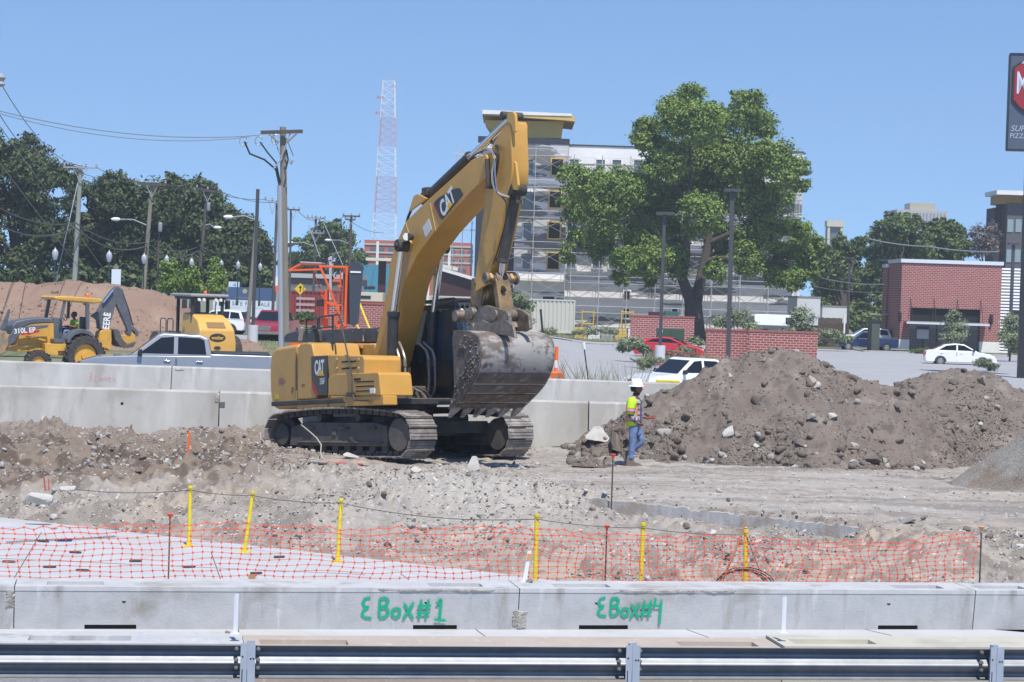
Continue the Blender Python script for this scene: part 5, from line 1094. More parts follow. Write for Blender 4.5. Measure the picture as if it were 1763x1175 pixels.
V, G_ = chain(([(-.035, 0, .78, (.18, .23)), (-.035, 0, .98, (.165, .22)), (-.045, 0, 1.22, (.16, .215)), (-.045, 0, 1.37, (.115, .175)), (-.035, 0, 1.42, (.07, .10))], None), ([(-.045, -.215, 1.36, .102), (-.065, -.24, 1.22, .10), (-.085, -.255, 1.06, .095)], 3), ([(-.02, .215, 1.36, .085), (.0, .235, 1.25, .08)], 3))
vest = shell('vest', V, G_, m_vest, wk)
# the vest is open in front: cut the forward part away, and colour the bands as geometry-following material slots
bm = bmesh.new(); bm.from_mesh(vest.data)
kill = [f for f in bm.faces if f.calc_center_median().x > .055+.0*f.calc_center_median().z and abs(f.calc_center_median().y) < .19]
bmesh.ops.delete(bm, geom=kill, context='FACES'); bm.to_mesh(vest.data); bm.free()
def vband(z0, z1, m, dx=0, f=lambda c: True, nm='band', grow=.006, src=vest):
    bm = bmesh.new(); bm.from_mesh(src.data); bmesh.ops.subdivide_edges(bm, edges=bm.edges[:], cuts=1, use_grid_fill=True)
    bmesh.ops.bisect_plane(bm, geom=bm.verts[:]+bm.edges[:]+bm.faces[:], plane_co=(0, 0, z0), plane_no=(dx, 0, -1), clear_outer=True); bmesh.ops.bisect_plane(bm, geom=bm.verts[:]+bm.edges[:]+bm.faces[:], plane_co=(0, 0, z1), plane_no=(-dx, 0, 1), clear_outer=True)
    bmesh.ops.delete(bm, geom=[q for q in bm.faces if not f(q.calc_center_median())], context='FACES'); bm.normal_update()
    for v in bm.verts: v.co += v.normal*grow
    me = bpy.data.meshes.new(nm); bm.to_mesh(me); bm.free(); me.materials.clear(); me.materials.append(m); o = bpy.data.objects.new(nm, me); COL.objects.link(o); o.parent = src; return o
for z_ in (.995,): vband(z_-.055, z_+.055, m_orv, .12, lambda c: c.z < 1.08); vband(z_-.028, z_+.028, m_ref, .12, lambda c: c.z < 1.06, 'reflective_band', .010)
vband(1.165-.045, 1.165+.045, m_orv, -.05, lambda c: c.y < -.14 or c.y > .2); vband(1.165-.022, 1.165+.022, m_ref, -.05, lambda c: c.y < -.14 or c.y > .2, 'reflective_band', .010)
b = MB()
for s_ in (-1,): b.tube([(.045, -.15, .93), (.06, -.155, 1.1), (.065, -.155, 1.25), (.05, -.135, 1.36), (-.0, -.11, 1.435)], .012, 6, mi=0); b.tube([(.015, -.175, .93), (.03, -.182, 1.1), (.035, -.18, 1.25), (.01, -.16, 1.37), (-.04, -.12, 1.43)], .014, 6, mi=1)
b.build('piping', [m_orv, m_ref], vest, smooth=True)
for y_, fl in ((-.10, 0), (.10, 1)):
    b = MB(); lp_ = [(-.10, 0), (.12, 0), (.20, .012), (.215, .05), (.17, .085), (.06, .11), (.035, .23), (-.09, .23), (-.105, .10)]
    b.prism([(u, w) for u, w in lp_], -.052, .052, lambda u, w, t: (u, t*(1 if w < .1 else .85), w))
    if fl: b.xf(Matrix.Translation((-.155, y_, .045)) @ Matrix.Rotation(R(62), 4, 'Y') @ Matrix.Translation((-.13, 0, 0)))
    else: b.xf(Matrix.Translation((-.03, y_, 0)))
    b.build('boot', m_boot, wk, bev=.018, seg=3, fix=True)
hardhat(wk, (.02, 0, 1.655), .13, brim=.06)
b = MB(); b.lathe([(.075, 1.53), (.10, 1.58), (.098, 1.66), (.06, 1.70)], 16); b.xf(Matrix.Translation((-.022, 0, 0)) @ Matrix.Diagonal((.85, .85, 1, 1))); b.build('hair', m_hair, wk, smooth=True)
b = MB(); b.lathe([(.06, 1.455), (.075, 1.48), (.066, 1.51)], 14, (.02, 0, 0)); b.build('neckerchief', mat('navy cloth', (.02, .03, .07), .8), wk, smooth=True)
MB().box((.285, .10, .985), (.40, .16, 1.02)).build('held', m_red, None, bev=.01)
o = COL.objects['held']; o.name = 'handheld_radio'; o.location = wk.location; o.rotation_euler = wk.rotation_euler; tag(o, 'small red and black device held in front by the walking worker', 'radio')
# --- seated operators
def seated(label, loc, rz, shirt, pants, scale=1.0, hat=None, tilt=(0, 0)):
    V, G_ = chain(([(0, 0, .10, (.13, .16)), (-.01, 0, .28, (.11, .15)), (-.02, 0, .45, (.10, .16)), (0, 0, .54, .055), (.01, 0, .60, .05), (.02, 0, .66, .06)], None),
        ([(-.0, -.20, .45, .055), (.06, -.26, .24, .043), (.30, -.20, .26, .035)], 2), ([(-.0, .20, .45, .055), (.06, .26, .24, .043), (.30, .20, .30, .035)], 2),
        ([(.12, -.10, .07, .085), (.44, -.13, .10, .062), (.52, -.13, -.28, .048), (.62, -.13, -.36, .035)], 0), ([(.12, .10, .07, .085), (.44, .13, .10, .062), (.50, .13, -.28, .048), (.60, .13, -.36, .035)], 0))
    hand(V, G_, 8, (.30, -.20, .26), (1, .1, 0), (0, .3, -1), .7); hand(V, G_, 11, (.30, .20, .30), (1, -.1, 0), (0, -.3, -1), .7)
    p = skin('person', V, G_, m_skin); joinbody(p, headmesh((.03, 0, .685), .098)); p.location = loc; p.rotation_euler = (tilt[0], tilt[1], rz); p.scale = (scale,)*3; tag(p, label, 'person')
    V, G_ = chain(([(0, 0, .0, (.145, .175)), (-.01, 0, .25, (.125, .17)), (-.02, 0, .45, (.11, .175)), (0, 0, .52, (.07, .08))], None), ([(-.0, -.21, .45, .075), (.03, -.24, .33, .066)], 2), ([(0, .21, .45, .075), (.03, .24, .33, .066)], 2)); shell('shirt', V, G_, shirt, p)
    V, G_ = chain(([(0, 0, .12, (.14, .17)), (.02, 0, .07, (.14, .17))], None), ([(.14, -.10, .07, .10), (.44, -.13, .10, .078), (.51, -.13, -.24, .062)], 1), ([(.14, .10, .07, .10), (.44, .13, .10, .078), (.49, .13, -.24, .062)], 1)); shell('jeans', V, G_, pants, p)
    for y_ in (-.13, .13): MB().prism([(-.08, 0), (.18, 0), (.20, .05), (.06, .10), (.04, .2), (-.07, .2)], -.045, .045, lambda u, w, t: (u+.54, y_+t, w-.44)).build('boot', m_boot, p, bev=.02, fix=True)
    b = MB(); b.lathe([(.08, .63), (.10, .70), (.092, .78), (.05, .81)], 16); b.build('hair' if not hat else 'cap', hat or m_hair, p, smooth=True)
    return p
q = ME @ Vector((.35, .98, 1.85)); seated('operator sitting behind the guarded front glass of the excavator cab', q, -BETA, m_vest, m_jean, hat=m_hat)
# ================================================================ vehicles
def paint(name, col, metal=0.0, rough=.3): return mat(name, col, rough, metal, var=.08, vscale=1.5, coat=.5, spec=.5)
m_tyre = mat('tyre', (.025, .024, .023), .85, var=.5, vscale=9, col2=(.07, .06, .055)); m_rim = mat('alloy rim', (.45, .46, .48), .35, .7); m_dk = mat('dark trim', (.02, .02, .022), .5)
m_tail = mat('tail lamp', (.45, .02, .02), .3); m_head = mat('head lamp', (.60, .62, .64), .15); m_chr = mat('bright trim', (.6, .6, .62), .2, .9); m_win = mat('car window', (.010, .013, .018), .10, spec=.35); m_plate = mat('licence plate', (.55, .56, .55), .5)
def wheel(parent, x, y, r, w, rimm=None, name='wheel'):
    b = MB(); s_ = 1 if y > 0 else -1; b.lathe([(r*.1, -w*.25), (r*.6, -w*.25), (r*.62, -w/2), (r*.93, -w/2), (r, -w*.3), (r, w*.3), (r*.93, w/2), (r*.62, w/2), (r*.6, w*.25), (r*.1, w*.25)], 26)
    Mx = Matrix.Translation((x, y, r)) @ Matrix.Rotation(PI/2, 4, 'X'); b.xf(Mx); ty = b.build(name, m_tyre, parent, smooth=True)
    b = MB(); k_ = .24 if rimm else .0; b.cyl((x, y+s_*w*.2, r), (x, y+s_*w*(.525-k_), r), r*.60 if rimm else r*.66, r*.59, n=22); b.cyl((x, y+s_*w*.2, r), (x, y+s_*w*.42, r), r*.2, n=14); b.build('rim', rimm or m_rim, ty, bev=.01)
    b = MB()
    if rimm: return ty
    for k in range(5): a = 2*PI*k/5; c = Vector((x+math.cos(a+.6)*r*.40, y+s_*w*.525, r+math.sin(a+.6)*r*.40)); b.cyl(c, c+Vector((0, s_*.006, 0)), r*.13, n=8)
    b.build('rim_holes', m_dk, ty) ; return ty
def arcpts(cx, r, z0, n=7):
    a0 = math.asin(min(.95, max(-.9, (z0-r*.92)/(r*1.18)))); return [(cx+r*1.18*math.cos(a), r*.92+r*1.18*math.sin(a)) for a in np.linspace(PI-a0, a0, n)][::-1]
CARS = {
 'sedan': dict(L=4.5, W=1.74, up=[(-2.24, .32), (-2.27, .62), (-2.20, .96), (-1.80, 1.03), (-1.0, 1.0), (1.0, .95), (1.75, .84), (2.12, .70), (2.24, .50), (2.22, .28)], sill=.24, wx=(-1.30, 1.35), wr=.31,
   cab=[(-1.85, 1.0), (-1.05, 1.37), (-.35, 1.46), (.20, 1.41), (1.10, .93)], belt=.98, win=[[(-1.42, 1.03), (-.95, 1.31), (-.32, 1.39), (-.32, 1.03)], [(-.22, 1.03), (-.22, 1.39), (.18, 1.34), (.80, 1.02)]], tz=.78, hz=.62),
 'coupe': dict(L=4.6, W=1.9, up=[(-2.28, .35), (-2.3, .70), (-2.2, 1.02), (-1.7, 1.04), (.9, .92), (1.8, .80), (2.2, .62), (2.3, .45), (2.25, .25)], sill=.22, wx=(-1.38, 1.38), wr=.34,
   cab=[(-2.0, 1.0), (-1.1, 1.30), (-.4, 1.38), (.1, 1.33), (1.05, .92)], belt=.97, win=[[(-1.5, 1.03), (-1.05, 1.23), (-.6, 1.28), (-.6, 1.03)], [(-.5, 1.03), (-.5, 1.30), (.05, 1.27), (.75, 1.0)]], tz=.85, hz=.60),
 'suv': dict(L=4.6, W=1.85, up=[(-2.25, .38), (-2.3, .7), (-2.25, 1.05), (1.0, 1.05), (1.95, .98), (2.22, .8), (2.3, .5), (2.26, .32)], sill=.30, wx=(-1.35, 1.40), wr=.36,
   cab=[(-2.24, 1.03), (-1.95, 1.60), (-1.0, 1.68), (.1, 1.62), (1.05, 1.03)], belt=1.04, win=[[(-2.0, 1.1), (-1.85, 1.5), (-1.25, 1.56), (-1.25, 1.1)], [(-1.18, 1.1), (-1.18, 1.57), (-.3, 1.57), (-.3, 1.1)], [(-.22, 1.1), (-.22, 1.56), (.12, 1.52), (.78, 1.1)]], tz=1.0, hz=.85),
 'pickup': dict(L=5.85, W=2.03, up=[(-2.88, .55), (-2.92, .65), (-2.90, 1.30), (-1.05, 1.31), (-1.04, 1.25), (1.10, 1.22), (2.3, 1.15), (2.75, 1.02), (2.88, .80), (2.90, .48)], sill=.42, wx=(-1.78, 1.90), wr=.40,
   cab=[(-1.10, 1.22), (-.98, 1.78), (-.75, 1.87), (.35, 1.90), (.52, 1.84), (1.35, 1.20)], belt=1.24, win=[[(-.93, 1.29), (-.86, 1.72), (-.72, 1.78), (-.08, 1.80), (-.08, 1.29)], [(.04, 1.29), (.04, 1.80), (.42, 1.77), (1.05, 1.29)]], tz=1.1, hz=.88),
 'van': dict(L=5.6, W=2.0, up=[(-2.7, .4), (-2.75, 1.1), (1.4, 1.15), (2.3, 1.10), (2.7, .9), (2.75, .45)], sill=.32, wx=(-1.7, 1.8), wr=.38,
   cab=[(-2.74, 1.1), (-2.65, 1.95), (-2.4, 2.08), (.7, 2.08), (.95, 2.0), (1.75, 1.12)], belt=1.12, win=[[(.15, 1.25), (.15, 1.85), (.75, 1.85), (1.35, 1.2)]], tz=1.0, hz=.8)}
def car(name, label, cat, style, loc, rz, body, group=None, lower=None, roofm=None, detail=True, sc=1.0, grille=None, tonneau=True):
    S_ = CARS[style]; W2 = S_['W']/2; o = thing(name, label, cat, loc, rz, group); o.scale = (sc,)*3
    up = S_['up']; r = S_['wr']; low = []
    for wx in sorted(S_['wx'], reverse=True): low += [p for p in arcpts(wx, r, S_['sill']+.02)]
    low = [(x, max(z, S_['sill'])) for x, z in low]
    poly = up+[(up[-1][0]-.1, S_['sill'])]+low+[(up[0][0]+.1, S_['sill'])]
    belt = S_['belt']; top_ = max(p[1] for p in S_['cab'])
    def bw(z): return W2*(1-.05*sst(.5, 0.2, z)-.06*float(sst(.75, belt+.05, z)))
    b = MB(); b.prism(poly, -1, 1, lambda u, w, t: (u-.10*(abs(t) > .9)*0, t*bw(w)*(1-.06*float(sst(.8, 1.0, abs(u)/(S_['L']/2)))), w))
    bd = b.build('body', body, o, bev=.05, seg=3, fix=True)
    yw = lambda z: W2*(.93-.17*(z-belt)/(top_-belt))
    b = MB(); b.prism(S_['cab'], -1, 1, lambda u, w, t: (u, t*yw(w), w)); b.build('cabin', roofm or body, o, bev=.05, seg=3, fix=True)
    for s_ in (-1, 1):
        for wn in S_['win']: MB().add([(u, s_*(yw(w)+.006), w) for u, w in wn], [tuple(range(len(wn)))]).build('window', m_win, o)
        if detail:
            for wn in S_['win'][:2]:
                xh = wn[0][0]+.10 if style != 'van' else -.2
                MB().bar((xh, s_*(bw(.93)+.012), belt-.17), (xh+.19, s_*(bw(.93)+.012), belt-.16), .03, .035).build('door_handle', m_chr if 'silver' in label else body, o, bev=.006)
            mx_ = S_['win'][-1][-1][0]-.02; MB().prism([(-.06, -.09), (.05, -.09), (.08, 0), (.04, .09), (-.06, .09)], 0, .20, lambda u, w, t: (mx_+u, s_*(yw(belt+.1)+.02+t), belt+.08+w)).build('mirror', m_dk if style != 'coupe' else body, o, bev=.02, fix=True)
            for k, wn in enumerate(S_['win']): MB().box((wn[-1][0]+.02 if k == 0 else wn[0][0]-.065, s_*(bw(.7)+.001)-.002, S_['sill']+.15), (wn[-1][0]+.032 if k == 0 else wn[0][0]-.053, s_*(bw(.7)+.001)+.002, belt-.06)).build('door_gap', m_dk, o)
    for wx in S_['wx']:
        for s_ in (-1, 1): wheel(o, wx, s_*(W2-.13), r, .24)
        MB().cyl((wx, -W2+.28, r*.95), (wx, W2-.28, r*.95), r*1.1, n=18).build('wheel_well', m_black, o)
    c = S_['cab']; f0, f1, g0, g1 = c[-2], c[-1], c[0], c[1]
    def quad(a, b_, nm, off):
        k0, k1 = .06, .92; p = (a[0]+(b_[0]-a[0])*k0, a[1]+(b_[1]-a[1])*k0); q = (a[0]+(b_[0]-a[0])*k1, a[1]+(b_[1]-a[1])*k1)
        MB().add([(p[0]+off, -yw(p[1])*.91, p[1]+.006), (p[0]+off, yw(p[1])*.91, p[1]+.006), (q[0]+off, yw(q[1])*.91, q[1]+.006), (q[0]+off, -yw(q[1])*.91, q[1]+.006)], [(0, 1, 2, 3)]).build(nm, m_win, o)
    quad(f0, f1, 'windscreen', .012); quad(g1, g0, 'rear_window', -.012)
    xf_, xr_ = up[-3][0], up[1][0]
    for s_ in (-1, 1):
        MB().box((xf_-.10, s_*W2*.62-.17, S_['hz']-.07), (xf_+.03, s_*W2*.62+.17, S_['hz']+.10)).build('headlight', m_head, o, bev=.02)
        MB().box((xr_-.02, s_*W2*.78-.10, S_['tz']-.12), (xr_+.06, s_*W2*.78+.10, S_['tz']+.12)).build('tail_light', m_tail, o, bev=.02)
    fx = up[-1][0]; b = MB(); b.box((fx-.12, -W2*.42, S_['hz']-.22), (fx+.012, W2*.42, S_['hz']+.08)); b.build('grille', grille or m_dk, o, bev=.015)
    MB().box((fx-.1, -W2*.9, S_['sill']+.02), (fx+.05, W2*.9, S_['sill']+.20)).build('bumper', m_chr if style == 'pickup' else body, o, bev=.04)
    if style == 'pickup' and tonneau:
        MB().box((-2.84, -W2*.86, 1.30), (-1.10, W2*.86, 1.36)).build('bed_cover', m_dk, o, bev=.02)
    return o
m_silv = paint('silver blue paint', (.34, .345, .36), .4, .3)
loc = P(300, 600, 63.6); loc.z = 0; loc.x = XA(303, 63.6); pk = car('pickup_truck', 'silver crew cab pickup truck driving behind the barrier at left', 'pickup truck', 'pickup', loc, R(180+9), m_silv)
m_wpaint = paint('white paint car', (.80, .81, .82)); m_rpaint = paint('red paint', (.55, .02, .03)); m_bpaint = paint('blue paint', (.012, .025, .09)); m_mar = paint('maroon paint', (.28, .015, .03))
loc = P(1188, 650, 88.0); loc.z = -.95; wp = car('pickup_truck', 'white pickup truck with dark grille half hidden by the large soil pile', 'pickup truck', 'pickup', loc, R(180+32), m_wpaint)
loc = GZ(1652, 631, -.5); car('sedan', 'white sedan with silver wheels parked in front of the brick building', 'car', 'sedan', loc, R(-6), m_wpaint, sc=1.03)
loc = P(1155, 600, 134); loc.z = -.45; car('coupe', 'red sports coupe half hidden behind bushes in the parking lot', 'car', 'coupe', loc, R(-14), m_rpaint)
loc = GZ(472, 587, 0); car('pickup_truck', 'dark red pickup truck with chrome grille facing the camera beside the wooden utility pole', 'pickup truck', 'pickup', loc, R(-97), m_mar, grille=m_chr)
loc = GZ(391, 566, 0); loc = P(374, 566, 142); loc.z = 0; car('sedan', 'white car with red tail light in front of the for sale sign', 'car', 'suv', loc, R(165), m_wpaint, detail=False)
loc = P(1492, 590, 172); loc.z = -.45; car('pickup_truck', 'dark blue pickup truck parked left of the brick building', 'pickup truck', 'pickup', loc, R(180), m_bpaint, sc=.85)
loc = P(1487, 583, 180); loc.z = -.3; car('suv', 'white hatchback parked behind the dark blue pickup', 'car', 'suv', loc, R(180), m_wpaint, detail=False)
loc = P(1345, 566, 185); loc.z = .15; v_ = car('van', 'white van with dark lower body parked in front of the box truck', 'van', 'van', loc, R(8), m_wpaint, detail=False); v_.children[0].data.materials[0] = mat('van grey', (.09, .095, .10), .4)
# box truck, trailer
def boxtruck(name, label, cat, px0, px1, pt, pb, Y, depth, m, z0=None, txt=None):
    a, c = P(px0, pb, Y), P(px1, pt, Y); zb_ = a.z; o = thing(name, label, cat, ((a.x+c.x)/2, Y, float(zfar(a.x, Y)))); w = (c.x-a.x)/2; zz = o.location.z
    MB().box((-w, 0, zb_-zz), (w, depth, c.z-zz)).build('cargo_box', m, o, bev=.03)
    b = MB(); b.box((-w-.03, -.03, c.z-zz-.12), (w+.03, depth+.03, c.z-zz+.03)); b.build('roof_edge', mat('grey trim', (.25, .25, .26), .5), o)
    for x_ in (-w*.7, w*.7):
        MB().cyl((x_-.15, 1.2, .45), (x_+.15, 1.2, .45), .45, n=16).build('wheel', m_tyre, o)
    MB().box((-w, 0, .35), (w, depth, zb_-zz)).build('chassis', m_dk, o)
    return o
m_box = mat('white box panel', (.66, .67, .68), .5, var=.1, vscale=.5)
t = boxtruck('box_truck', 'white box truck with faint blue lettering parked right of the large tree', 'truck', 1371, 1413, 512, 560, 190, 6.5, m_box)
text('ABBY', 1.0, 'lettering', mat('blue lettering', (.05, .25, .45), .5), t, frame((.2, -.02, 2.35), (1, 0, 0), (0, 0, 1)) @ Matrix.Scale(.55, 4), shear=.3)
boxtruck('trailer', 'long white trailer behind the wooden fence left of the brick building', 'trailer', 1415, 1461, 528, 556, 205, 2.6, m_box)
# ---------------------------------------------------------------- tracer for machines
class Tr:
    def __init__(s, loc, rz, f, ox, oy): s.M = Matrix.Translation(loc) @ Matrix.Rotation(rz, 4, 'Z'); s.Mi = s.M.inverted(); s.M3 = s.Mi.to_3x3(); s.f, s.ox, s.oy = f, ox, oy
    def __call__(s, x, y, v):
        d = s.M3 @ ray(s.ox+x/s.f, s.oy+y/s.f); o = s.Mi @ Vector((0, 0, CZ)); t = (v-o.y)/d.y; q = o+d*t; return (q.x, q.z)
    def poly(s, pts, v): return [s(x, y, v) for x, y in pts]
# ---------------------------------------------------------------- backhoe
m_jdy = mat('backhoe yellow', (.66, .36, .05), .45, var=.25, vscale=2, col2=(.48, .27, .06)); m_jdg = mat('backhoe grey', (.075, .085, .10), .5, var=.25, vscale=3, col2=(.12, .125, .135)); m_jdrim = mat('yellow rim', (.62, .33, .05), .5)
Y0 = 75; loc = P(118, 640, Y0); loc.z = 0; rz = R(180+33); bh = thing('backhoe_loader', 'yellow and dark grey backhoe loader working in front of the brown dirt mound', 'backhoe', loc, rz); T = Tr(loc, rz, 7.346, 0, 490)
def bpr(name, pts, v, v2, m, bev=.015, **k): return MB().prism(T.poly(pts, v), v, v2, side).build(name, m, bh, bev=bev, fix=True, **k)
bpr('hood', [(155, 520), (210, 468), (330, 440), (500, 422), (680, 425), (690, 490), (560, 490), (400, 505), (240, 560), (150, 640)], .42, -.42, m_jdg, bev=.05)
bpr('engine_side', [(240, 560), (400, 500), (680, 485), (685, 720), (640, 760), (240, 790)], .40, -.40, m_jdy)
bpr('front_frame', [(85, 800), (230, 770), (560, 745), (660, 745), (860, 750), (850, 910), (650, 890), (560, 830), (400, 850), (180, 850), (90, 830)], .45, -.45, m_jdy)
bpr('step_box', [(570, 750), (865, 752), (848, 912), (655, 895), (570, 880)], .78, .45, m_jdy)
b = MB()
for k in range(3): x0, z0 = T(735, 845+k*20, .79); x1, _ = T(845, 845+k*20, .79); b.box((min(x0, x1), .78, z0-.012), (max(x0, x1), .795, z0+.012))
b.build('step_slots', m_dk, bh)
bpr('cowl', [(680, 430), (760, 425), (770, 690), (680, 700)], .40, -.40, m_jdg); bpr('cab_floor', [(680, 690), (880, 700), (880, 740), (680, 740)], .75, -.75, m_jdg)
arm = [(620, 512), (600, 545), (420, 580), (300, 610), (235, 650), (180, 730), (100, 800), (40, 870), (0, 860), (60, 790), (100, 680), (170, 590), (260, 545), (420, 520)]
bpr('loader_arm', arm, .72, .60, m_jdg, bev=.02); MB().prism([(x, z) for x, z in T.poly(arm, .72)], -.60, -.72, side).build('loader_arm', m_jdg, bh, bev=.02, fix=True)
bpr('linkage', [(330, 650), (345, 648), (580, 700), (590, 715), (560, 718), (335, 668)], .60, .52, m_jdy)
bpr('red_label', [(262, 628), (300, 610), (495, 575), (500, 605), (400, 625), (370, 640), (330, 632), (275, 645)], .735, .722, m_red, bev=0)
c = T(312, 586, .73); text('310L EP', 1, 'lettering', m_wht, bh, frame((c[0], .735, c[1]), (-1, 0, .1), (0, 0, 1)) @ Matrix.Scale(.24, 4), ext=.003, bold=.02)
bk_ = [(-260, 620), (-60, 585), (60, 590), (90, 640), (85, 760), (35, 868), (-60, 880), (-240, 860)]
MB().prism(T.poly(bk_, .9), -1.05, 1.05, side).build('loader_bucket', mat('worn yellow steel', (.50, .30, .08), .6, var=.5, vscale=3, col2=(.14, .13, .13)), bh, bev=.02, fix=True)
bpr('bucket_cylinder', [(135, 320), (112, 310), (40, 480), (0, 560), (40, 575), (90, 530)], .66, .56, m_jdg)
# fender, seat, ROPS
fa_ = [(860, 740), (850, 690), (900, 615), (970, 572), (1060, 565), (1140, 590), (1200, 650), (1210, 700), (1190, 720), (1165, 670), (1110, 632), (1030, 618), (950, 640), (905, 690), (885, 742)]
bpr('fender', fa_, .98, .55, m_jdg, bev=.02); MB().prism(T.poly(fa_, .98), -.98, -.55, side).build('fender', m_jdg, bh, fix=True)
roof = T.poly([(585, 160), (640, 143), (800, 147), (1100, 168), (1215, 185), (1200, 225), (1100, 238), (830, 212), (620, 190)], .0); MB().prism(roof, -.72, .72, side).build('roof', m_jdy, bh, bev=.05, fix=True)
def bpost(a, c, v, w=.09, m=m_jdg, nm='post'): p, q = T(*a, v), T(*c, v); return MB().bar((p[0], v, p[1]), (q[0], v, q[1]), w, w).build(nm, m, bh, bev=.01)
bpost((820, 210), (770, 440), .62); bpost((1105, 232), (1105, 570), .68, .12); bpost((870, 215), (860, 430), -.62, .09); bpost((625, 180), (580, 420), -.60, .11); bpost((770, 440), (770, 690), .40, .07)
p = T(960, 620, 0); b = MB(); b.box((p[0]-.25, -.25, p[1]-.05), (p[0]+.25, .25, p[1]+.08)); b.box((p[0]-.30, -.25, p[1]), (p[0]-.2, .25, p[1]+.6)); b.build('seat', m_dk, bh, bev=.03)
c = T(815, 415, .05); b = MB(); b.tube([(c[0]+.17*math.cos(t)*.3, .05+.17*math.sin(t), c[1]+.12*math.cos(t)) for t in np.linspace(0, 6.28, 14)], .014, 5); b.build('steering_wheel', m_dk, bh)
for x_, y_, v in ((578, 190, -.6), (710, 193, .55), (1183, 228, .6)): q = T(x_, y_, v); MB().cyl((q[0]-.05, v, q[1]), (q[0]+.06, v, q[1]), .07, n=12).build('work_light', m_lamp, bh, bev=.01)
for x_, y_, v in ((785, 186, .6), (1105, 150, .1)): q = T(x_, y_, v); MB().lathe([(.07, -.07), (.07, .05), (.04, .09)], 12, (q[0], v, q[1])).build('beacon', mat('amber', (.75, .15, .02), .3), bh)
def bwheel(x_, y_, v, r, w, rr_, lugs=0):
    q = T(x_, y_, v); ty = wheel(bh, q[0], v, r, w, m_jdrim)
    if lugs:
        b = MB()
        for k in range(lugs):
            for s_ in (-1, 1): a = 2*PI*(k+.5*(s_ > 0))/lugs; c1 = Vector((q[0]+math.cos(a)*r*1.01, v+s_*w*.45, r+math.sin(a)*r*1.01)); a += .22; c2 = Vector((q[0]+math.cos(a)*r*1.03, v, r+math.sin(a)*r*1.03)); b.bar(c1, c2, .05, .05)
        b.build('lugs', m_tyre, ty)
bwheel(1060, 860, .78, .72, .48, 1, 22); bwheel(1060, 860, -.78, .72, .48, 1, 22); bwheel(478, 875, .85, .44, .32, 1, 18); bwheel(478, 875, -.85, .44, .32, 1, 18)
# backhoe boom, stick, bucket (centre plane)
def bp0(name, pts, w, m, v=0.0): return MB().prism(T.poly(pts, v), v-w, v+w, side).build(name, m, bh, bev=.02, fix=True)
bp0('boom', [(1155, 395), (1225, 350), (1300, 215), (1420, 60), (1470, 20), (1530, 60), (1480, 190), (1440, 280), (1385, 470), (1375, 580), (1310, 580), (1240, 560), (1225, 450)], .14, m_jdg)
bp0('boom_cylinder', [(1420, 62), (1438, 72), (1310, 235), (1290, 228)], .05, m_chrome, .2)
bp0('stick', [(1455, 240), (1500, 110), (1500, 50), (1540, 60), (1560, 140), (1640, 440), (1660, 560), (1640, 640), (1595, 632), (1600, 560)], .11, m_jdg, .05)
bp0('bucket_rod', [(1560, 110), (1630, 310), (1690, 530), (1680, 535), (1618, 320), (1548, 120)], .03, m_dk, .14)
bp0('swing_frame', [(1235, 600), (1280, 570), (1380, 570), (1385, 700), (1370, 840), (1310, 800), (1260, 850), (1200, 840)], .22, m_jdy)
bp0('stabiliser', [(1200, 680), (1260, 690), (1300, 850), (1220, 860)], .06, m_jdy, .6)
bp0('stick_bucket', [(1385, 565), (1440, 560), (1470, 590), (1500, 680), (1560, 760), (1680, 720), (1640, 790), (1560, 800), (1470, 780), (1410, 690)], .35, mat('dark bucket', (.11, .10, .095), .7, var=.4, vscale=4))
bp0('bucket_linkage', [(1500, 640), (1600, 640), (1650, 600), (1700, 640), (1690, 720), (1600, 760), (1520, 700)], .12, m_jdy); bp0('bucket_link_arm', [(1640, 560), (1680, 535), (1740, 600), (1735, 650), (1700, 660), (1690, 600)], .13, m_jdg)
c1, c2 = T(1345, 572, .16), T(1362, 408, .16); dv = Vector((c2[0]-c1[0], 0, c2[1]-c1[1])); ax = dv.normalized(); c = T(1350, 500, .16)
text('DEERE', 1, 'lettering', m_wht, bh, frame((c[0], .16, c[1]), ax, (1*ax.z, 0, -ax.x) if 0 else (ax.z, 0, -ax.x)) @ Matrix.Scale(.36, 4), ext=.003, bold=.03, sx=.8)
c = T(1345, 380, .16); MB().box((c[0]-.14, .15, c[1]-.03), (c[0]+.14, .158, c[1]+.02)).build('emblem_bar', MATS['warning sticker'], bh)
q = T.M @ Vector((T(930, 600, 0)[0], 0.05, T(930, 560, 0)[1]-.18)); m_shg = mat('green vest shirt', (.30, .62, .06), .7, var=.3, vscale=5)
seated('person in bright green vest, dark cap and jeans driving the backhoe loader', q, rz, m_shg, m_jean, hat=m_dk, scale=.98)
# ---------------------------------------------------------------- roller
loc = P(372, 650, 80); loc.z = 0; rz = R(90+32); ro = thing('soil_roller', 'yellow soil roller with black canopy and oval badge on its rear hood', 'roller', loc, rz)
m_ry = mat('roller yellow', (.68, .40, .10), .4, var=.1, vscale=2); m_rb = mat('roller black', (.035, .035, .035), .5)
b = MB(); pr_ = [(0, .62), (-.04, 1.2), (0, 1.66), (.35, 2.02), (.9, 2.22), (1.9, 2.28), (1.9, .62)]
b.prism(pr_, -1, 1, lambda u, w, t: (u, t*(.80-.16*max(0, w-1.2)), w)); hd = b.build('hood', m_ry, ro, bev=.07, seg=3, fix=True)
MB().box((-.02, -.66, .60), (.5, .80, .68)).build('hood_line', m_rb, ro); MB().box((-.14, -.82, .30), (1.9, .82, .60)).build('bumper', m_ry, ro, bev=.05)
MB().prism([(.08, 1.76), (.33, 2.03)], 0, 1, side) if 0 else None
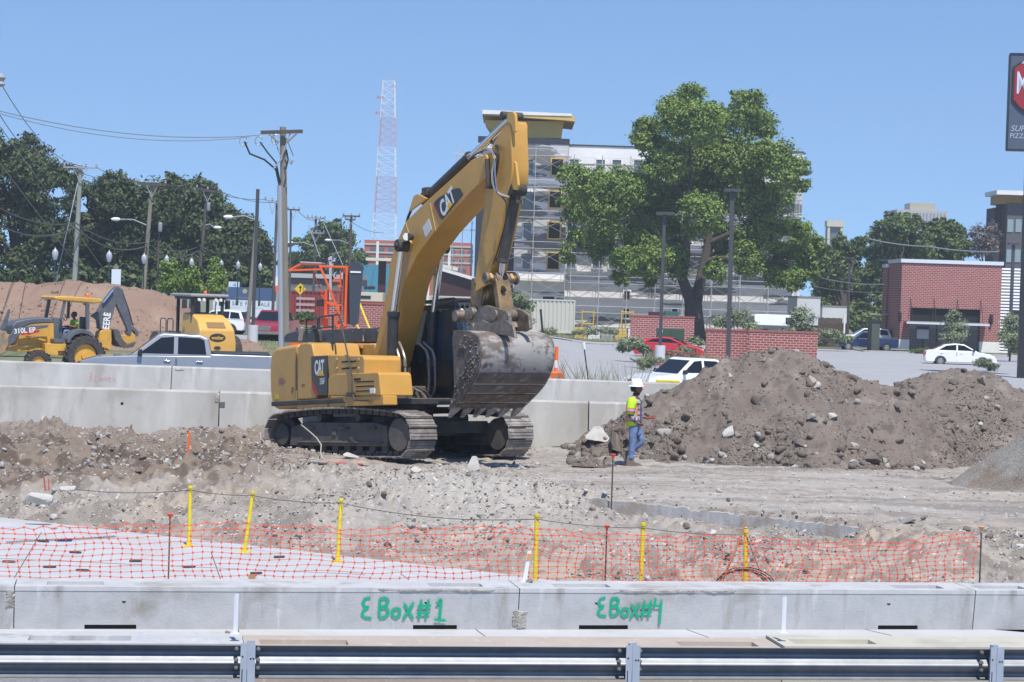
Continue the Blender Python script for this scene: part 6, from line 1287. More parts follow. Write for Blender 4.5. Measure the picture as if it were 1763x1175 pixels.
b = MB(); n_ = Vector((-.36, 0, .35)).normalized(); b.add([(.06-.012, -.38, 1.725+.012), (.06-.012, .38, 1.725+.012), (.27-.012, .36, 1.94+.012), (.27-.012, -.36, 1.94+.012)], [(0, 1, 2, 3)]); b.build('grille', mat('roller grille', (.25, .14, .05), .7), ro)
def oval(cx, cz, a, h, x, m, nm): MB().prism([(a*math.cos(t), h*math.sin(t)) for t in np.linspace(0, 2*PI, 25)[:-1]], x, x-.012, lambda u, w, t: (t, u+cx, w+cz)).build(nm, m, ro, fix=True)
oval(0, 1.36, .33, .165, -.03, m_rb, 'badge'); text('weiler', 1, 'lettering', mat('badge gold', (.70, .40, .08), .5), ro, frame((-.048, 0, 1.36), (0, -1, 0), (0, 0, 1)) @ Matrix.Scale(.20, 4), ext=.002, bold=.02)
oval(0, .98, .14, .06, -.035, m_rb, 'small_badge')
for (x_, y_) in ((1.0, .62), (1.0, -.62), (2.4, .62), (2.4, -.62)): MB().bar((x_, y_, 1.2 if x_ > 2 else 1.9), (x_, y_, 2.92), .10, .12).build('canopy_post', m_rb, ro, bev=.02)
b = MB(); b.box((.75, -.80, 2.90), (2.75, .80, 3.02)); b.build('canopy', mat('canopy grey', (.30, .30, .31), .5), ro, bev=.05); MB().box((.9, -.68, 2.80), (2.6, .68, 2.90)).build('canopy_frame', m_rb, ro)
for y_ in (-.45, -.25, .25, .45): MB().cyl((.82, y_, 2.80), (.74, y_, 2.80), .06, n=12).build('work_light', m_lamp, ro)
MB().lathe([(.07, 0), (.07, .08), (.04, .12)], 12, (1.0, .1, 3.02)).build('beacon', MATS['amber'], ro)
for y_ in (-.9, .9): MB().box((1.0, y_-.06, 2.45), (1.12, y_+.12, 2.80)).build('mirror', m_rb, ro, bev=.02)
b = MB(); b.box((1.7, -.3, 1.7), (2.1, .3, 2.3)); b.box((2.1, -.35, 1.6), (2.6, .35, 1.8)); b.build('seat', m_rb, ro, bev=.04)
for y_ in (-.95, .95):
    q = wheel(ro, .95, y_, .74, .5, m_ry)
b = MB(); b.cyl((3.6, -1.05, .75), (3.6, 1.05, .75), .75, n=32); b.build('drum', m_und, ro, bev=.02); MB().box((2.0, -1.15, .5), (4.2, -1.07, 1.1)).build('drum_frame', m_ry, ro); MB().box((2.0, 1.07, .5), (4.2, 1.15, 1.1)).build('drum_frame', m_ry, ro); MB().box((1.8, -.6, .5), (2.6, .6, 1.3)).build('articulation', m_rb, ro)
for x0 in (1.6, 2.3): MB().tube([(x0, 1.15, .9), (x0, 1.15, 1.95), (x0+.06, 1.15, 2.02), (x0+.5, 1.15, 2.02), (x0+.56, 1.15, 1.9), (x0+.56, 1.15, .9)], .022, 6).build('handrail', m_rb, ro)
# ---------------------------------------------------------------- orange road machine
Y0 = 78; loc = P(560, 620, Y0); loc.z = 0; om = thing('road_machine', 'orange framed road machine with dark upright conveyor parked beyond the barriers', 'road machine', loc, 0); T = Tr(loc, 0, 6.185, 440, 430)
m_om = mat('machine orange', (.80, .115, .02), .4, var=.12, vscale=3); m_sl = mat('slate panel', (.045, .055, .07), .55, var=.2, vscale=2); m_omd = mat('dark rust orange', (.28, .07, .04), .6); m_grey = mat('grey metal', (.42, .43, .45), .5)
def ob(nm, a, c, v, w, h=None, m=m_om): p, q = T(*a, v), T(*c, v); return MB().bar((p[0], v, p[1]), (q[0], v, q[1]), h or w, w).build(nm, m, om, bev=.008)
def opr(nm, pts, v0, v1, m, pv=None): return MB().prism(T.poly(pts, pv if pv is not None else v0), v0, v1, side).build(nm, m, om, bev=.015, fix=True)
opr('canopy', [(345, 212), (475, 140), (700, 150), (700, 172), (480, 168), (350, 222)], -.9, 1.0, m_omd); opr('canopy_top', [(470, 128), (700, 138), (700, 150), (475, 140)], -.88, 1.0, m_grey, -.9)
ob('canopy_rail', (350, 222), (690, 212), -.92, .07); ob('canopy_rail', (350, 222), (475, 160), -.92, .06); ob('canopy_rail', (475, 165), (690, 172), 1.0, .06)
for a, c, v, w in [((675, 178), (985, 188), -.92, .08), ((690, 185), (900, 690), -.92, .075), ((972, 200), (952, 812), -.92, .085), ((905, 230), (905, 700), 0, .06), ((610, 235), (700, 440), .4, .05), ((700, 440), (765, 530), .4, .05), ((820, 330), (912, 335), -.4, .09), ((870, 380), (925, 420), -.4, .06), ((790, 590), (920, 592), -.6, .07), ((858, 808), (965, 808), -.92, .08), ((765, 430), (745, 860), .2, .16), ((852, 640), (852, 870), -.5, .07), ((745, 560), (860, 590), -.3, .08), ((700, 480), (760, 560), -.2, .05), ((740, 860), (740, 1180), .2, .22), ((950, 812), (950, 1180), -.6, .12), ((890, 690), (890, 1180), -.2, .10)]: ob('frame_bar', a, c, v, w)
opr('conveyor_panel', [(995, 165), (1050, 128), (1110, 138), (1133, 172), (1078, 790), (1045, 812), (1000, 800)], -1.05, -.2, m_sl); opr('conveyor_side', [(930, 205), (1000, 165), (1000, 800), (935, 778)], -.75, .8, m_omd)
q0, q1 = T(1008, 238, -1.07), T(1122, 238, -1.07); MB().box((q0[0], -1.08, q0[1]-.03), (q1[0], -1.055, q0[1]+.03)).build('white_stripe', m_wht, om)
ob('lift_pole', (798, 110), (798, 540), -.1, .10, m=m_grey); opr('lamp_head', [(770, 90), (800, 70), (850, 95), (845, 130), (775, 130)], -.15, .2, m_grey)
opr('seat', [(648, 530), (712, 528), (712, 605), (645, 602)], -.6, -.1, m_dk)
rr = random.Random(21); 
for k in range(12): x_, y_ = rr.uniform(690, 870), rr.uniform(60, 330); ob('control_part', (x_, y_), (x_+rr.uniform(-40, 40), y_+rr.uniform(-50, 50)), rr.uniform(-.3, .5), rr.uniform(.03, .09), m=rr.choice([m_dk, m_dk, m_grey, m_jdg]))
MB().box((-1.3, -1.0, .5), (1.6, 1.0, 1.5)).build('machine_body', m_om, om, bev=.05)
for y_ in (-.9, .9): MB().box((-1.6, y_-.2, 0), (1.9, y_+.2, .62)).build('crawler', m_und, om, bev=.15)
# ================================================================ trees and plants
def leafmat(name, c1, c2, c3): 
    return mat(name, c1, .55, var=.2, vscale=.35, col2=c2, layers=[(c3, 1.3, .50, .68)], spec=.3)
m_oak = leafmat('live oak leaves', (.048, .075, .028), (.07, .10, .036), (.09, .12, .045)); m_pec = leafmat('pecan leaves', (.14, .215, .04), (.20, .275, .055), (.10, .155, .03))
m_mid = leafmat('mid green leaves', (.075, .12, .035), (.11, .16, .045), (.13, .18, .06)); m_young = leafmat('bright young leaves', (.16, .24, .05), (.22, .30, .07), (.11, .18, .04))
m_olive = leafmat('dusty olive leaves', (.20, .24, .13), (.25, .28, .17), (.15, .18, .10)); m_bare = leafmat('sparse grey twigs', (.17, .14, .125), (.22, .18, .16), (.13, .11, .10))
m_bark = mat('bark', (.075, .062, .052), .95, var=.4, vscale=4, col2=(.08, .065, .055), bump=.8, bscale=12, stretch=(1, 1, .2))
def leaves(name, blobs, n, size, m, parent, seed, shell=.62, gap=.0, upb=.5, split=0, core=.76):
    """blobs: (centre, (rx, ry, rz)); small leaf-sprig quads through the outer part of each blob"""
    if split:
        r = np.random.default_rng(seed+1); nb = []
        for c, rd in blobs:
            nb.append((c, tuple(q*core for q in rd)))
            for _ in range(split):
                d = r.normal(size=3); d[2] = d[2]*.9+.15; d /= np.linalg.norm(d); k = r.uniform(.26, .48); nb.append((tuple(np.array(c)+d*np.array(rd)*r.uniform(.55, .92)), tuple(q*k*f for q, f in zip(rd, (1.15, 1.1, .8)))))
        blobs = nb
    r = np.random.default_rng(seed); w = np.array([b[1][0]*b[1][2] for b in blobs])**1.0; cnt = np.maximum(30, (n*w/w.sum())).astype(int); C, N = [], []
    for (c, rd), k in zip(blobs, cnt):
        # sprays: sub-clumps on the blob surface, leaves round each
        ns = max(6, int(k/26)); d = r.normal(size=(ns, 3)); d /= np.linalg.norm(d, axis=1)[:, None]; rad = shell+(1-shell)*r.random(ns)**.6
        sc_ = np.array(c)+d*rad[:, None]*np.array(rd); idx = r.integers(0, ns, k); sg = .17*min(rd)+.05
        p = sc_[idx]+r.normal(size=(k, 3))*sg*np.array([1, 1, .75]); C.append(p); N.append(d[idx]*.7+r.normal(size=(k, 3))*.55+np.array([0, 0, upb*.5]))
    C = np.concatenate(C); N = np.concatenate(N)
    keep = fbm(C[:, 0]*.9/size*.12+C[:, 1]*.3, C[:, 2]*.9/size*.12, 2, seed) > gap-.5; C, N = C[keep], N[keep]
    N /= np.linalg.norm(N, axis=1)[:, None]; k = len(C); t = np.cross(N, r.normal(size=(k, 3))); t /= np.linalg.norm(t, axis=1)[:, None]; b = np.cross(N, t)
    s = size*(.55+.9*r.random(k))[:, None]; a_ = .5+.5*r.random(k)[:, None]
    v = np.stack([C-t*s, C-b*s*a_*.6+N*s*.15, C+t*s, C+b*s*a_*.6+N*s*.15], 1).reshape(-1, 3); q = np.arange(4*k).reshape(-1, 4)
    return npmesh(name, v, q, m, parent)
def limb(b, a, c, r0_, r1_, rr, n=5, wob=.12):
    a = Vector(a); c = Vector(c); L = (c-a).length; pts = []; rs = []
    for k in range(n+1): t = k/n; q = a.lerp(c, t)+Vector((rr.gauss(0, 1), rr.gauss(0, 1), rr.gauss(0, .5)))*wob*L*.25*math.sin(PI*t); pts.append(q); rs.append(r0_+(r1_-r0_)*t)
    b.tube(pts, rs, 8); return pts
def tree(name, label, base, blobs, n, size, m, tr, seed, fork=.45, group=None, gap=0., cat='tree', shell=.62, trunkm=None, stems=1, zmax=None):
    """base world; blobs world (centre, radii)"""
    rr = random.Random(seed); base = Vector(base); o = thing(name, label, cat, base, 0, group); B_ = [((Vector(c)-base)[:], rd) for c, rd in blobs]
    lo = min(c[2] for c, rd in B_); hi = max(c[2] for c, rd in B_); cx_ = sum(c[0] for c, rd in B_)/len(B_); cy_ = sum(c[1] for c, rd in B_)/len(B_)
    b = MB(); fk = Vector((cx_*.12, cy_*.1, max(.25*hi, lo*fork)))
    limb(b, (0, 0, -.2), fk, tr*1.25, tr*.8, rr, 4, .06)
    for c, rd in B_:
        c = Vector(c); mid = fk.lerp(c, .5)+Vector((0, 0, .08*hi)); p = limb(b, fk, mid, tr*.48, tr*.26, rr, 4); limb(b, mid, c+Vector((0, 0, rd[2]*.2)), tr*.26, tr*.09, rr, 4)
    b.build('trunk', trunkm or m_bark, o, smooth=True)
    leaves('crown', B_, n, size, m, o, seed, gap=gap, shell=shell, split=5 if n > 9000 else 0); return o
def pblobs(L, Y, seed, spread=.35, sq=1.0):
    """pixel blobs (px, py, r_px [, ry_px]) -> world"""
    rr = random.Random(seed); out = []; s = F/Y
    for q in L:
        r = q[2]/s; rz_ = (q[3] if len(q) > 3 else q[2])/s; c = P(q[0], q[1], Y+rr.uniform(-1, 1)*spread*6); out.append((c[:], (r, r*.9, rz_*sq)))
    return out
# big pecan
Z2 = lambda L: [(950+x/2.67, 120+y/2.67, r/2.67) for x, y, r in L]
pec = Z2([(630, 165, 85), (560, 225, 85), (450, 290, 72), (420, 330, 45), (690, 240, 100), (900, 190, 85), (965, 265, 78), (790, 300, 110), (640, 390, 120), (540, 430, 90), (850, 400, 130), (1010, 400, 90), (1080, 470, 90), (1140, 480, 50), (130, 520, 80), (230, 540, 90), (120, 650, 75), (110, 790, 60), (80, 850, 40), (330, 560, 95), (250, 680, 110), (220, 800, 70), (440, 560, 100), (480, 660, 110), (640, 540, 110), (700, 660, 90), (880, 560, 120), (1000, 600, 100), (430, 770, 100), (340, 880, 60), (310, 960, 35), (460, 880, 80), (560, 760, 70), (780, 800, 90), (950, 760, 100), (900, 870, 75), (1020, 900, 75), (1090, 760, 90), (1160, 840, 75), (1170, 920, 55), (1030, 960, 45), (1120, 960, 55), (450, 970, 30), (560, 900, 70), (760, 930, 50)])
YT = 188; tb = P(1198, 572, YT); tb.z = -.4; o = thing('pecan_tree', 'very large spreading green tree in front of the unfinished building', 'tree', tb); rr = random.Random(2)
B_ = [((Vector(c)-tb)[:], rd) for c, rd in pblobs(pec, YT, 4, .9)]
W_ = lambda x, y, dy=0: P(950+x/2.67, 120+y/2.67, YT+dy)-tb
b = MB(); limb(b, (0, 0, -.3), W_(650, 1060), 1.0, .75, rr, 3, .03)
for pts in ([(640, 1070, 0), (600, 960, 0), (620, 850, 0), (615, 700, -.5), (640, 500, 0), (630, 300, 0)], [(665, 1060, 0), (690, 940, 1), (720, 800, 1), (740, 640, 1), (850, 450, 1), (900, 250, 0)], [(600, 960, 0), (560, 860, -1), (470, 740, -1.5), (330, 600, -1), (200, 600, 0)], [(720, 800, 1), (850, 740, 0), (1000, 640, 0), (1110, 520, 0)], [(640, 640, 0), (560, 520, 0), (500, 330, 0)], [(625, 900, 0), (560, 930, -1), (460, 860, -1)], [(705, 880, 1), (850, 860, 0), (1000, 880, 0), (1130, 880, 0)]):
    q = [W_(*p) for p in pts]; r0_ = .55 if pts[0][1] > 1000 else .30; b.tube(q, [r0_*(1-.85*k/(len(q)-1)) for k in range(len(q))], 8)
b.build('trunk', m_bark, o, smooth=True); leaves('crown', [(c, tuple(q*1.18 for q in rd)) for c, rd in B_], 250000, .145, m_pec, o, 5, shell=.2, gap=.10, split=7, core=.90)
# left wood: individual trees
LT = [('oak_tree', 'tall dark oak at the far left edge, highest of the left trees', [(10, 300, 75), (60, 300, 60), (90, 330, 45), (20, 390, 90), (90, 400, 60), (60, 450, 60), (-40, 320, 70), (-50, 430, 80), (-5, 262, 30), (50, 262, 35)], 178),
      ('oak_tree', 'dark oak behind the first leaning pole at left', [(150, 350, 45), (165, 400, 55), (125, 420, 45), (190, 450, 50), (140, 470, 40)], 190),
      ('oak_tree', 'wide dark oak behind the pole with the timber crossarm', [(205, 345, 48), (250, 350, 55), (215, 410, 60), (280, 400, 60), (180, 330, 30), (240, 455, 50), (300, 455, 40)], 182),
      ('oak_tree', 'dark oak right of the middle of the left wood', [(320, 350, 52), (365, 370, 48), (330, 410, 60), (385, 430, 50), (350, 460, 45), (300, 330, 30), (290, 380, 40)], 186),
      ('oak_tree', 'dark oak at the right end of the left wood', [(415, 400, 38), (440, 425, 32), (405, 440, 45), (445, 455, 25), (395, 380, 30)], 200),
      ('broad_tree', 'mid green tree behind the main wooden pole', [(530, 430, 32), (560, 410, 34), (590, 420, 32), (545, 455, 38), (600, 450, 28), (505, 455, 26), (575, 395, 22), (620, 440, 14)], 270),
      ('broad_tree', 'dark green tree at far right beside the pale tower', [(1425, 460, 35), (1460, 440, 32), (1430, 500, 38), (1470, 490, 40), (1445, 425, 20), (1480, 425, 18), (1415, 530, 25), (1480, 530, 25)], 240),
      ('broad_tree', 'tall green tree behind the brick building, left of the white high-rise', [(1520, 410, 32), (1545, 395, 30), (1565, 390, 25), (1530, 450, 42), (1580, 430, 42), (1500, 480, 38), (1550, 490, 40), (1505, 530, 30), (1540, 380, 16)], 232),
      ('broad_tree', 'green tree behind the roof of the brick building', [(1600, 420, 32), (1635, 410, 30), (1620, 400, 22), (1650, 430, 22), (1610, 450, 30), (1640, 460, 25), (1600, 395, 16)], 238)]
for i, (nm, lab, L, Y) in enumerate(LT):
    base = P(sum(q[0] for q in L)/len(L), 560, Y); base.z = 0
    tree(nm, lab, base, pblobs(L, Y, 30+i, .6), 38000 if Y < 210 else 24000, .19 if Y < 210 else .22, m_oak if nm == 'oak_tree' else m_mid, .5, 60+i, group=None, shell=.5, gap=.1)
base = P(1695, 560, 236); base.z = 0; tree('bare_tree', 'sparse greyish brown tree between the green tree and the grey hotel', base, pblobs([(1685, 405, 20), (1705, 400, 16), (1700, 425, 20), (1680, 430, 16), (1712, 385, 8)], 236, 3), 2600, .16, m_bare, .35, 77, shell=.2)
# low dark understorey behind the left mound, far tree line
b_ = pblobs([(x, 478+(x % 37)*.3, 28, 22) for x in range(-60, 470, 26)], 165, 9); us = tag(leaves('undergrowth', b_, 16000, .28, m_oak, None, 91, shell=.2), 'dark undergrowth below the trees at the left', 'undergrowth', kind='stuff')
b_ = pblobs([(x, 548+(x % 31)*.3, 22, 20) for x in range(1395, 1535, 18)], 226, 9); tag(leaves('hedge', b_, 6000, .26, m_mid, None, 93, shell=.2), 'dense dark foliage behind the wooden fence', 'undergrowth', kind='stuff')
b_ = pblobs([(x, 500+(x % 31)*.2+x*.031-27, 26, 14) for x in range(-200, 2000, 40)], 700, 9); tag(leaves('tree_line', b_, 12000, 1.1, m_mid, None, 94, shell=.2), 'distant low line of trees along the horizon', 'tree line', kind='stuff')
# young trees
YTR = [('bright young tree behind the dirt mound, leftmost of three', 292, 500, 128, [(292, 465, 14, 20), (290, 488, 18, 16)], m_young), ('bright young tree behind the dirt mound, middle of three', 330, 508, 128, [(330, 478, 15, 18), (332, 498, 20, 14)], m_young), ('bright young tree behind the dirt mound, rightmost of three', 372, 510, 134, [(372, 465, 11, 22), (374, 490, 16, 18)], m_young),
       ('thin young tree beside the bucket in front of the cream container', 893, 580, 118, [(890, 515, 16, 14), (905, 530, 18, 12), (895, 550, 22, 14), (880, 535, 14, 14)], m_olive), ('dusty young tree behind the right hand brick wall, left part', 1265, 612, 131, [(1262, 545, 26, 16), (1240, 555, 20, 12), (1290, 570, 18, 22), (1275, 590, 16, 16)], m_olive),
       ('dusty young tree at the right end of the right hand brick wall', 1382, 612, 131, [(1380, 550, 20, 20), (1365, 575, 22, 16), (1395, 580, 18, 18)], m_olive), ('small grey green tree in front of the awning of the brick building', 1643, 600, 160, [(1643, 545, 10, 14), (1645, 562, 20, 14), (1643, 580, 24, 13)], m_olive),
       ('grey green tree right of the brick building beside the dark sign post', 1738, 612, 150, [(1742, 555, 14, 18), (1740, 580, 20, 20), (1752, 600, 16, 12)], m_olive)]
for i, (lab, px, pb, Y, L, m) in enumerate(YTR):
    g = P(px, pb, Y); g.z = float(zfar(g.x, Y)); tree('young_tree', lab, g, pblobs(L, Y, i, .1), 4200, .085, m, .07, 100+i, shell=.1, cat='young tree')
# shrubs, tall weeds
def shrub(lab, L, Y, m, n, size, seed, name='shrub', kind=None): b_ = pblobs(L, Y, seed, .08); o = leaves(name, b_, int(n*2.4), size*.58, m, None, seed, shell=.1, upb=.2, split=3); return tag(o, lab, 'shrub', kind=kind)
shrub('feathery green bush beside the concrete lamp base in front of the red coupe', [(1088, 592, 20, 14), (1075, 597, 14, 12), (1108, 602, 14, 8)], 122, m_olive, 2600, .13, 201)
shrub('low bush right of the red coupe at the brick wall', [(1195, 588, 14, 10), (1180, 602, 18, 8)], 126, m_olive, 1200, .12, 202)
shrub('feathery bush in front of the wooden fence at the right', [(1435, 577, 22, 12), (1450, 585, 18, 10), (1415, 590, 12, 6)], 165, m_olive, 3000, .14, 203)
shrub('weeds growing at the foot of the cream container', [(945, 570, 20, 6), (1010, 572, 30, 6), (1050, 570, 24, 5)], 163, m_olive, 2500, .12, 204, 'weeds', 'stuff')
shrub('low clipped shrub at the corner of the brick building', [(1585, 604, 18, 5), (1565, 606, 10, 4)], 166, m_mid, 900, .1, 205)
shrub('tuft of grass at the front of the white sedan', [(1690, 626, 18, 8), (1710, 632, 14, 6)], 126, m_olive, 1400, .1, 206)
shrub('green bush beside the maroon container', [(525, 545, 18, 10), (505, 552, 12, 8)], 145, m_mid, 1500, .14, 207)
m_flow = mat('pink flowers', (.50, .20, .20), .8, var=.3, vscale=3, col2=(.25, .16, .10))
shrub('pinkish flowering bush in front of the red coupe', [(1165, 608, 20, 5), (1190, 611, 16, 5), (1150, 608, 8, 4)], 118, m_flow, 1100, .10, 208)
shrub('low flowering plants behind the hood of the white pickup', [(1150, 630, 22, 6), (1180, 624, 16, 5)], 104, m_flow, 900, .07, 209); shrub('green plants behind the hood of the white pickup', [(1130, 622, 18, 9), (1105, 630, 12, 8)], 106, m_olive, 1200, .08, 210)
m_blade = mat('weed blades', (.20, .24, .12), .7, var=.3, vscale=.6, col2=(.33, .31, .19))
def blades(name, lab, n, x0, x1, y0, y1, h0, h1, m, seed, kind='stuff', w=.012):
    r = np.random.default_rng(seed); x = r.uniform(x0, x1, n); y = r.uniform(y0, y1, n); k = fbm(x*1.3, y*.7, 2, seed) > -.12; x, y = x[k], y[k]; n = len(x); z = zfar(x, y); h = h0+(h1-h0)*r.random(n)**3.2; a = r.uniform(0, 6.28, n); le = r.normal(0, .16, (n, 2))*h[:, None]
    wx, wy = np.cos(a)*w, np.sin(a)*w
    v = np.stack([np.stack([x-wx, y-wy, z], 1), np.stack([x+wx, y+wy, z], 1), np.stack([x+wx*.8+le[:, 0]*.74, y+wy*.8+le[:, 1]*.74, z+h*.6], 1), np.stack([x+le[:, 0]*1.3, y+le[:, 1]*1.3, z+h], 1)], 1).reshape(-1, 3)
    return tag(npmesh(name, v, np.arange(4*n).reshape(-1, 4), m), lab, 'grass', kind=kind)
m_blade = mat('weed blades', (.13, .17, .07), .7, var=.3, vscale=.6, col2=(.24, .23, .12))
blades('tall_weeds', 'tall wispy weeds growing behind the farther concrete barrier', 1900, 1.0, 3.9, 61.4, 63.5, .8, 1.8, m_blade, 5, w=.005)
blades('verge_weeds', 'rough grass and weeds on the verge in front of the cream container', 9000, -8, 14, 172, 185, .10, .45, m_blade, 6, w=.03)
blades('island_weeds', 'weeds on the kerbed island in front of the red coupe', 5000, 7.4, 11.5, 112, 124, .25, .95, m_blade, 8, w=.012)
blades('lawn_grass', 'rough grass on the lawn behind the pickup', 9000, -17, -4, 92, 127, .05, .22, m_blade, 7, w=.03)
for nm, pts in (('fire_lane_line', [(1545, 622), (1604, 642)]), ('fire_lane_line', [(1430, 602), (1470, 608)])):
    a, c = GZ(*pts[0], -.45), GZ(*pts[1], -.45); d = (c-a).normalized(); n_ = Vector((-d.y, d.x, 0))*.12; o = tag(MB().add([a-n_, c-n_, c+n_, a+n_], [(0, 1, 2, 3)]).build(nm, mat('faded red paint', (.50, .16, .17), .8)), 'faded red painted line on the parking lot '+('in front of the white sedan' if pts[0][0] > 1500 else 'beyond the brick enclosure'), 'road marking')
for k, (x0, x1, y0, y1) in enumerate(((7.3, 11.6, 112, 127), (28, 34, 166, 175), (4.0, 5.6, 87, 94))):
    o = strip('grass_island', x0, x1, y0, y1, .05, m_grass, 12); b = MB()
    for (a, c) in (((x0, y0), (x1, y0)), ((x1, y0), (x1, y1)), ((x0, y0), (x0, y1)), ((x0, y1), (x1, y1))): b.bar((*a, float(zfar(a[0], a[1]))+.07), (*c, float(zfar(c[0], c[1]))+.07), .18, .16)
    tag(b.build('kerb', m_concw), kind='structure')
# ================================================================ buildings
def wbox(x0, x1, z0, z1, y0, y1, o, m, name, bev=0): return MB().box((x0-o.location.x, y0-o.location.y, z0-o.location.z), (x1-o.location.x, y1-o.location.y, z1-o.location.z)).build(name, m, o, bev=bev)
Yb = 212; zg = -.4
def X(px, Y=Yb, py=400): return P(px, py, Y).x
def Z(px, py, Y=Yb): return P(px, py, Y).z
m_sheath = mat('grey sheathing', (.52, .525, .54), .8, var=.1, vscale=.3, layers=[((.16, .17, .18), .45, .50, .515, (.2, 1, .9)), ((.72, .72, .73), .50, .555, .565, (.15, 1, 1.1)), ((.75, .76, .77), .42, .59, .61, (.10, 1, 1.3))])
m_navy = mat('dark navy panel', (.022, .028, .045), .7); m_wrap = mat('white house wrap', (.80, .80, .80), .6, var=.15, vscale=.5, col2=(.68, .68, .68)); m_ply = mat('plywood', (.66, .45, .13), .8, var=.15, vscale=.5, col2=(.58, .39, .12)); m_yfr = mat('yellow timber', (.55, .40, .14), .8)
bd = thing('unfinished_building', 'multi-storey building under construction with patchy grey sheathing and plywood roof pavilion', 'building', (X(975), Yb, zg))
xt0, xt1, zt = X(819), X(975), Z(900, 237)
wbox(xt0, xt1, zg, zt-.6, Yb, Yb+16, bd, m_sheath, 'tower_wall'); wbox(xt0-.05, xt1+.05, zt-.6, zt, Yb-.06, Yb+16, bd, m_navy, 'parapet')
wbox(xt0-.03, X(886), zg, Z(880, 352), Yb-.03, Yb+6, bd, m_navy, 'dark_panel')
xw1 = X(1382); zw = Z(1000, 250); m_wing = m_sheath
wbox(xt1, xw1, Z(1000, 482), zw-1.9, Yb+1.2, Yb+15, bd, m_sheath, 'wing_wall'); wbox(xt1, xw1+.05, zw-1.9, zw, Yb+1.15, Yb+15, bd, m_wrap, 'wing_top'); wbox(xt1, xw1, zw, zw+.12, Yb+1.05, Yb+15, bd, m_dk, 'roof_edge')
m_basew = mat('pale base wall', (.72, .72, .75), .8, var=.1, vscale=.4, layers=[((.17, .18, .19), .5, .53, .54, (.15, 1, 1.2)), ((.80, .80, .80), .6, .56, .58, (.08, 1, 1.6))])
wbox(xt1, xw1, zg, Z(1000, 482), Yb+1.0, Yb+15, bd, m_basew, 'base_wall'); wbox(X(890), xt1-.02, zg, Z(930, 472), Yb-.09, Yb+1, bd, m_basew, 'base_wall'); wbox(X(890), xt1, Z(930, 488), Z(930, 470), Yb-.35, Yb-.1, bd, m_wrap, 'base_band')
# roof pavilion
pv = [(X(845), Z(845, 236)), (X(838), Z(838, 220)), (X(828), Z(828, 205)), (X(965), Z(965, 207)), (X(962), Z(962, 236))]
MB().prism([(a-bd.location.x, c-zg) for a, c in pv], 1.5, 10, side).build('pavilion', m_ply, bd, fix=True)
MB().prism([(X(824)-bd.location.x, Z(824, 197)-zg), (X(824)-bd.location.x, Z(824, 190)-zg), (X(978)-bd.location.x, Z(978, 196)-zg), (X(984)-bd.location.x, Z(984, 205)-zg), (X(984)-bd.location.x, Z(984, 209)-zg), (X(966)-bd.location.x, Z(966, 207)-zg)], .2, 11, side).build('pavilion_roof', m_ply, bd, fix=True)
MB().prism([(X(824)-bd.location.x, Z(824, 196)-zg), (X(824)-bd.location.x, Z(824, 189)-zg), (X(978)-bd.location.x, Z(978, 195.5)-zg), (X(978)-bd.location.x, Z(978, 200)-zg)], .12, .2, side).build('roof_fascia', m_wrap, bd, fix=True)
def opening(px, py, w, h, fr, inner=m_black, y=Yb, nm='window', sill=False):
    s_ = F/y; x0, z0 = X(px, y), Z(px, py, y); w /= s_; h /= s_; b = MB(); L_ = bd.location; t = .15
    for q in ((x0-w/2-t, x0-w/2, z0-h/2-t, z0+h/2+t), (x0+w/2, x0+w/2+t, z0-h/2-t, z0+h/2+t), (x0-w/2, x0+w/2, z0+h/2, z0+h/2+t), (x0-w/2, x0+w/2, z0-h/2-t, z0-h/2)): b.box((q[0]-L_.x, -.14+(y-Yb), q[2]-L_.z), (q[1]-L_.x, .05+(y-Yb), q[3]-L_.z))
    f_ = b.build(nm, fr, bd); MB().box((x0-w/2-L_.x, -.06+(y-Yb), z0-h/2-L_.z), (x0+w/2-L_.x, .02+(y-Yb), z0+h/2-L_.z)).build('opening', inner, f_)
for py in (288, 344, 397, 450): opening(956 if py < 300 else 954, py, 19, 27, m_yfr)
for px, py in ((1083, 509), (1083, 540), (1166, 540), (948, 514)): opening(px, py, 9 if px > 1000 else 20, 15 if px > 1000 else 6, m_yfr if 0 else m_wrap, y=Yb+.95 if px > 1000 else Yb-.12)
m_gwin = mat('building glass', (.09, .13, .15), .2, spec=.8)
for py in (287, 342, 396, 450):
    for px in (985, 1030, 1058, 1095, 1150, 1215, 1280, 1340): opening(px, py+ (px-985)*.012, 15, 24, m_sheath, m_gwin, y=Yb+1.2)
for py in (288, 344, 397, 450): opening(908, py, 13, 26, m_sheath, m_gwin)
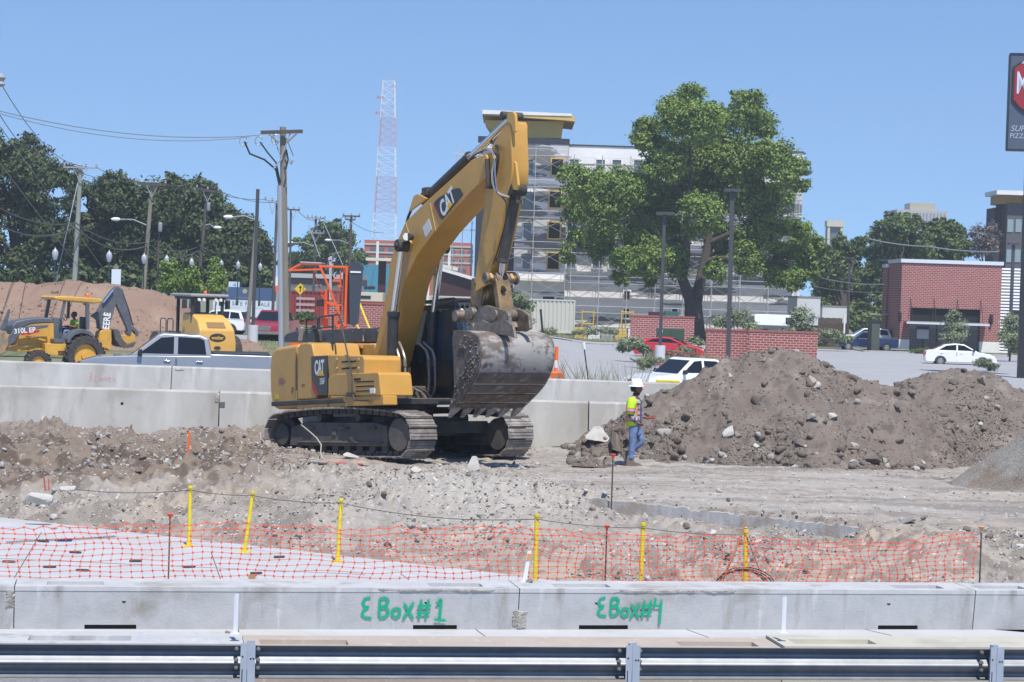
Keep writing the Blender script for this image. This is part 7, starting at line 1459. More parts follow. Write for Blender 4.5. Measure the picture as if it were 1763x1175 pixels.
# scaffolding
m_scaf = mat('scaffold tube', (.50, .50, .50), .6, .2); m_plank = mat('scaffold planks', (.55, .47, .38), .8)
def scaffold(lab, px0, px1, n, pyt, pyb, Y, levels, dep=1.1):
    x0, x1 = X(px0, Y), X(px1, Y); zt_ = Z((px0+px1)/2, pyt, Y); o = thing('scaffolding', lab, 'scaffolding', (x0, Y, zg)); H_ = zt_-zg; L_ = x1-x0; r_ = .035
    for k in range(n+1):
        for d in (0, dep): MB().cyl((L_*k/n, d, 0), (L_*k/n, d, H_), r_, n=5).build('upright', m_scaf, o)
    zs = [H_*j/levels for j in range(levels+1)]
    for j, z_ in enumerate(zs[1:]):
        MB().box((-.3, -.05, z_-.95), (L_+.3, dep+.05, z_-.90)).build('plank', m_plank, o); MB().cyl((-.2, 0, z_-.25), (L_+.2, 0, z_-.25), .02, n=5).build('guard_rail', m_scaf, o)
        b = MB()
        for k in range(n): b.cyl((L_*k/n, 0, z_-.9-(zs[1]-1.4)), (L_*(k+1)/n, 0, z_-.9), .018, n=4); b.cyl((L_*k/n, 0, z_-.9), (L_*(k+1)/n, 0, z_-.9-(zs[1]-1.4)), .018, n=4)
        b.build('brace', m_scaf, o)
    return o
scaffold('grey tube scaffolding with plank decks in front of the dark building tower', 862, 975, 2, 252, 565, Yb-1.6, 6)
scaffold('long grey scaffolding along the white topped wing, partly behind the large tree', 985, 1375, 8, 272, 565, Yb-.9, 6)
scaffold('scaffolding stair tower at the left corner of the unfinished building', 780, 812, 2, 380, 545, Yb+2, 4); 
b = MB(); g0 = P(782, 266, Yb); b.cyl(g0+Vector((0, 0, 0)), P(830, 268, Yb), .06, n=5); b.cyl(P(787, 250, Yb), P(787, 300, Yb), .04, n=5); b.cyl(P(797, 255, Yb), P(797, 285, Yb), .04, n=5); tag(b.build('outrigger', m_plank), 'timber outrigger beam projecting left of the building tower near its top', 'beam')
# small brick building
m_brick = brickmat('red brick', (.31, .068, .055), (.22, .05, .045), (.50, .40, .37), 1.0, .36, .15, .015); m_cream = mat('cream plaster', (.78, .75, .70), .85, var=.1, vscale=1)
Yk = 176; kz = -.5; xa, xb = X(1551, Yk, 520), X(1723, Yk, 520); zt = Z(1550, 452, Yk); bb = thing('brick_building', 'red brick single-storey building with white base and metal awning', 'building', (xa, Yk, kz)); W0 = xb-xa; HH = zt-kz
bz = Z(1600, 586, Yk)-kz; oz0, oz1, ox0, ox1 = 0, Z(1610, 531, Yk)-kz, X(1572, Yk)-xa, X(1693, Yk)-xa
b = MB()
for q in ((0, ox0, bz, HH), (ox1, W0, bz, HH), (ox0, ox1, oz1, HH)): b.box((q[0], 0, q[2]), (q[1], .4, q[3]))
b.box((0, .4, bz), (W0, 6, HH)); b.build('brick_wall', m_brick, bb)
b = MB(); b.box((-.03, -.03, 0), (ox0, .4, bz)); b.box((ox1, -.03, 0), (W0+.03, .4, bz)); b.box((-.03, .4, 0), (W0, 6, bz)); b.build('plaster_base', m_cream, bb)
MB().box((-.12, -.12, HH), (W0+.12, 6.1, HH+.3)).build('roof_trim', mat('white metal trim', (.62, .66, .70), .4), bb)
aw = Z(1600, 554, Yk)-kz; m_shop = mat('shop glass', (.035, .033, .032), .12, spec=.6)
MB().box((ox0, .30, 0), (ox1, .38, aw)).build('shop_window', m_shop, bb); b = MB()
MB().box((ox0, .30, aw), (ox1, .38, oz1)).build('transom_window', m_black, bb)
for k in range(1, 3): b.box((ox0+(ox1-ox0)*k/3-.05, .24, aw), (ox0+(ox1-ox0)*k/3+.05, .31, oz1))
for k in range(1, 5): b.box((ox0+(ox1-ox0)*k/5-.04, .24, 0), (ox0+(ox1-ox0)*k/5+.04, .31, aw))
b.build('mullion', m_dk, bb)
b = MB(); b.box((ox0-.5, -1.3, aw-.16), (ox1+.5, .0, aw+.0)); a_ = b.build('awning', mat('awning metal', (.30, .29, .27), .6), bb); b = MB(); b.box((ox0-.52, -1.34, aw-.22), (ox1+.52, -1.26, aw-.08)); b.build('awning_edge', MATS['white metal trim'], a_)
for k in range(4): x_ = ox0+(ox1-ox0)*k/3; MB().cyl((x_, -1.2, aw), (x_, -.02, aw+1.9), .03, n=5).build('awning_rod', m_dk, a_)
for x_ in (ox0-.9, ox1+.9): MB().lathe([(.10, -.45), (.15, -.2), (.15, .3), (.10, .45)], 10, (x_, -.18, aw+.35)).build('wall_lamp', m_dk, bb)
px_ = X(1597, Yk)-xa; MB().box((px_-.55, .22, Z(1597, 584, Yk)-kz), (px_+.45, .26, Z(1597, 568, Yk)-kz)).build('poster', mat('poster white', (.50, .50, .54), .6), bb); MB().box((px_-.55, .22, Z(1597, 568, Yk)-kz), (px_+.45, .26, Z(1597, 561, Yk)-kz)).build('poster_head', mat('poster navy', (.03, .03, .08), .6), bb)
# left brick return, set back
rb = thing('brick_annex', 'darker brick side wing stepping back left of the brick building', 'building', (X(1530, 182.2), 182.2, kz)); w_ = xa-X(1530, 182)+.3; hh = Z(1530, 461, 182)-kz
MB().box((0, 0, bz), (w_, 2, hh)).build('brick_wall', m_brick, rb); MB().box((-.03, -.03, 0), (w_, 2, bz)).build('plaster_base', m_cream, rb); MB().box((-.1, -.1, hh), (w_, 2, hh+.3)).build('roof_trim', MATS['white metal trim'], rb)
for k in range(2): MB().box((.7+k*.6, -.04, bz), (1.0+k*.6, .02, 4.4)).build('window', m_black, rb)
MB().box((-1.6, -1.2, 3.0), (1.2, .0, 3.12)).build('awning', MATS['awning metal'], rb)
# white clad building on the right, hotel
m_siding = mat('white siding', (.62, .64, .67), .6); n = m_siding.node_tree; tc = n.nodes.new('ShaderNodeTexCoord'); wv = n.nodes.new('ShaderNodeTexWave'); wv.bands_direction = 'Z'; wv.inputs['Scale'].default_value = 1.2; n.links.new(tc.outputs['Object'], wv.inputs[0]); bp = n.nodes.new('ShaderNodeBump'); bp.inputs['Distance'].default_value = .1; n.links.new(wv.outputs[1], bp.inputs['Height']); n.links.new(bp.outputs[0], n.nodes['Principled BSDF'].inputs['Normal'])
wb = thing('white_building', 'building with white horizontal siding right of the brick building', 'building', (X(1726, 178), 178, kz)); MB().box((0, 0, 0), (14, 4, Z(1740, 462, 178)-kz)).build('siding_wall', m_siding, wb); MB().box((1.1, -.1, 0), (6, .02, Z(1745, 535, 178)-kz)).build('dark_door', m_shop, wb); MB().box((.9, -.9, Z(1745, 537, 178)-kz), (7, 0, Z(1745, 534, 178)-kz)).build('canopy', m_dk, wb)
Yh = 245; hx = X(1733, Yh); ho = thing('grey_hotel', 'dark grey multi-storey building with white canopy roof at the right edge', 'building', (X(1717, Yh), Yh, -.5)); hz_ = Z(1740, 350, Yh)+.5
MB().box((hx-ho.location.x, 0, 0), (30, 6, hz_)).build('wall', mat('hotel grey', (.10, .095, .105), .8), ho); MB().box((0, 1.5, 0), (hx-ho.location.x, 6, hz_-.5)).build('corner_wall', mat('hotel dark', (.035, .035, .05), .8), ho)
MB().box((.8, 1.3, 0), (1.15, 1.5, hz_-.5)).build('accent_strip', mat('brown accent', (.16, .07, .04), .7), ho); MB().box((.2, .3, hz_-.1), (4, 5, hz_+.9)).build('roof_box', mat('ochre', (.42, .25, .08), .7), ho)
MB().box((-.5, -1.2, hz_+.9), (4, 5, hz_+1.4)).build('canopy_roof', m_wrap, ho); MB().box((3, -.2, hz_), (30, 12, hz_+1.2)).build('parapet', m_wrap, ho)
for py in (390, 442):
    for px in (1739, 1753): MB().box((X(px, Yh)-ho.location.x-.35, -.08, Z(px, py+10, Yh)+.5), (X(px, Yh)-ho.location.x+.35, .02, Z(px, py-12, Yh)+.5)).build('window', mat('pale glass', (.25, .33, .36), .2), ho)
# far towers
def simple_b(name, lab, px0, px1, pyt, Y, dep, m, zb_=-.5, cat='building'):
    o = thing(name, lab, cat, (X(px0, Y), Y, zb_)); MB().box((0, 0, 0), (X(px1, Y)-X(px0, Y), dep, Z((px0+px1)/2, pyt, Y)-zb_)).build('wall', m, o); return o
m_pale = mat('pale facade', (.42, .42, .43), .8); hr = simple_b('high_rise', 'distant pale high-rise with a beige rooftop box above the green trees', 1543, 1630, 362, 620, 20, m_pale)
s_ = F/620; MB().box((4, 1, Z(1590, 364, 620)+.5), (11.5, 10, Z(1590, 350, 620)+.5)).build('rooftop_box', mat('beige box', (.45, .40, .28), .8), hr)
for k in range(14): MB().box((.6+k*1.03, -.25, Z(1590, 395, 620)), (1.0+k*1.03, 0, Z(1590, 364, 620))).build('fin', mat('grey fin', (.30, .30, .32), .8), hr)
tw = thing('water_tower', 'distant small pale square tower with antennas on top', 'tower', (X(1436, 520), 520, -.5)); zt_, zm, zl = Z(1436, 381, 520)+.5, Z(1436, 391, 520)+.5, 0; m_ct = mat('cream tower', (.55, .52, .40), .8)
MB().box((-2.1, -2.1, zm), (2.1, 2.1, zt_)).build('top_block', m_ct, tw)
for sx_ in (-1, 1):
    for sy_ in (-1, 1): MB().box((sx_*1.6-.3, sy_*1.6-.3, 0), (sx_*1.6+.3, sy_*1.6+.3, zm)).build('leg', m_ct, tw)
MB().box((-1.3, -1.3, 0), (1.3, 1.3, zm)).build('core', mat('tower dark', (.10, .13, .15), .5), tw)
for k in range(6): MB().cyl((-1.8+k*.7, 0, zt_), (-1.8+k*.7, 0, zt_+1.2+.3*(k % 2)), .06, n=5).build('antenna', m_grey, tw)
# radio mast
Ym = 600; mt = thing('radio_mast', 'tall red and white lattice radio mast', 'radio mast', (X(661, Ym, 440), Ym, -.5)); s_ = F/Ym; zt_ = Z(668, 140, Ym)+.5; m_rw = [mat('mast white', (.70, .70, .74), .6), mat('haze-paled mast red', (.55, .30, .31), .6)]  # mast red is lightened so the colour itself carries the distance haze
wb0, wt = 24/s_, 10/s_; N_ = 30
lean = 0
def mw(z): return wb0+(wt-wb0)*z/zt_
bands = 7
for bnd in range(bands):
    if bnd == 0: m_rw = [MATS['mast white'], MATS['haze-paled mast red']]
    b = MB()
    for k in range(int(N_*bnd/bands), int(N_*(bnd+1)/bands)):
        z0, z1_ = zt_*k/N_, zt_*(k+1)/N_; a0, a1 = mw(z0), mw(z1_)
        C0_ = [(-a0, -a0), (a0, -a0), (a0, a0), (-a0, a0)]; C1_ = [(-a1, -a1), (a1, -a1), (a1, a1), (-a1, a1)]
        for i in range(4):
            j = (i+1) % 4; b.cyl((*C0_[i], z0), (*C1_[i], z1_), .12, n=4); b.cyl((*C1_[i], z1_), (*C1_[j], z1_), .06, n=4); b.cyl((*C0_[i], z0), (*C1_[j], z1_), .045, n=4)
            if i % 2 == 0: b.cyl((*C0_[j], z0), (*C1_[i], z1_), .08, n=4)
    b.build('lattice', m_rw[bnd % 2], mt)
for px, py, r_ in ((655, 168, .9), (652, 195, .9), (678, 150, .6)): MB().lathe([(.01, -.3), (r_, -.3), (r_, .3), (.01, .3)], 12, (X(px, Ym, py)-mt.location.x, -1, Z(px, py, Ym)+.5)).build('dish', m_rw[1], mt)
for dx in (-.8, .6): MB().cyl((dx, 0, zt_), (dx, 0, zt_+2.2), .08, n=5).build('antenna', m_grey, mt)
# far red apartment block, teal wall, sheds, containers
m_red2 = mat('orange brick', (.42, .12, .08), .85); ab = simple_b('apartment_block', 'distant red brick block with pale bands seen behind the excavator boom', 628, 812, 416, 330, 14, m_red2); 
for py in (424, 438, 452): MB().box((0, -.15, Z(700, py, 330)+.5), (X(812, 330)-ab.location.x, 0, Z(700, py-3, 330)+.5)).build('pale_band', m_pale, ab)
for k in range(12):
    for py in (431, 446): MB().box((1+k*1.4, -.1, Z(700, py+4, 330)+.5), (1.8+k*1.4, 0, Z(700, py-3, 330)+.5)).build('window', m_gwin, ab)
for px in (651, 700, 740, 775): MB().box((X(px, 330)-ab.location.x-.2, -.2, 0), (X(px, 330)-ab.location.x+.2, 0, Z(px, 416, 330)+.5)).build('pilaster', m_cream, ab)
simple_b('teal_building', 'low teal wall behind the orange road machine', 622, 672, 456, 290, 6, mat('teal wall', (.05, .25, .36), .8))
sh = thing('gate_canopy', 'maroon column carrying a cream canopy left of the excavator boom', 'canopy', (X(660, 200), 200, 0)); MB().box((-.35, -.35, 0), (.35, .35, Z(660, 450, 200))).build('column', mat('dark maroon', (.05, .012, .015), .6), sh); MB().box((-1.5, -1.5, Z(660, 450, 200)), (1.0, 1.5, Z(660, 445, 200))).build('canopy', mat('cream canopy', (.65, .60, .50), .7), sh)
s1 = thing('open_shed', 'dark open shed with sloping white roof behind the excavator boom', 'shed', (X(745, 195), 195, 0)); xl, xr = 0, X(822, 195)-s1.location.x; zl_, zr_ = Z(745, 462, 195), Z(820, 484, 195)
MB().prism([(xl, zl_), (xl, zl_+.3), (xr, zr_+.3), (xr, zr_)], 0, 8, side).build('roof', m_wrap, s1, fix=True); MB().prism([(xl+.3, 0), (xl+.3, zl_), (xr-.3, zr_), (xr-.3, 0)], .5, 7, side).build('dark_interior', mat('dark maroon', (.05, .012, .015), .6), s1, fix=True)
s2 = thing('site_shed', 'long cream roofed shed behind the open shed', 'shed', (X(748, 225), 225, 0)); MB().prism([(0, Z(748, 458, 225)), (0, Z(748, 452, 225)), (X(802, 225)-s2.location.x, Z(802, 463, 225)), (X(802, 225)-s2.location.x, Z(802, 470, 225))], 0, 6, side).build('roof', m_cream, s2, fix=True); MB().box((0, .5, 0), (X(802, 225)-s2.location.x, 5, Z(802, 472, 225))).build('wall', m_mid, s2)
def container(lab, px0, px1, py0, Y, m, dep=2.4, h=2.6, z0=0.0, ends=None, rz=0, name='shipping_container'):
    x0, x1 = X(px0, Y, 545), X(px1, Y, 545); z0 = Z((px0+px1)/2, py0, Y)-h; o = thing(name, lab, 'container', (x0, Y, z0), rz); L_ = x1-x0; b = MB(); n = max(4, int(L_/.32)); vs = []; 
    xs_ = np.linspace(.08, L_-.08, n*4+1); off = [0, 0, .06, .06]
    for k, x_ in enumerate(xs_): y_ = off[k % 4]; vs += [(x_, y_, .15), (x_, y_, h-.1)]
    b.add(vs, [(2*k, 2*k+2, 2*k+3, 2*k+1) for k in range(len(xs_)-1)]); b.box((0, .1, .12), (L_, dep, h-.04)); b.build('corrugated_wall', m, o)
    b = MB(); b.box((0, -.02, h-.12), (L_, .1, h)); b.box((0, -.02, 0), (L_, .1, .16)); b.box((0, -.02, .16), (.1, .09, h-.12)); b.box((L_-.1, -.02, .16), (L_, .09, h-.12)); b.build('frame', m, o); return o, L_, h
m_cont = mat('cream container', (.50, .49, .41), .6); m_cr = mat('maroon container', (.26, .045, .04), .6, var=.2, vscale=1)
o, L_, h = container('long cream corrugated shipping container in front of the unfinished building', 738, 990, 513, 163, m_cont, h=2.62)
text('TRITON', 1, 'lettering', mat('container blue', (.04, .12, .45), .5), o, frame((X(753, 163)-o.location.x, -.03, 1.3), (0, 0, 1), (-1, 0, 0)) @ Matrix.Scale(.5, 4))
o, L_, h = container('maroon shipping container with white lettering left of the orange road machine', 498, 560, 501, 158, m_cr)
for z_ in (1.9, 1.45, 1.0): MB().box((.5, -.03, z_), (1.9, -.022, z_+.2)).build('lettering', mat('faded white', (.45, .30, .29), .6), o)
container('plain reddish container beside the maroon one', 562, 618, 500, 162, mat('brick red container', (.30, .09, .06), .6))
container('maroon container wall directly behind the road machine', 600, 668, 519, 150, m_cr)
o = thing('cream_hut', 'small cream site hut on top of the brick wall line left of the boom', 'hut', (X(614, 156), 156, 0)); z1_ = Z(640, 504, 156); MB().box((0, 0, 0), (X(662, 156)-X(614, 156), 3, z1_)).build('wall', mat('cream hut', (.60, .54, .40), .7), o, bev=.02); MB().box((.2, -.05, z1_-.45), (1.2, 0, z1_-.25)).build('vent_grille', m_dk, o)
for i, px in enumerate((631, 637, 643)): q = P(px, 496, 160); b = MB(); b.lathe([(.12, 0), (.14, 0), (.14, 1.0), (.12, 1.0)], 14); b.xf(Matrix.Rotation(PI/2, 4, 'X')); o = b.build('pipe', m_dk); o.location = q; tag(o, 'dark round pipe end stacked above the cream hut', 'pipe', 'stacked pipes')
simple_b('flat_roof_house', 'low building with dark flat roof and white wall behind the main wooden pole', 500, 620, 492, 240, 10, m_wrap); o = simple_b('roof_slab', 'dark flat roof band above the white wall', 498, 622, 480, 239, 0.5, m_dk)
bpy.data.objects.remove(o.children[0]); z0, z1_ = Z(560, 491, 239)-o.location.z, Z(560, 480, 239)-o.location.z; MB().box((0, 0, z0), (8.3, 11, z1_)).build('roof', m_dk, o); MB().box((-.1, -.1, z1_), (8.4, 11, z1_+.5)).build('roof_top', m_pale, o); o['category'] = 'roof'
# brick walls, transformer
def bwall(lab, px0, px1, pyt, pyb, Y, rz=0, th=.4):
    a, c = P(px0, pyb, Y), P(px1, pyt, Y); z0 = float(zfar(a.x, Y))-.1; o = thing('brick_wall', lab, 'wall', (a.x, Y, z0), rz); L_ = c.x-a.x; hh_ = Z((px0+px1)/2, pyt, Y)-z0
    MB().box((0, 0, 0), (L_, th, hh_-.12)).build('bricks', m_brick, o); MB().box((-.04, -.04, hh_-.12), (L_+.04, th+.04, hh_)).build('coping', mat('brick coping', (.30, .10, .08), .8), o); return o
bwall('free-standing brick wall left of the green transformer box', 1085, 1196, 544, 585, 150); bwall('brick enclosure wall directly behind the large soil pile, sunlit right part', 1288, 1408, 570, 612, 126); bwall('brick enclosure wall behind the soil pile, shaded left part', 1215, 1292, 567, 614, 127.5)
bwall('low maroon brick wall left of the excavator boom', 560, 668, 521, 560, 147)
g = P(1160, 600, 136); o = thing('transformer_box', 'dark green transformer box in front of the free-standing brick wall', 'transformer', (X(1138, 136), 136, -.45)); w_ = X(1184, 136)-X(1138, 136); zt_ = Z(1160, 566, 136)+.45; m_tg = mat('transformer green', (.045, .085, .055), .5)
MB().box((0, 0, 0), (w_, 1.5, zt_)).build('cabinet', m_tg, o, bev=.03); MB().box((.12, -.02, zt_-.28), (.32, 0, zt_-.1)).build('notice', m_wht, o); MB().box((w_*.55, -.02, .4), (w_*.68, 0, .62)).build('latch', m_grey, o); MB().box((w_*.5-.01, -.01, .1), (w_*.5+.01, 0, zt_-.1)).build('door_gap', m_dk, o)
g = P(1518, 575, 168); o = thing('dumpster_enclosure', 'tall dark green gate beside the blue pickup', 'gate', (X(1507, 168), 168, -.5)); MB().box((0, 0, 0), (X(1521, 168)-X(1507, 168), 2, Z(1514, 552, 168)+.5)).build('panel', mat('dull green', (.07, .08, .065), .7), o); MB().box((-.02, -.04, Z(1514, 552, 168)+.3), (.75, 0, Z(1514, 552, 168)+.5)).build('top_rail', m_dk, o)
# wooden fence
o = thing('wooden_fence', 'dark brown board fence between trailer and white hatchback', 'fence', (X(1414, 178), 178, -.45)); L_ = X(1458, 178)-o.location.x; hh_ = Z(1430, 548, 178)+.45
for k in range(int(L_/.16)): MB().box((k*.16, 0, 0), (k*.16+.15, .03, hh_+.05*((k*7) % 3)*.3)).build('board', mat('fence board', (.10, .07, .055), .9, var=.3, vscale=3), o)
MB().box((L_, -.05, 0), (L_+.14, .1, hh_+.3)).build('post', m_cream, o)
# pallets of blocks and yellow machinery in front of the building
rr = random.Random(6)
for i in range(6):
    px = 1000+i*23; q = P(px, 565, 178); m_ = [m_ply, m_wrap, mat('grey blocks', (.35, .34, .33), .9)][i % 3]; o = thing('block_pallet', ['tan', 'white', 'grey'][i % 3]+' stack of building blocks on a pallet, '+['leftmost beside the container', 'second from the container', 'third from the container', 'fourth from the container', 'fifth from the container', 'next to the brick wall'][i], 'pallet', (q.x, 178, -.45))
    MB().box((-.5, 0, 0), (.5, 1, .12)).build('pallet', m_wood, o); b = MB()
    for r_ in range(4):
        for c_ in range(3): b.box((-.5+c_*.34, .02*rr.random(), .13+r_*.25), (-.18+c_*.34, .9, .13+r_*.25+.23))
    b.build('blocks', m_, o)
for i, px in enumerate((1012, 1080)):
    q = P(px, 550, 180); o = thing('yellow_lift', ['yellow scaffold part standing on the pallets near the container', 'yellow site equipment beside the pale base wall'][i], 'equipment', (q.x, 180, -.45)); b = MB(); zt_ = Z(px, 534, 180)+.45
    for x_ in (-.5, .5): b.cyl((x_, 0, 0), (x_, 0, zt_), .05, n=6)
    for z_ in (.6, 1.4, zt_-.2): b.cyl((-.5, 0, z_), (.5, 0, z_), .05, n=6)
    b.build('frame', mat('machine yellow', (.60, .42, .03), .5), o);
o = thing('storage_bin', 'dark maroon and teal bins at the foot of the large tree', 'bin', (X(1130, 183), 183, -.45)); z_ = Z(1140, 536, 183)+.45; MB().box((-.4, 0, 0), (.9, 1, z_-.1)).build('bin_body', mat('dark maroon', (.05, .012, .015), .6), o); MB().box((1.0, 0, 0), (2.2, 1, z_)).build('bin_body', mat('teal bin', (.03, .12, .11), .5), o)
# ================================================================ signs
YS = 150; o = thing('sale_sign', 'wide navy and white PAD SITE FOR SALE hoarding', 'sign', (X(367, YS, 520), YS, 0)); w_ = X(475, YS, 520)-o.location.x; zt_, zm, zb_ = Z(420, 495, YS), Z(420, 517, YS), Z(420, 546, YS)
o.rotation_euler = (0, 0, R(0)); MB().box((0, 0, zm), (w_, .08, zt_)).build('navy_panel', mat('navy panel', (.055, .10, .20), .6), o); MB().box((0, 0, zb_), (w_, .08, zm-.02)).build('white_panel', mat('white panel', (.60, .66, .72), .6), o); MB().box((0, .0, zb_-.35), (w_, .08, zb_-.02)).build('foot_board', mat('slate board', (.09, .12, .17), .6), o); MB().box((0, -.005, zm-.02), (w_, .08, zm+.0)).build('gold_line', mat('gold', (.40, .33, .18), .5), o)
for x_ in (.15, w_/2, w_-.15): MB().box((x_-.05, .08, 0), (x_+.05, .18, zt_-.1)).build('post', m_wood, o)
MB().prism([(w_/2+.17*math.cos(t), zt_-.28+.17*math.sin(t)) for t in np.linspace(0, 6.283, 21)[:-1]], -.012, 0, side).build('emblem', MATS['gold'], o, fix=True)
text('PAD SITE FOR SALE', 1, 'lettering', mat('sign ink', (.07, .10, .17), .6), o, frame((w_/2, -.008, zm-.28), (1, 0, 0), (0, 0, 1)) @ Matrix.Scale(.40, 4), space=1.15, bold=.005, sx=.93)
text('TURNER BEHRINGER', 1, 'lettering', MATS['gold'], o, frame((w_/2, -.008, zm+.16), (1, 0, 0), (0, 0, 1)) @ Matrix.Scale(.13, 4), space=1.2)
text('RESTAURANT  /  RETAIL  /  OFFICE', 1, 'lettering', mat('pale gold ink', (.40, .42, .36), .6), o, frame((w_/2, -.008, zm-.56), (1, 0, 0), (0, 0, 1)) @ Matrix.Scale(.15, 4), space=1.2)
q = P(403, 490, 153); o = thing('small_sign', 'small white sign with blue patch above the navy hoarding', 'sign', (q.x, 153, 0)); MB().box((-.40, 0, q.z-.22), (.40, .04, q.z+.20)).build('panel', mat('white panel', (.60, .66, .72), .6), o); MB().prism([(-.1, q.z-.05), (.15, q.z+.14), (.15, q.z-.16)], -.01, 0, side).build('blue_patch', mat('sky blue', (.15, .38, .70), .6), o, fix=True); MB().box((.42, 0, 0), (.60, .05, q.z+.2)).build('post', m_navy, o)
q = P(200, 476, 135); o = thing('white_board', 'blank white upright board behind the brown dirt mound', 'sign', (q.x, 135, 0)); MB().box((-.30, 0, q.z-.6), (.30, .04, q.z+.45)).build('panel', mat('white panel', (.60, .66, .72), .6), o); MB().box((-.05, .04, 0), (.05, .1, q.z)).build('post', m_grey, o)
def diamond(name, lab, px, py, Y, r_, m, mark=None):
    q = P(px, py, Y); o = thing(name, lab, 'sign', (q.x, Y, 0)); MB().prism([(-r_, q.z), (0, q.z+r_), (r_, q.z), (0, q.z-r_)], 0, .02, side).build('plate', m, o, fix=True); MB().cyl((0, .05, 0), (0, .05, q.z), .03, n=6).build('post', m_grey, o)
    if mark: b = MB(); b.box((-.04, -.01, q.z-r_*.5), (.04, -.002, q.z+r_*.35)); b.add([(-.14, -.006, q.z+r_*.2), (.14, -.006, q.z+r_*.2), (0, -.006, q.z+r_*.6)], [(0, 1, 2)]); b.build('arrow', m_dk, o)
diamond('diamond_sign', 'white diamond road sign left of the main wooden pole', 477, 486, 150, .42, m_wht); diamond('diamond_sign', 'yellow diamond warning sign with black arrow behind the orange canopy', 517, 498, 150, .42, mat('sign yellow', (.75, .48, .02), .5), 1)
q = P(483, 497, 148); o = thing('orange_sign', 'orange road work sign left of the main wooden pole', 'sign', (q.x, 148, 0)); MB().box((-.35, 0, q.z-.22), (.25, .02, q.z+.2)).build('plate', m_orgp, o); MB().cyl((0, .04, 0), (0, .04, q.z), .03, n=6).build('post', m_grey, o)
q = P(615, 482, 155); o = thing('white_placard', 'small white placard with red letters behind the road machine', 'sign', (q.x, 155, 0)); MB().box((-.35, 0, q.z-.2), (.35, .03, q.z+.2)).build('panel', m_wht, o); text('HERE', 1, 'lettering', m_red, o, frame((0, -.008, q.z), (1, 0, 0), (0, 0, 1)) @ Matrix.Scale(.26, 4)); MB().cyl((0, .05, 0), (0, .05, q.z), .03, n=6).build('post', m_grey, o)
# tall pizza sign at the right edge
Yp = 115; xl = X(1738, Yp, 170); zt_, zb_ = Z(1740, 94, Yp), Z(1738, 257, Yp); o = thing('pizza_sign', 'tall dark sign with red shield and the word PIZZA on a black pole', 'sign', (xl, Yp, -.5), R(-7)); H0 = zb_+.5; H1 = zt_+.5; m_sg = mat('sign slate', (.07, .09, .13), .5)
MB().box((0, 0, H0), (3.8, .6, H1)).build('cabinet', m_sg, o, bev=.01); MB().box((-.04, -.04, H0-.08), (3.84, .64, H0)).build('frame', m_dk, o); MB().box((-.04, -.04, H1), (3.84, .64, H1+.08)).build('frame', m_dk, o); MB().box((-.06, -.04, H0), (0, .64, H1)).build('frame', m_dk, o)
sh_ = [(.12, H1-.70), (.55, H1-.40), (1.0, H1-.62), (1.9, H1-.25), (2.8, H1-.62), (3.25, H1-.40), (3.68, H1-.70), (3.68, H1-2.4), (3.3, H1-3.0), (1.9, H1-3.8), (.5, H1-2.95), (.12, H1-2.5)]
MB().prism(sh_, -.10, 0, side).build('shield_rim', m_dk, o, fix=True); cx_, cz_ = 1.9, H1-1.9; MB().prism([(cx_+(x_-cx_)*.95, cz_+(z_-cz_)*.95) for x_, z_ in sh_], -.13, -.09, side).build('shield', mat('shield red', (.28, .015, .02), .5), o, fix=True)
MB().prism([(.55, H1-.50), (.75, H1-.30), (1.05, H1-.42), (.8, H1-.52)], -.15, -.10, side).build('shield_glint', m_grey, o, fix=True)
text("MOD", 1, 'lettering', mat('sign white', (.55, .58, .66), .5), o, frame((.30, -.145, H1-1.62), (1, 0, 0), (0, 0, 1)) @ Matrix.Scale(1.72, 4), align='LEFT', sx=.52, bold=.01); text('SUPER FAST', 1, 'lettering', mat('sign dim', (.38, .42, .50), .5), o, frame((.10, -.012, H0+1.12), (1, 0, 0), (0, 0, 1)) @ Matrix.Scale(.46, 4), align='LEFT', shear=.25); text('PIZZA', 1, 'lettering', MATS['sign dim'], o, frame((.08, -.012, H0+.72), (1, 0, 0), (0, 0, 1)) @ Matrix.Scale(.38, 4), align='LEFT', sx=.95)
MB().box((1.0, .05, 0), (1.6, .55, H0)).build('pole', m_dk, o)
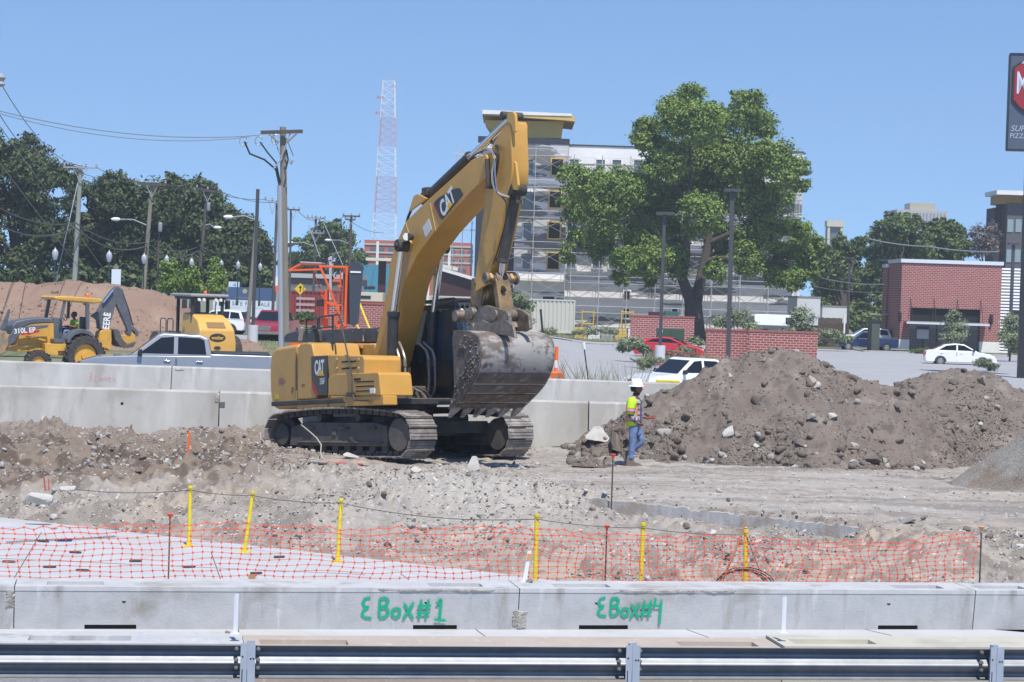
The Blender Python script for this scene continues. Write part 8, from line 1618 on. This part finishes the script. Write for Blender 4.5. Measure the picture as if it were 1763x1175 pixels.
# ================================================================ poles, lamps and wires
m_pole = mat('weathered pole', (.24, .22, .17), .9, var=.35, vscale=2, col2=(.17, .155, .12), stretch=(4, 4, .3)); m_poled = mat('dark pole wood', (.10, .085, .075), .9, var=.3, vscale=2); m_ins = mat('insulator', (.30, .31, .34), .3); m_polep = mat('pale pole', (.28, .30, .26), .9, var=.2, vscale=2)
POLETOP = {}
def upole(lab, key, tx, ty, bx, by, Y, wpx, m, arm=None, armm=None, lamp=None, trans=None, n_ins=3):
    s_ = F/Y; a = P(bx, by, Y); t = P(tx, ty, Y); dr = (t-a); a = a+dr*((0-a.z)/dr.z) if a.z > 0.05 else a; o = thing('utility_pole', lab, 'utility pole', a); L = t-a; r_ = wpx/2/s_
    MB().cyl((0, 0, -.2), L, r_*1.15, r_*.85, n=12).build('pole', m, o, smooth=True); POLETOP[key] = t
    if arm:
        for (x0, y0, x1, y1, h_) in arm:
            p, q = P(x0, y0, Y-.25)-a, P(x1, y1, Y-.25)-a; am = MB().bar(p, q, h_/s_, h_/s_).build('crossarm', armm or m_poled, o)
            for k in range(n_ins): c = p.lerp(q, (k+.1)/(n_ins-.8) if n_ins > 1 else .5); MB().lathe([(.05, 0), (.09, .06), (.05, .12), (.08, .18), (.03, .24)], 8, (c.x, c.y, c.z+h_/s_/2)).build('insulator', m_ins, am)
            for sg in (-1, 1): mm_ = p.lerp(q, .5+.22*sg); e = p.lerp(q, .5)-Vector((0, 0, .9)); MB().bar(mm_, e, .04, .04).build('arm_brace', m_ins, am)
    if lamp:
        x0, y0, x1, y1 = lamp; p, q = P(x0, y0, Y-.2)-a, P(x1, y1, Y-.2)-a; g_ = MB().tube([p, p.lerp(q, .5)+Vector((0, 0, .18)), q], .045, 6).build('lamp_arm', m_ins, o); dd_ = (q-p).normalized(); MB().lathe([(.04, 0), (.12, .1), (.13, .4), (.06, .62)], 10).xf(Matrix.Translation(q) @ Vector((0, 0, 1)).rotation_difference(Vector((dd_.x, dd_.y, 0)).normalized()).to_matrix().to_4x4()).build('lamp_head', m_wht, g_, smooth=True)
    if trans: x0, y0 = trans; c = P(x0, y0, Y-.3)-a; MB().lathe([(.12, -.35), (.15, -.3), (.15, .25), (.08, .32)], 12, c).build('transformer_can', m_ins, o, smooth=True)
    return o
upole('main weathered wooden pole with timber crossarm and cable drop near picture centre left', 'main', 487, 219, 493, 640, 72, 12.5, m_pole, arm=[(449, 228.5, 521, 226.5, 6)], n_ins=0)
upole('pale leaning pole with white crossarm in front of the far left oak', 'p1', 139, 285, 128, 490, 135, 8.5, m_polep, arm=[(109, 288, 168, 290, 2.5)], armm=m_ins, n_ins=4)
upole('weathered pole with timber crossarm and street light arm in the left wood', 'p2', 262, 314, 247, 500, 145, 7.5, m_pole, arm=[(237, 316, 287, 319, 4)], lamp=(252, 388, 207, 378))
upole('short thin brown pole with a small transformer in the left wood', 'p3', 274, 380, 271, 500, 150, 4, m_poled, trans=(276, 391)); upole('dark brown pole with crossarm and small lamp at the middle of the left wood', 'p4', 358, 325, 343, 475, 165, 6.5, m_poled, arm=[(337, 325, 378, 331, 3)], lamp=(354, 388, 368, 392), trans=(359, 356))
upole('weathered pole with long street light arm beside a dark lamp pole', 'p5', 442, 372, 428, 540, 140, 6.5, m_pole, lamp=(440, 379, 401, 374)); upole('brown pole with pale crossarm left of the main wooden pole', 'p6', 477, 346, 470, 530, 150, 5, m_poled, arm=[(456, 345, 482, 350, 2.5)], armm=m_ins)
upole('dark short pole top right behind the main wooden pole', 'p7', 501, 361, 498, 540, 200, 4, m_poled, arm=[(495, 361, 516, 362, 2.5)]); upole('thin distant pole with pale crossarm and many insulators', 'p8', 544, 373, 538, 560, 220, 4.5, m_poled, arm=[(529, 375, 560, 377, 2.2), (530, 401, 558, 402, 2.2)], armm=m_ins, n_ins=5, lamp=(540, 424, 505, 418)); upole('distant dark pole with double crossarm left of the radio mast', 'p9', 605, 371, 598, 560, 210, 5, m_poled, arm=[(590, 372, 620, 373, 2.6), (594, 378, 612, 379, 2)], lamp=(600, 420, 570, 414))
mp = [o for o in COL.objects if o.name == 'utility_pole'][0]; A0_ = mp.location
def rel(px, py, Y=71.6): return P(px, py, Y)-A0_
b = MB(); b.tube([rel(481.5, 320), rel(482, 420), rel(484, 640)], .085, 8); b.build('conduit', m_ins, mp, smooth=True)
MB().tube([rel(421, 244), rel(430, 265), rel(455, 275), rel(475, 292), rel(481, 320)], .035, 6).build('cable_drop', m_hose, mp); MB().tube([rel(448, 245), rel(460, 262), rel(475, 280), rel(483, 316)], .03, 6).build('cable_drop', m_hose, mp); MB().tube([rel(493, 258), rel(496, 275), rel(492, 292)], .03, 6).build('cable_drop', m_hose, mp)
for cx_, cy_ in ((419, 243), (446, 243), (474, 240)):
    c = rel(cx_, cy_); MB().tube([c+Vector((.13*math.cos(t)*1, 0, .16*math.sin(t))) for t in np.linspace(.3, 6.0, 14)], .022, 5).build('insulator_loop', m_ins, mp)
for a_, c_ in (((462, 231), (480, 246)), ((511, 230), (494, 246))): MB().bar(rel(*a_), rel(*c_), .05, .05).build('arm_brace', m_pole, mp)
MB().bar(rel(470, 292, 71.5), rel(486, 272, 71.5), .05, .05).build('cutout_bracket', m_ins, mp); MB().cyl(rel(499, 283, 71.5), rel(503, 276, 71.5), .06, n=8).build('cutout', m_ins, mp)
def wire(lab, pts, r_=.018, sag=0., m=m_wire, name='overhead_wire', group='overhead wires'):
    Q = [P(*p) for p in pts]; out = []
    for i in range(len(Q)-1):
        for k in range(12): t = k/12; q = Q[i].lerp(Q[i+1], t); q.z -= sag*4*t*(1-t); out.append(q)
    out.append(Q[-1]); return tag(MB().tube(out, r_, 5).build(name, m), lab, 'wire', group)
m_wg = mat('grey wire', (.20, .20, .21), .6)
wire('thick twin wire sagging from the left edge to the main pole crossarm, upper strand', [(-60, 176, 60), (448, 233, 71.6)], .014, .42, m_wg); wire('lower strand of the twin wire sagging to the main pole crossarm', [(-60, 178, 60.3), (430, 236, 71.6)], .012, .5, m_wg)
wire('wire descending from the top left corner insulator to the first leaning pole', [(2, 145, 95), (135, 285, 135)], .02, .8); wire('second wire descending at the left edge to the first leaning pole', [(-20, 165, 90), (112, 290, 135)], .02, 1.0)
wire('steep guy wire crossing the far left oak, upper one', [(-10, 205, 80), (192, 482, 118)], .018, 0, m_wg); wire('steep guy wire crossing the far left oak, middle one', [(-10, 268, 80), (150, 480, 118)], .018, 0, m_wg); wire('steep guy wire crossing the far left oak, lowest one', [(-10, 395, 80), (60, 478, 118)], .018, 0, m_wg)
wire('pale guy wire running down left of the first leaning pole', [(134, 315, 134), (96, 484, 130)], .03, 0, m_ins)
wire('thick service cable sagging from the left edge across the first leaning pole', [(-20, 378, 110), (130, 392, 134), (249, 425, 144), (344, 430, 164), (430, 432, 140)], .05, .7); wire('upper service cable sagging across the first leaning pole', [(-20, 348, 110), (130, 384, 134), (249, 418, 144), (344, 424, 164), (430, 426, 140)], .04, .5)
wire('thin line wire between the crossarms in the left wood', [(112, 288, 135), (240, 313, 145), (340, 322, 165), (458, 344, 150)], .02, .3); wire('second thin line wire between the crossarms in the left wood', [(166, 289, 135), (284, 316, 145), (376, 328, 165), (480, 349, 150)], .02, .3)
wire('thin wire from the main pole down to the distant dark pole', [(512, 362, 200), (556, 375, 220), (592, 372, 210), (660, 400, 300)], .03, .6); wire('pale guy wire right of the main pole, upper piece', [(492, 236, 71.6), (505, 268, 72.5)], .02, 0, m_ins); wire('pale guy wire above the orange machine, left one', [(531, 388, 150), (551, 443, 140)], .03, 0, m_ins); wire('pale guy wire above the orange machine, right one', [(557, 383, 150), (590, 456, 140)], .03, 0, m_ins)
wire('upper service wire in front of the right trees', [(1497, 412, 205), (1600, 425, 200), (1716, 434, 195)], .06, .15, m_ins); wire('wire before the dark trees left of the brick building, upper one', [(1415, 479, 205), (1522, 490, 180)], .035, .2, m_ins); wire('wire before the dark trees left of the brick building, lower one', [(1400, 493, 205), (1522, 504, 180)], .035, .2, m_wg)
wire('yellow guy guard slanting right of the orange road machine, upper one', [(618, 520, 100), (637, 568, 98)], .05, 0, m_yel, 'guy_guard', 'yellow guy guards'); wire('yellow guy guard slanting right of the orange road machine, lower one', [(610, 552, 100), (621, 572, 98)], .05, 0, m_yel, 'guy_guard', 'yellow guy guards')
b = MB(); q = P(2, 138, 95); b.lathe([(.1, -.3), (.2, -.2), (.12, -.05), (.22, .1), (.1, .3)], 10); o = b.build('insulator', m_ins); o.location = q; tag(o, 'white insulator hanging at the top of the left edge', 'insulator')
# dark parking-lot light poles on concrete bases
def lotpole(lab, tx, ty, bx, by, Y, w, base=None, head=True):
    a = P(bx, by, Y); z0 = float(zfar(a.x, Y)); a.z = z0; t = P(tx, ty, Y); s_ = F/Y; o = thing('lot_light', lab, 'light pole', a, 0)
    bt = 0
    if base: pt, pb, wb_ = base; bt = P(bx, pt, Y).z-z0; MB().cyl((0, 0, -.1), (0, 0, bt), wb_/2/s_, n=20).build('concrete_base', mat('white base', (.55, .56, .58), .8), o, smooth=True)
    MB().bar((0, 0, bt), t-a, w/s_, w/s_).build('pole', m_dkp, o)
    if head: q = t-a; MB().box((q.x-.42, q.y-.35, q.z-.04), (q.x+.42, q.y+.35, q.z+.10)).build('lamp_head', m_dkp, o)
m_dkp = mat('dark bronze pole', (.055, .055, .062), .5)
lotpole('dark light pole on white cylindrical base beside the red pickup', 444, 326, 435, 583, 112, 5.5, (560, 583, 18), head=False); lotpole('dark light pole on a white cylinder base in front of the red coupe', 1144, 369, 1136, 615, 108, 5.5, (595, 613, 18)); lotpole('tall dark light pole in front of the large tree and brick enclosure', 1261, 329, 1254, 606, 110, 7); lotpole('dark light pole in front of the hotel at the right edge', 1745, 421, 1738, 600, 165, 5)
# thin dark posts and distant poles at the right trees
for i, (px, py, Y, lab) in enumerate(((1461, 445, 200, 'thin dark pole before the trees, right of the box truck'), (1521, 449, 195, 'thin dark pole touching the left edge of the brick building'))): lotpole(lab, px+2, py, px-2, 585, Y, 4)
# acorn street lamps
m_globe = mat('lamp globe', (.36, .39, .43), .25); m_lgreen = mat('lamp post green', (.018, .05, .045), .5); LP0 = None
labs = ['leftmost of the eight globe street lamps, before the far left oak', 'second globe street lamp from the left, beside the white board', 'third globe street lamp, overlapping the pole with timber crossarm', 'fourth globe street lamp, right of the short brown pole', 'fifth globe street lamp, left of the dark brown pole', 'sixth globe street lamp, above the rightmost young tree', 'seventh globe street lamp, left of the long street light pole', 'rightmost globe street lamp, beside the dark lamp pole']
for i, (px, py, hp) in enumerate(((95, 438, 20), (188, 442, 19), (248, 446, 17), (287, 448, 15.5), (330, 453, 15), (381, 455, 14), (410, 457, 13.5), (448, 460, 13))):
    Yr = .78*F/hp; Y = min(Yr, 138-i*.6); q = P(px, py, Y)
    if LP0 is None:
        LP0 = thing('street_lamp', labs[0], 'street lamp', (q.x, Y, q.z-4.0), 0, 'globe street lamps along the street'); b = MB(); b.lathe([(.12, 0), (.12, .5), (.06, .7), (.05, 3.4), (.09, 3.5), (.12, 3.62)], 10); b.build('post', m_lgreen, LP0, smooth=True)
        b = MB(); b.lathe([(.12, 3.62), (.20, 3.85), (.22, 4.05), (.17, 4.25), (.07, 4.34), (.03, 4.42), (.01, 4.48)], 14); b.build('globe', m_globe, LP0, smooth=True); o = LP0
    else: o = copy_tree(LP0); o['label'] = labs[i]
    o.location = (q.x, Y, q.z-4.0*Y/Yr); o.scale = (Y/Yr,)*3
# traffic drum and small things near the barrier
q = P(954, 640, 63); o = thing('channelizer', 'orange and white traffic channelizer behind the barrier right of the bucket', 'traffic post', (q.x, 63, -.1)); b = MB(); b.lathe([(.40, .55), (.36, .58), (.36, .75), (.40, .98)], 16) if 0 else b.box((-.30, -.3, 0), (.30, .3, 1.22-.0)); b.build('base', m_orv, o, bev=.05); zt_ = P(952, 597, 63).z+.1; MB().cyl((0.05, 0, 1.2), (.06, 0, zt_), .055, n=12).build('tube', m_orv, o, smooth=True); MB().cyl((.05, 0, 1.32), (.05, 0, 1.55), .058, n=12).build('white_band', m_wht, o, smooth=True)
o = thing('marker_stake', 'thin black leaning marker with white top in the tall weeds', 'marker', P(1014, 650, 64)); t = P(1004, 590, 64)-o.location; MB().cyl((0, 0, -.2), t*.8, .02, n=6).build('rod', m_dk, o); MB().cyl(t*.8, t, .05, .06, n=8).build('white_top', m_wht, o)
o = thing('black_post', 'short black leaning post right of the young tree at the container', 'post', P(935, 566, 120)); t = P(931, 536, 120)-o.location; MB().cyl((0, 0, -.3), t, .06, n=8).build('rod', m_dk, o); MB().cyl(t, t+Vector((0, 0, .1)), .075, n=8).build('cap', m_dk, o)
q = P(1140, 656, 61.5); MB_ = MB().box((-.2, 0, 0), (.5, .1, .07)).build('yellow_board', m_yel, None, bev=.02); MB_.location = (q.x, 61.2, P(1140, 657, 61.2).z-.02); tag(MB_, 'yellow strip lying on top of the farther barrier in front of the white pickup', 'board')
# ================================================================ air
hz = bpy.data.materials.new('haze air'); hz.use_nodes = True; n = hz.node_tree; n.nodes.clear(); v = n.nodes.new('ShaderNodeVolumePrincipled'); ou = n.nodes.new('ShaderNodeOutputMaterial')
v.inputs['Color'].default_value = (.86, .90, .95, 1); v.inputs['Density'].default_value = .0005; v.inputs['Anisotropy'].default_value = .2; n.links.new(v.outputs[0], ou.inputs['Volume'])
tag(MB().box((-420, -30, -2.0), (420, 780, 80)).build('haze', hz), kind='stuff')
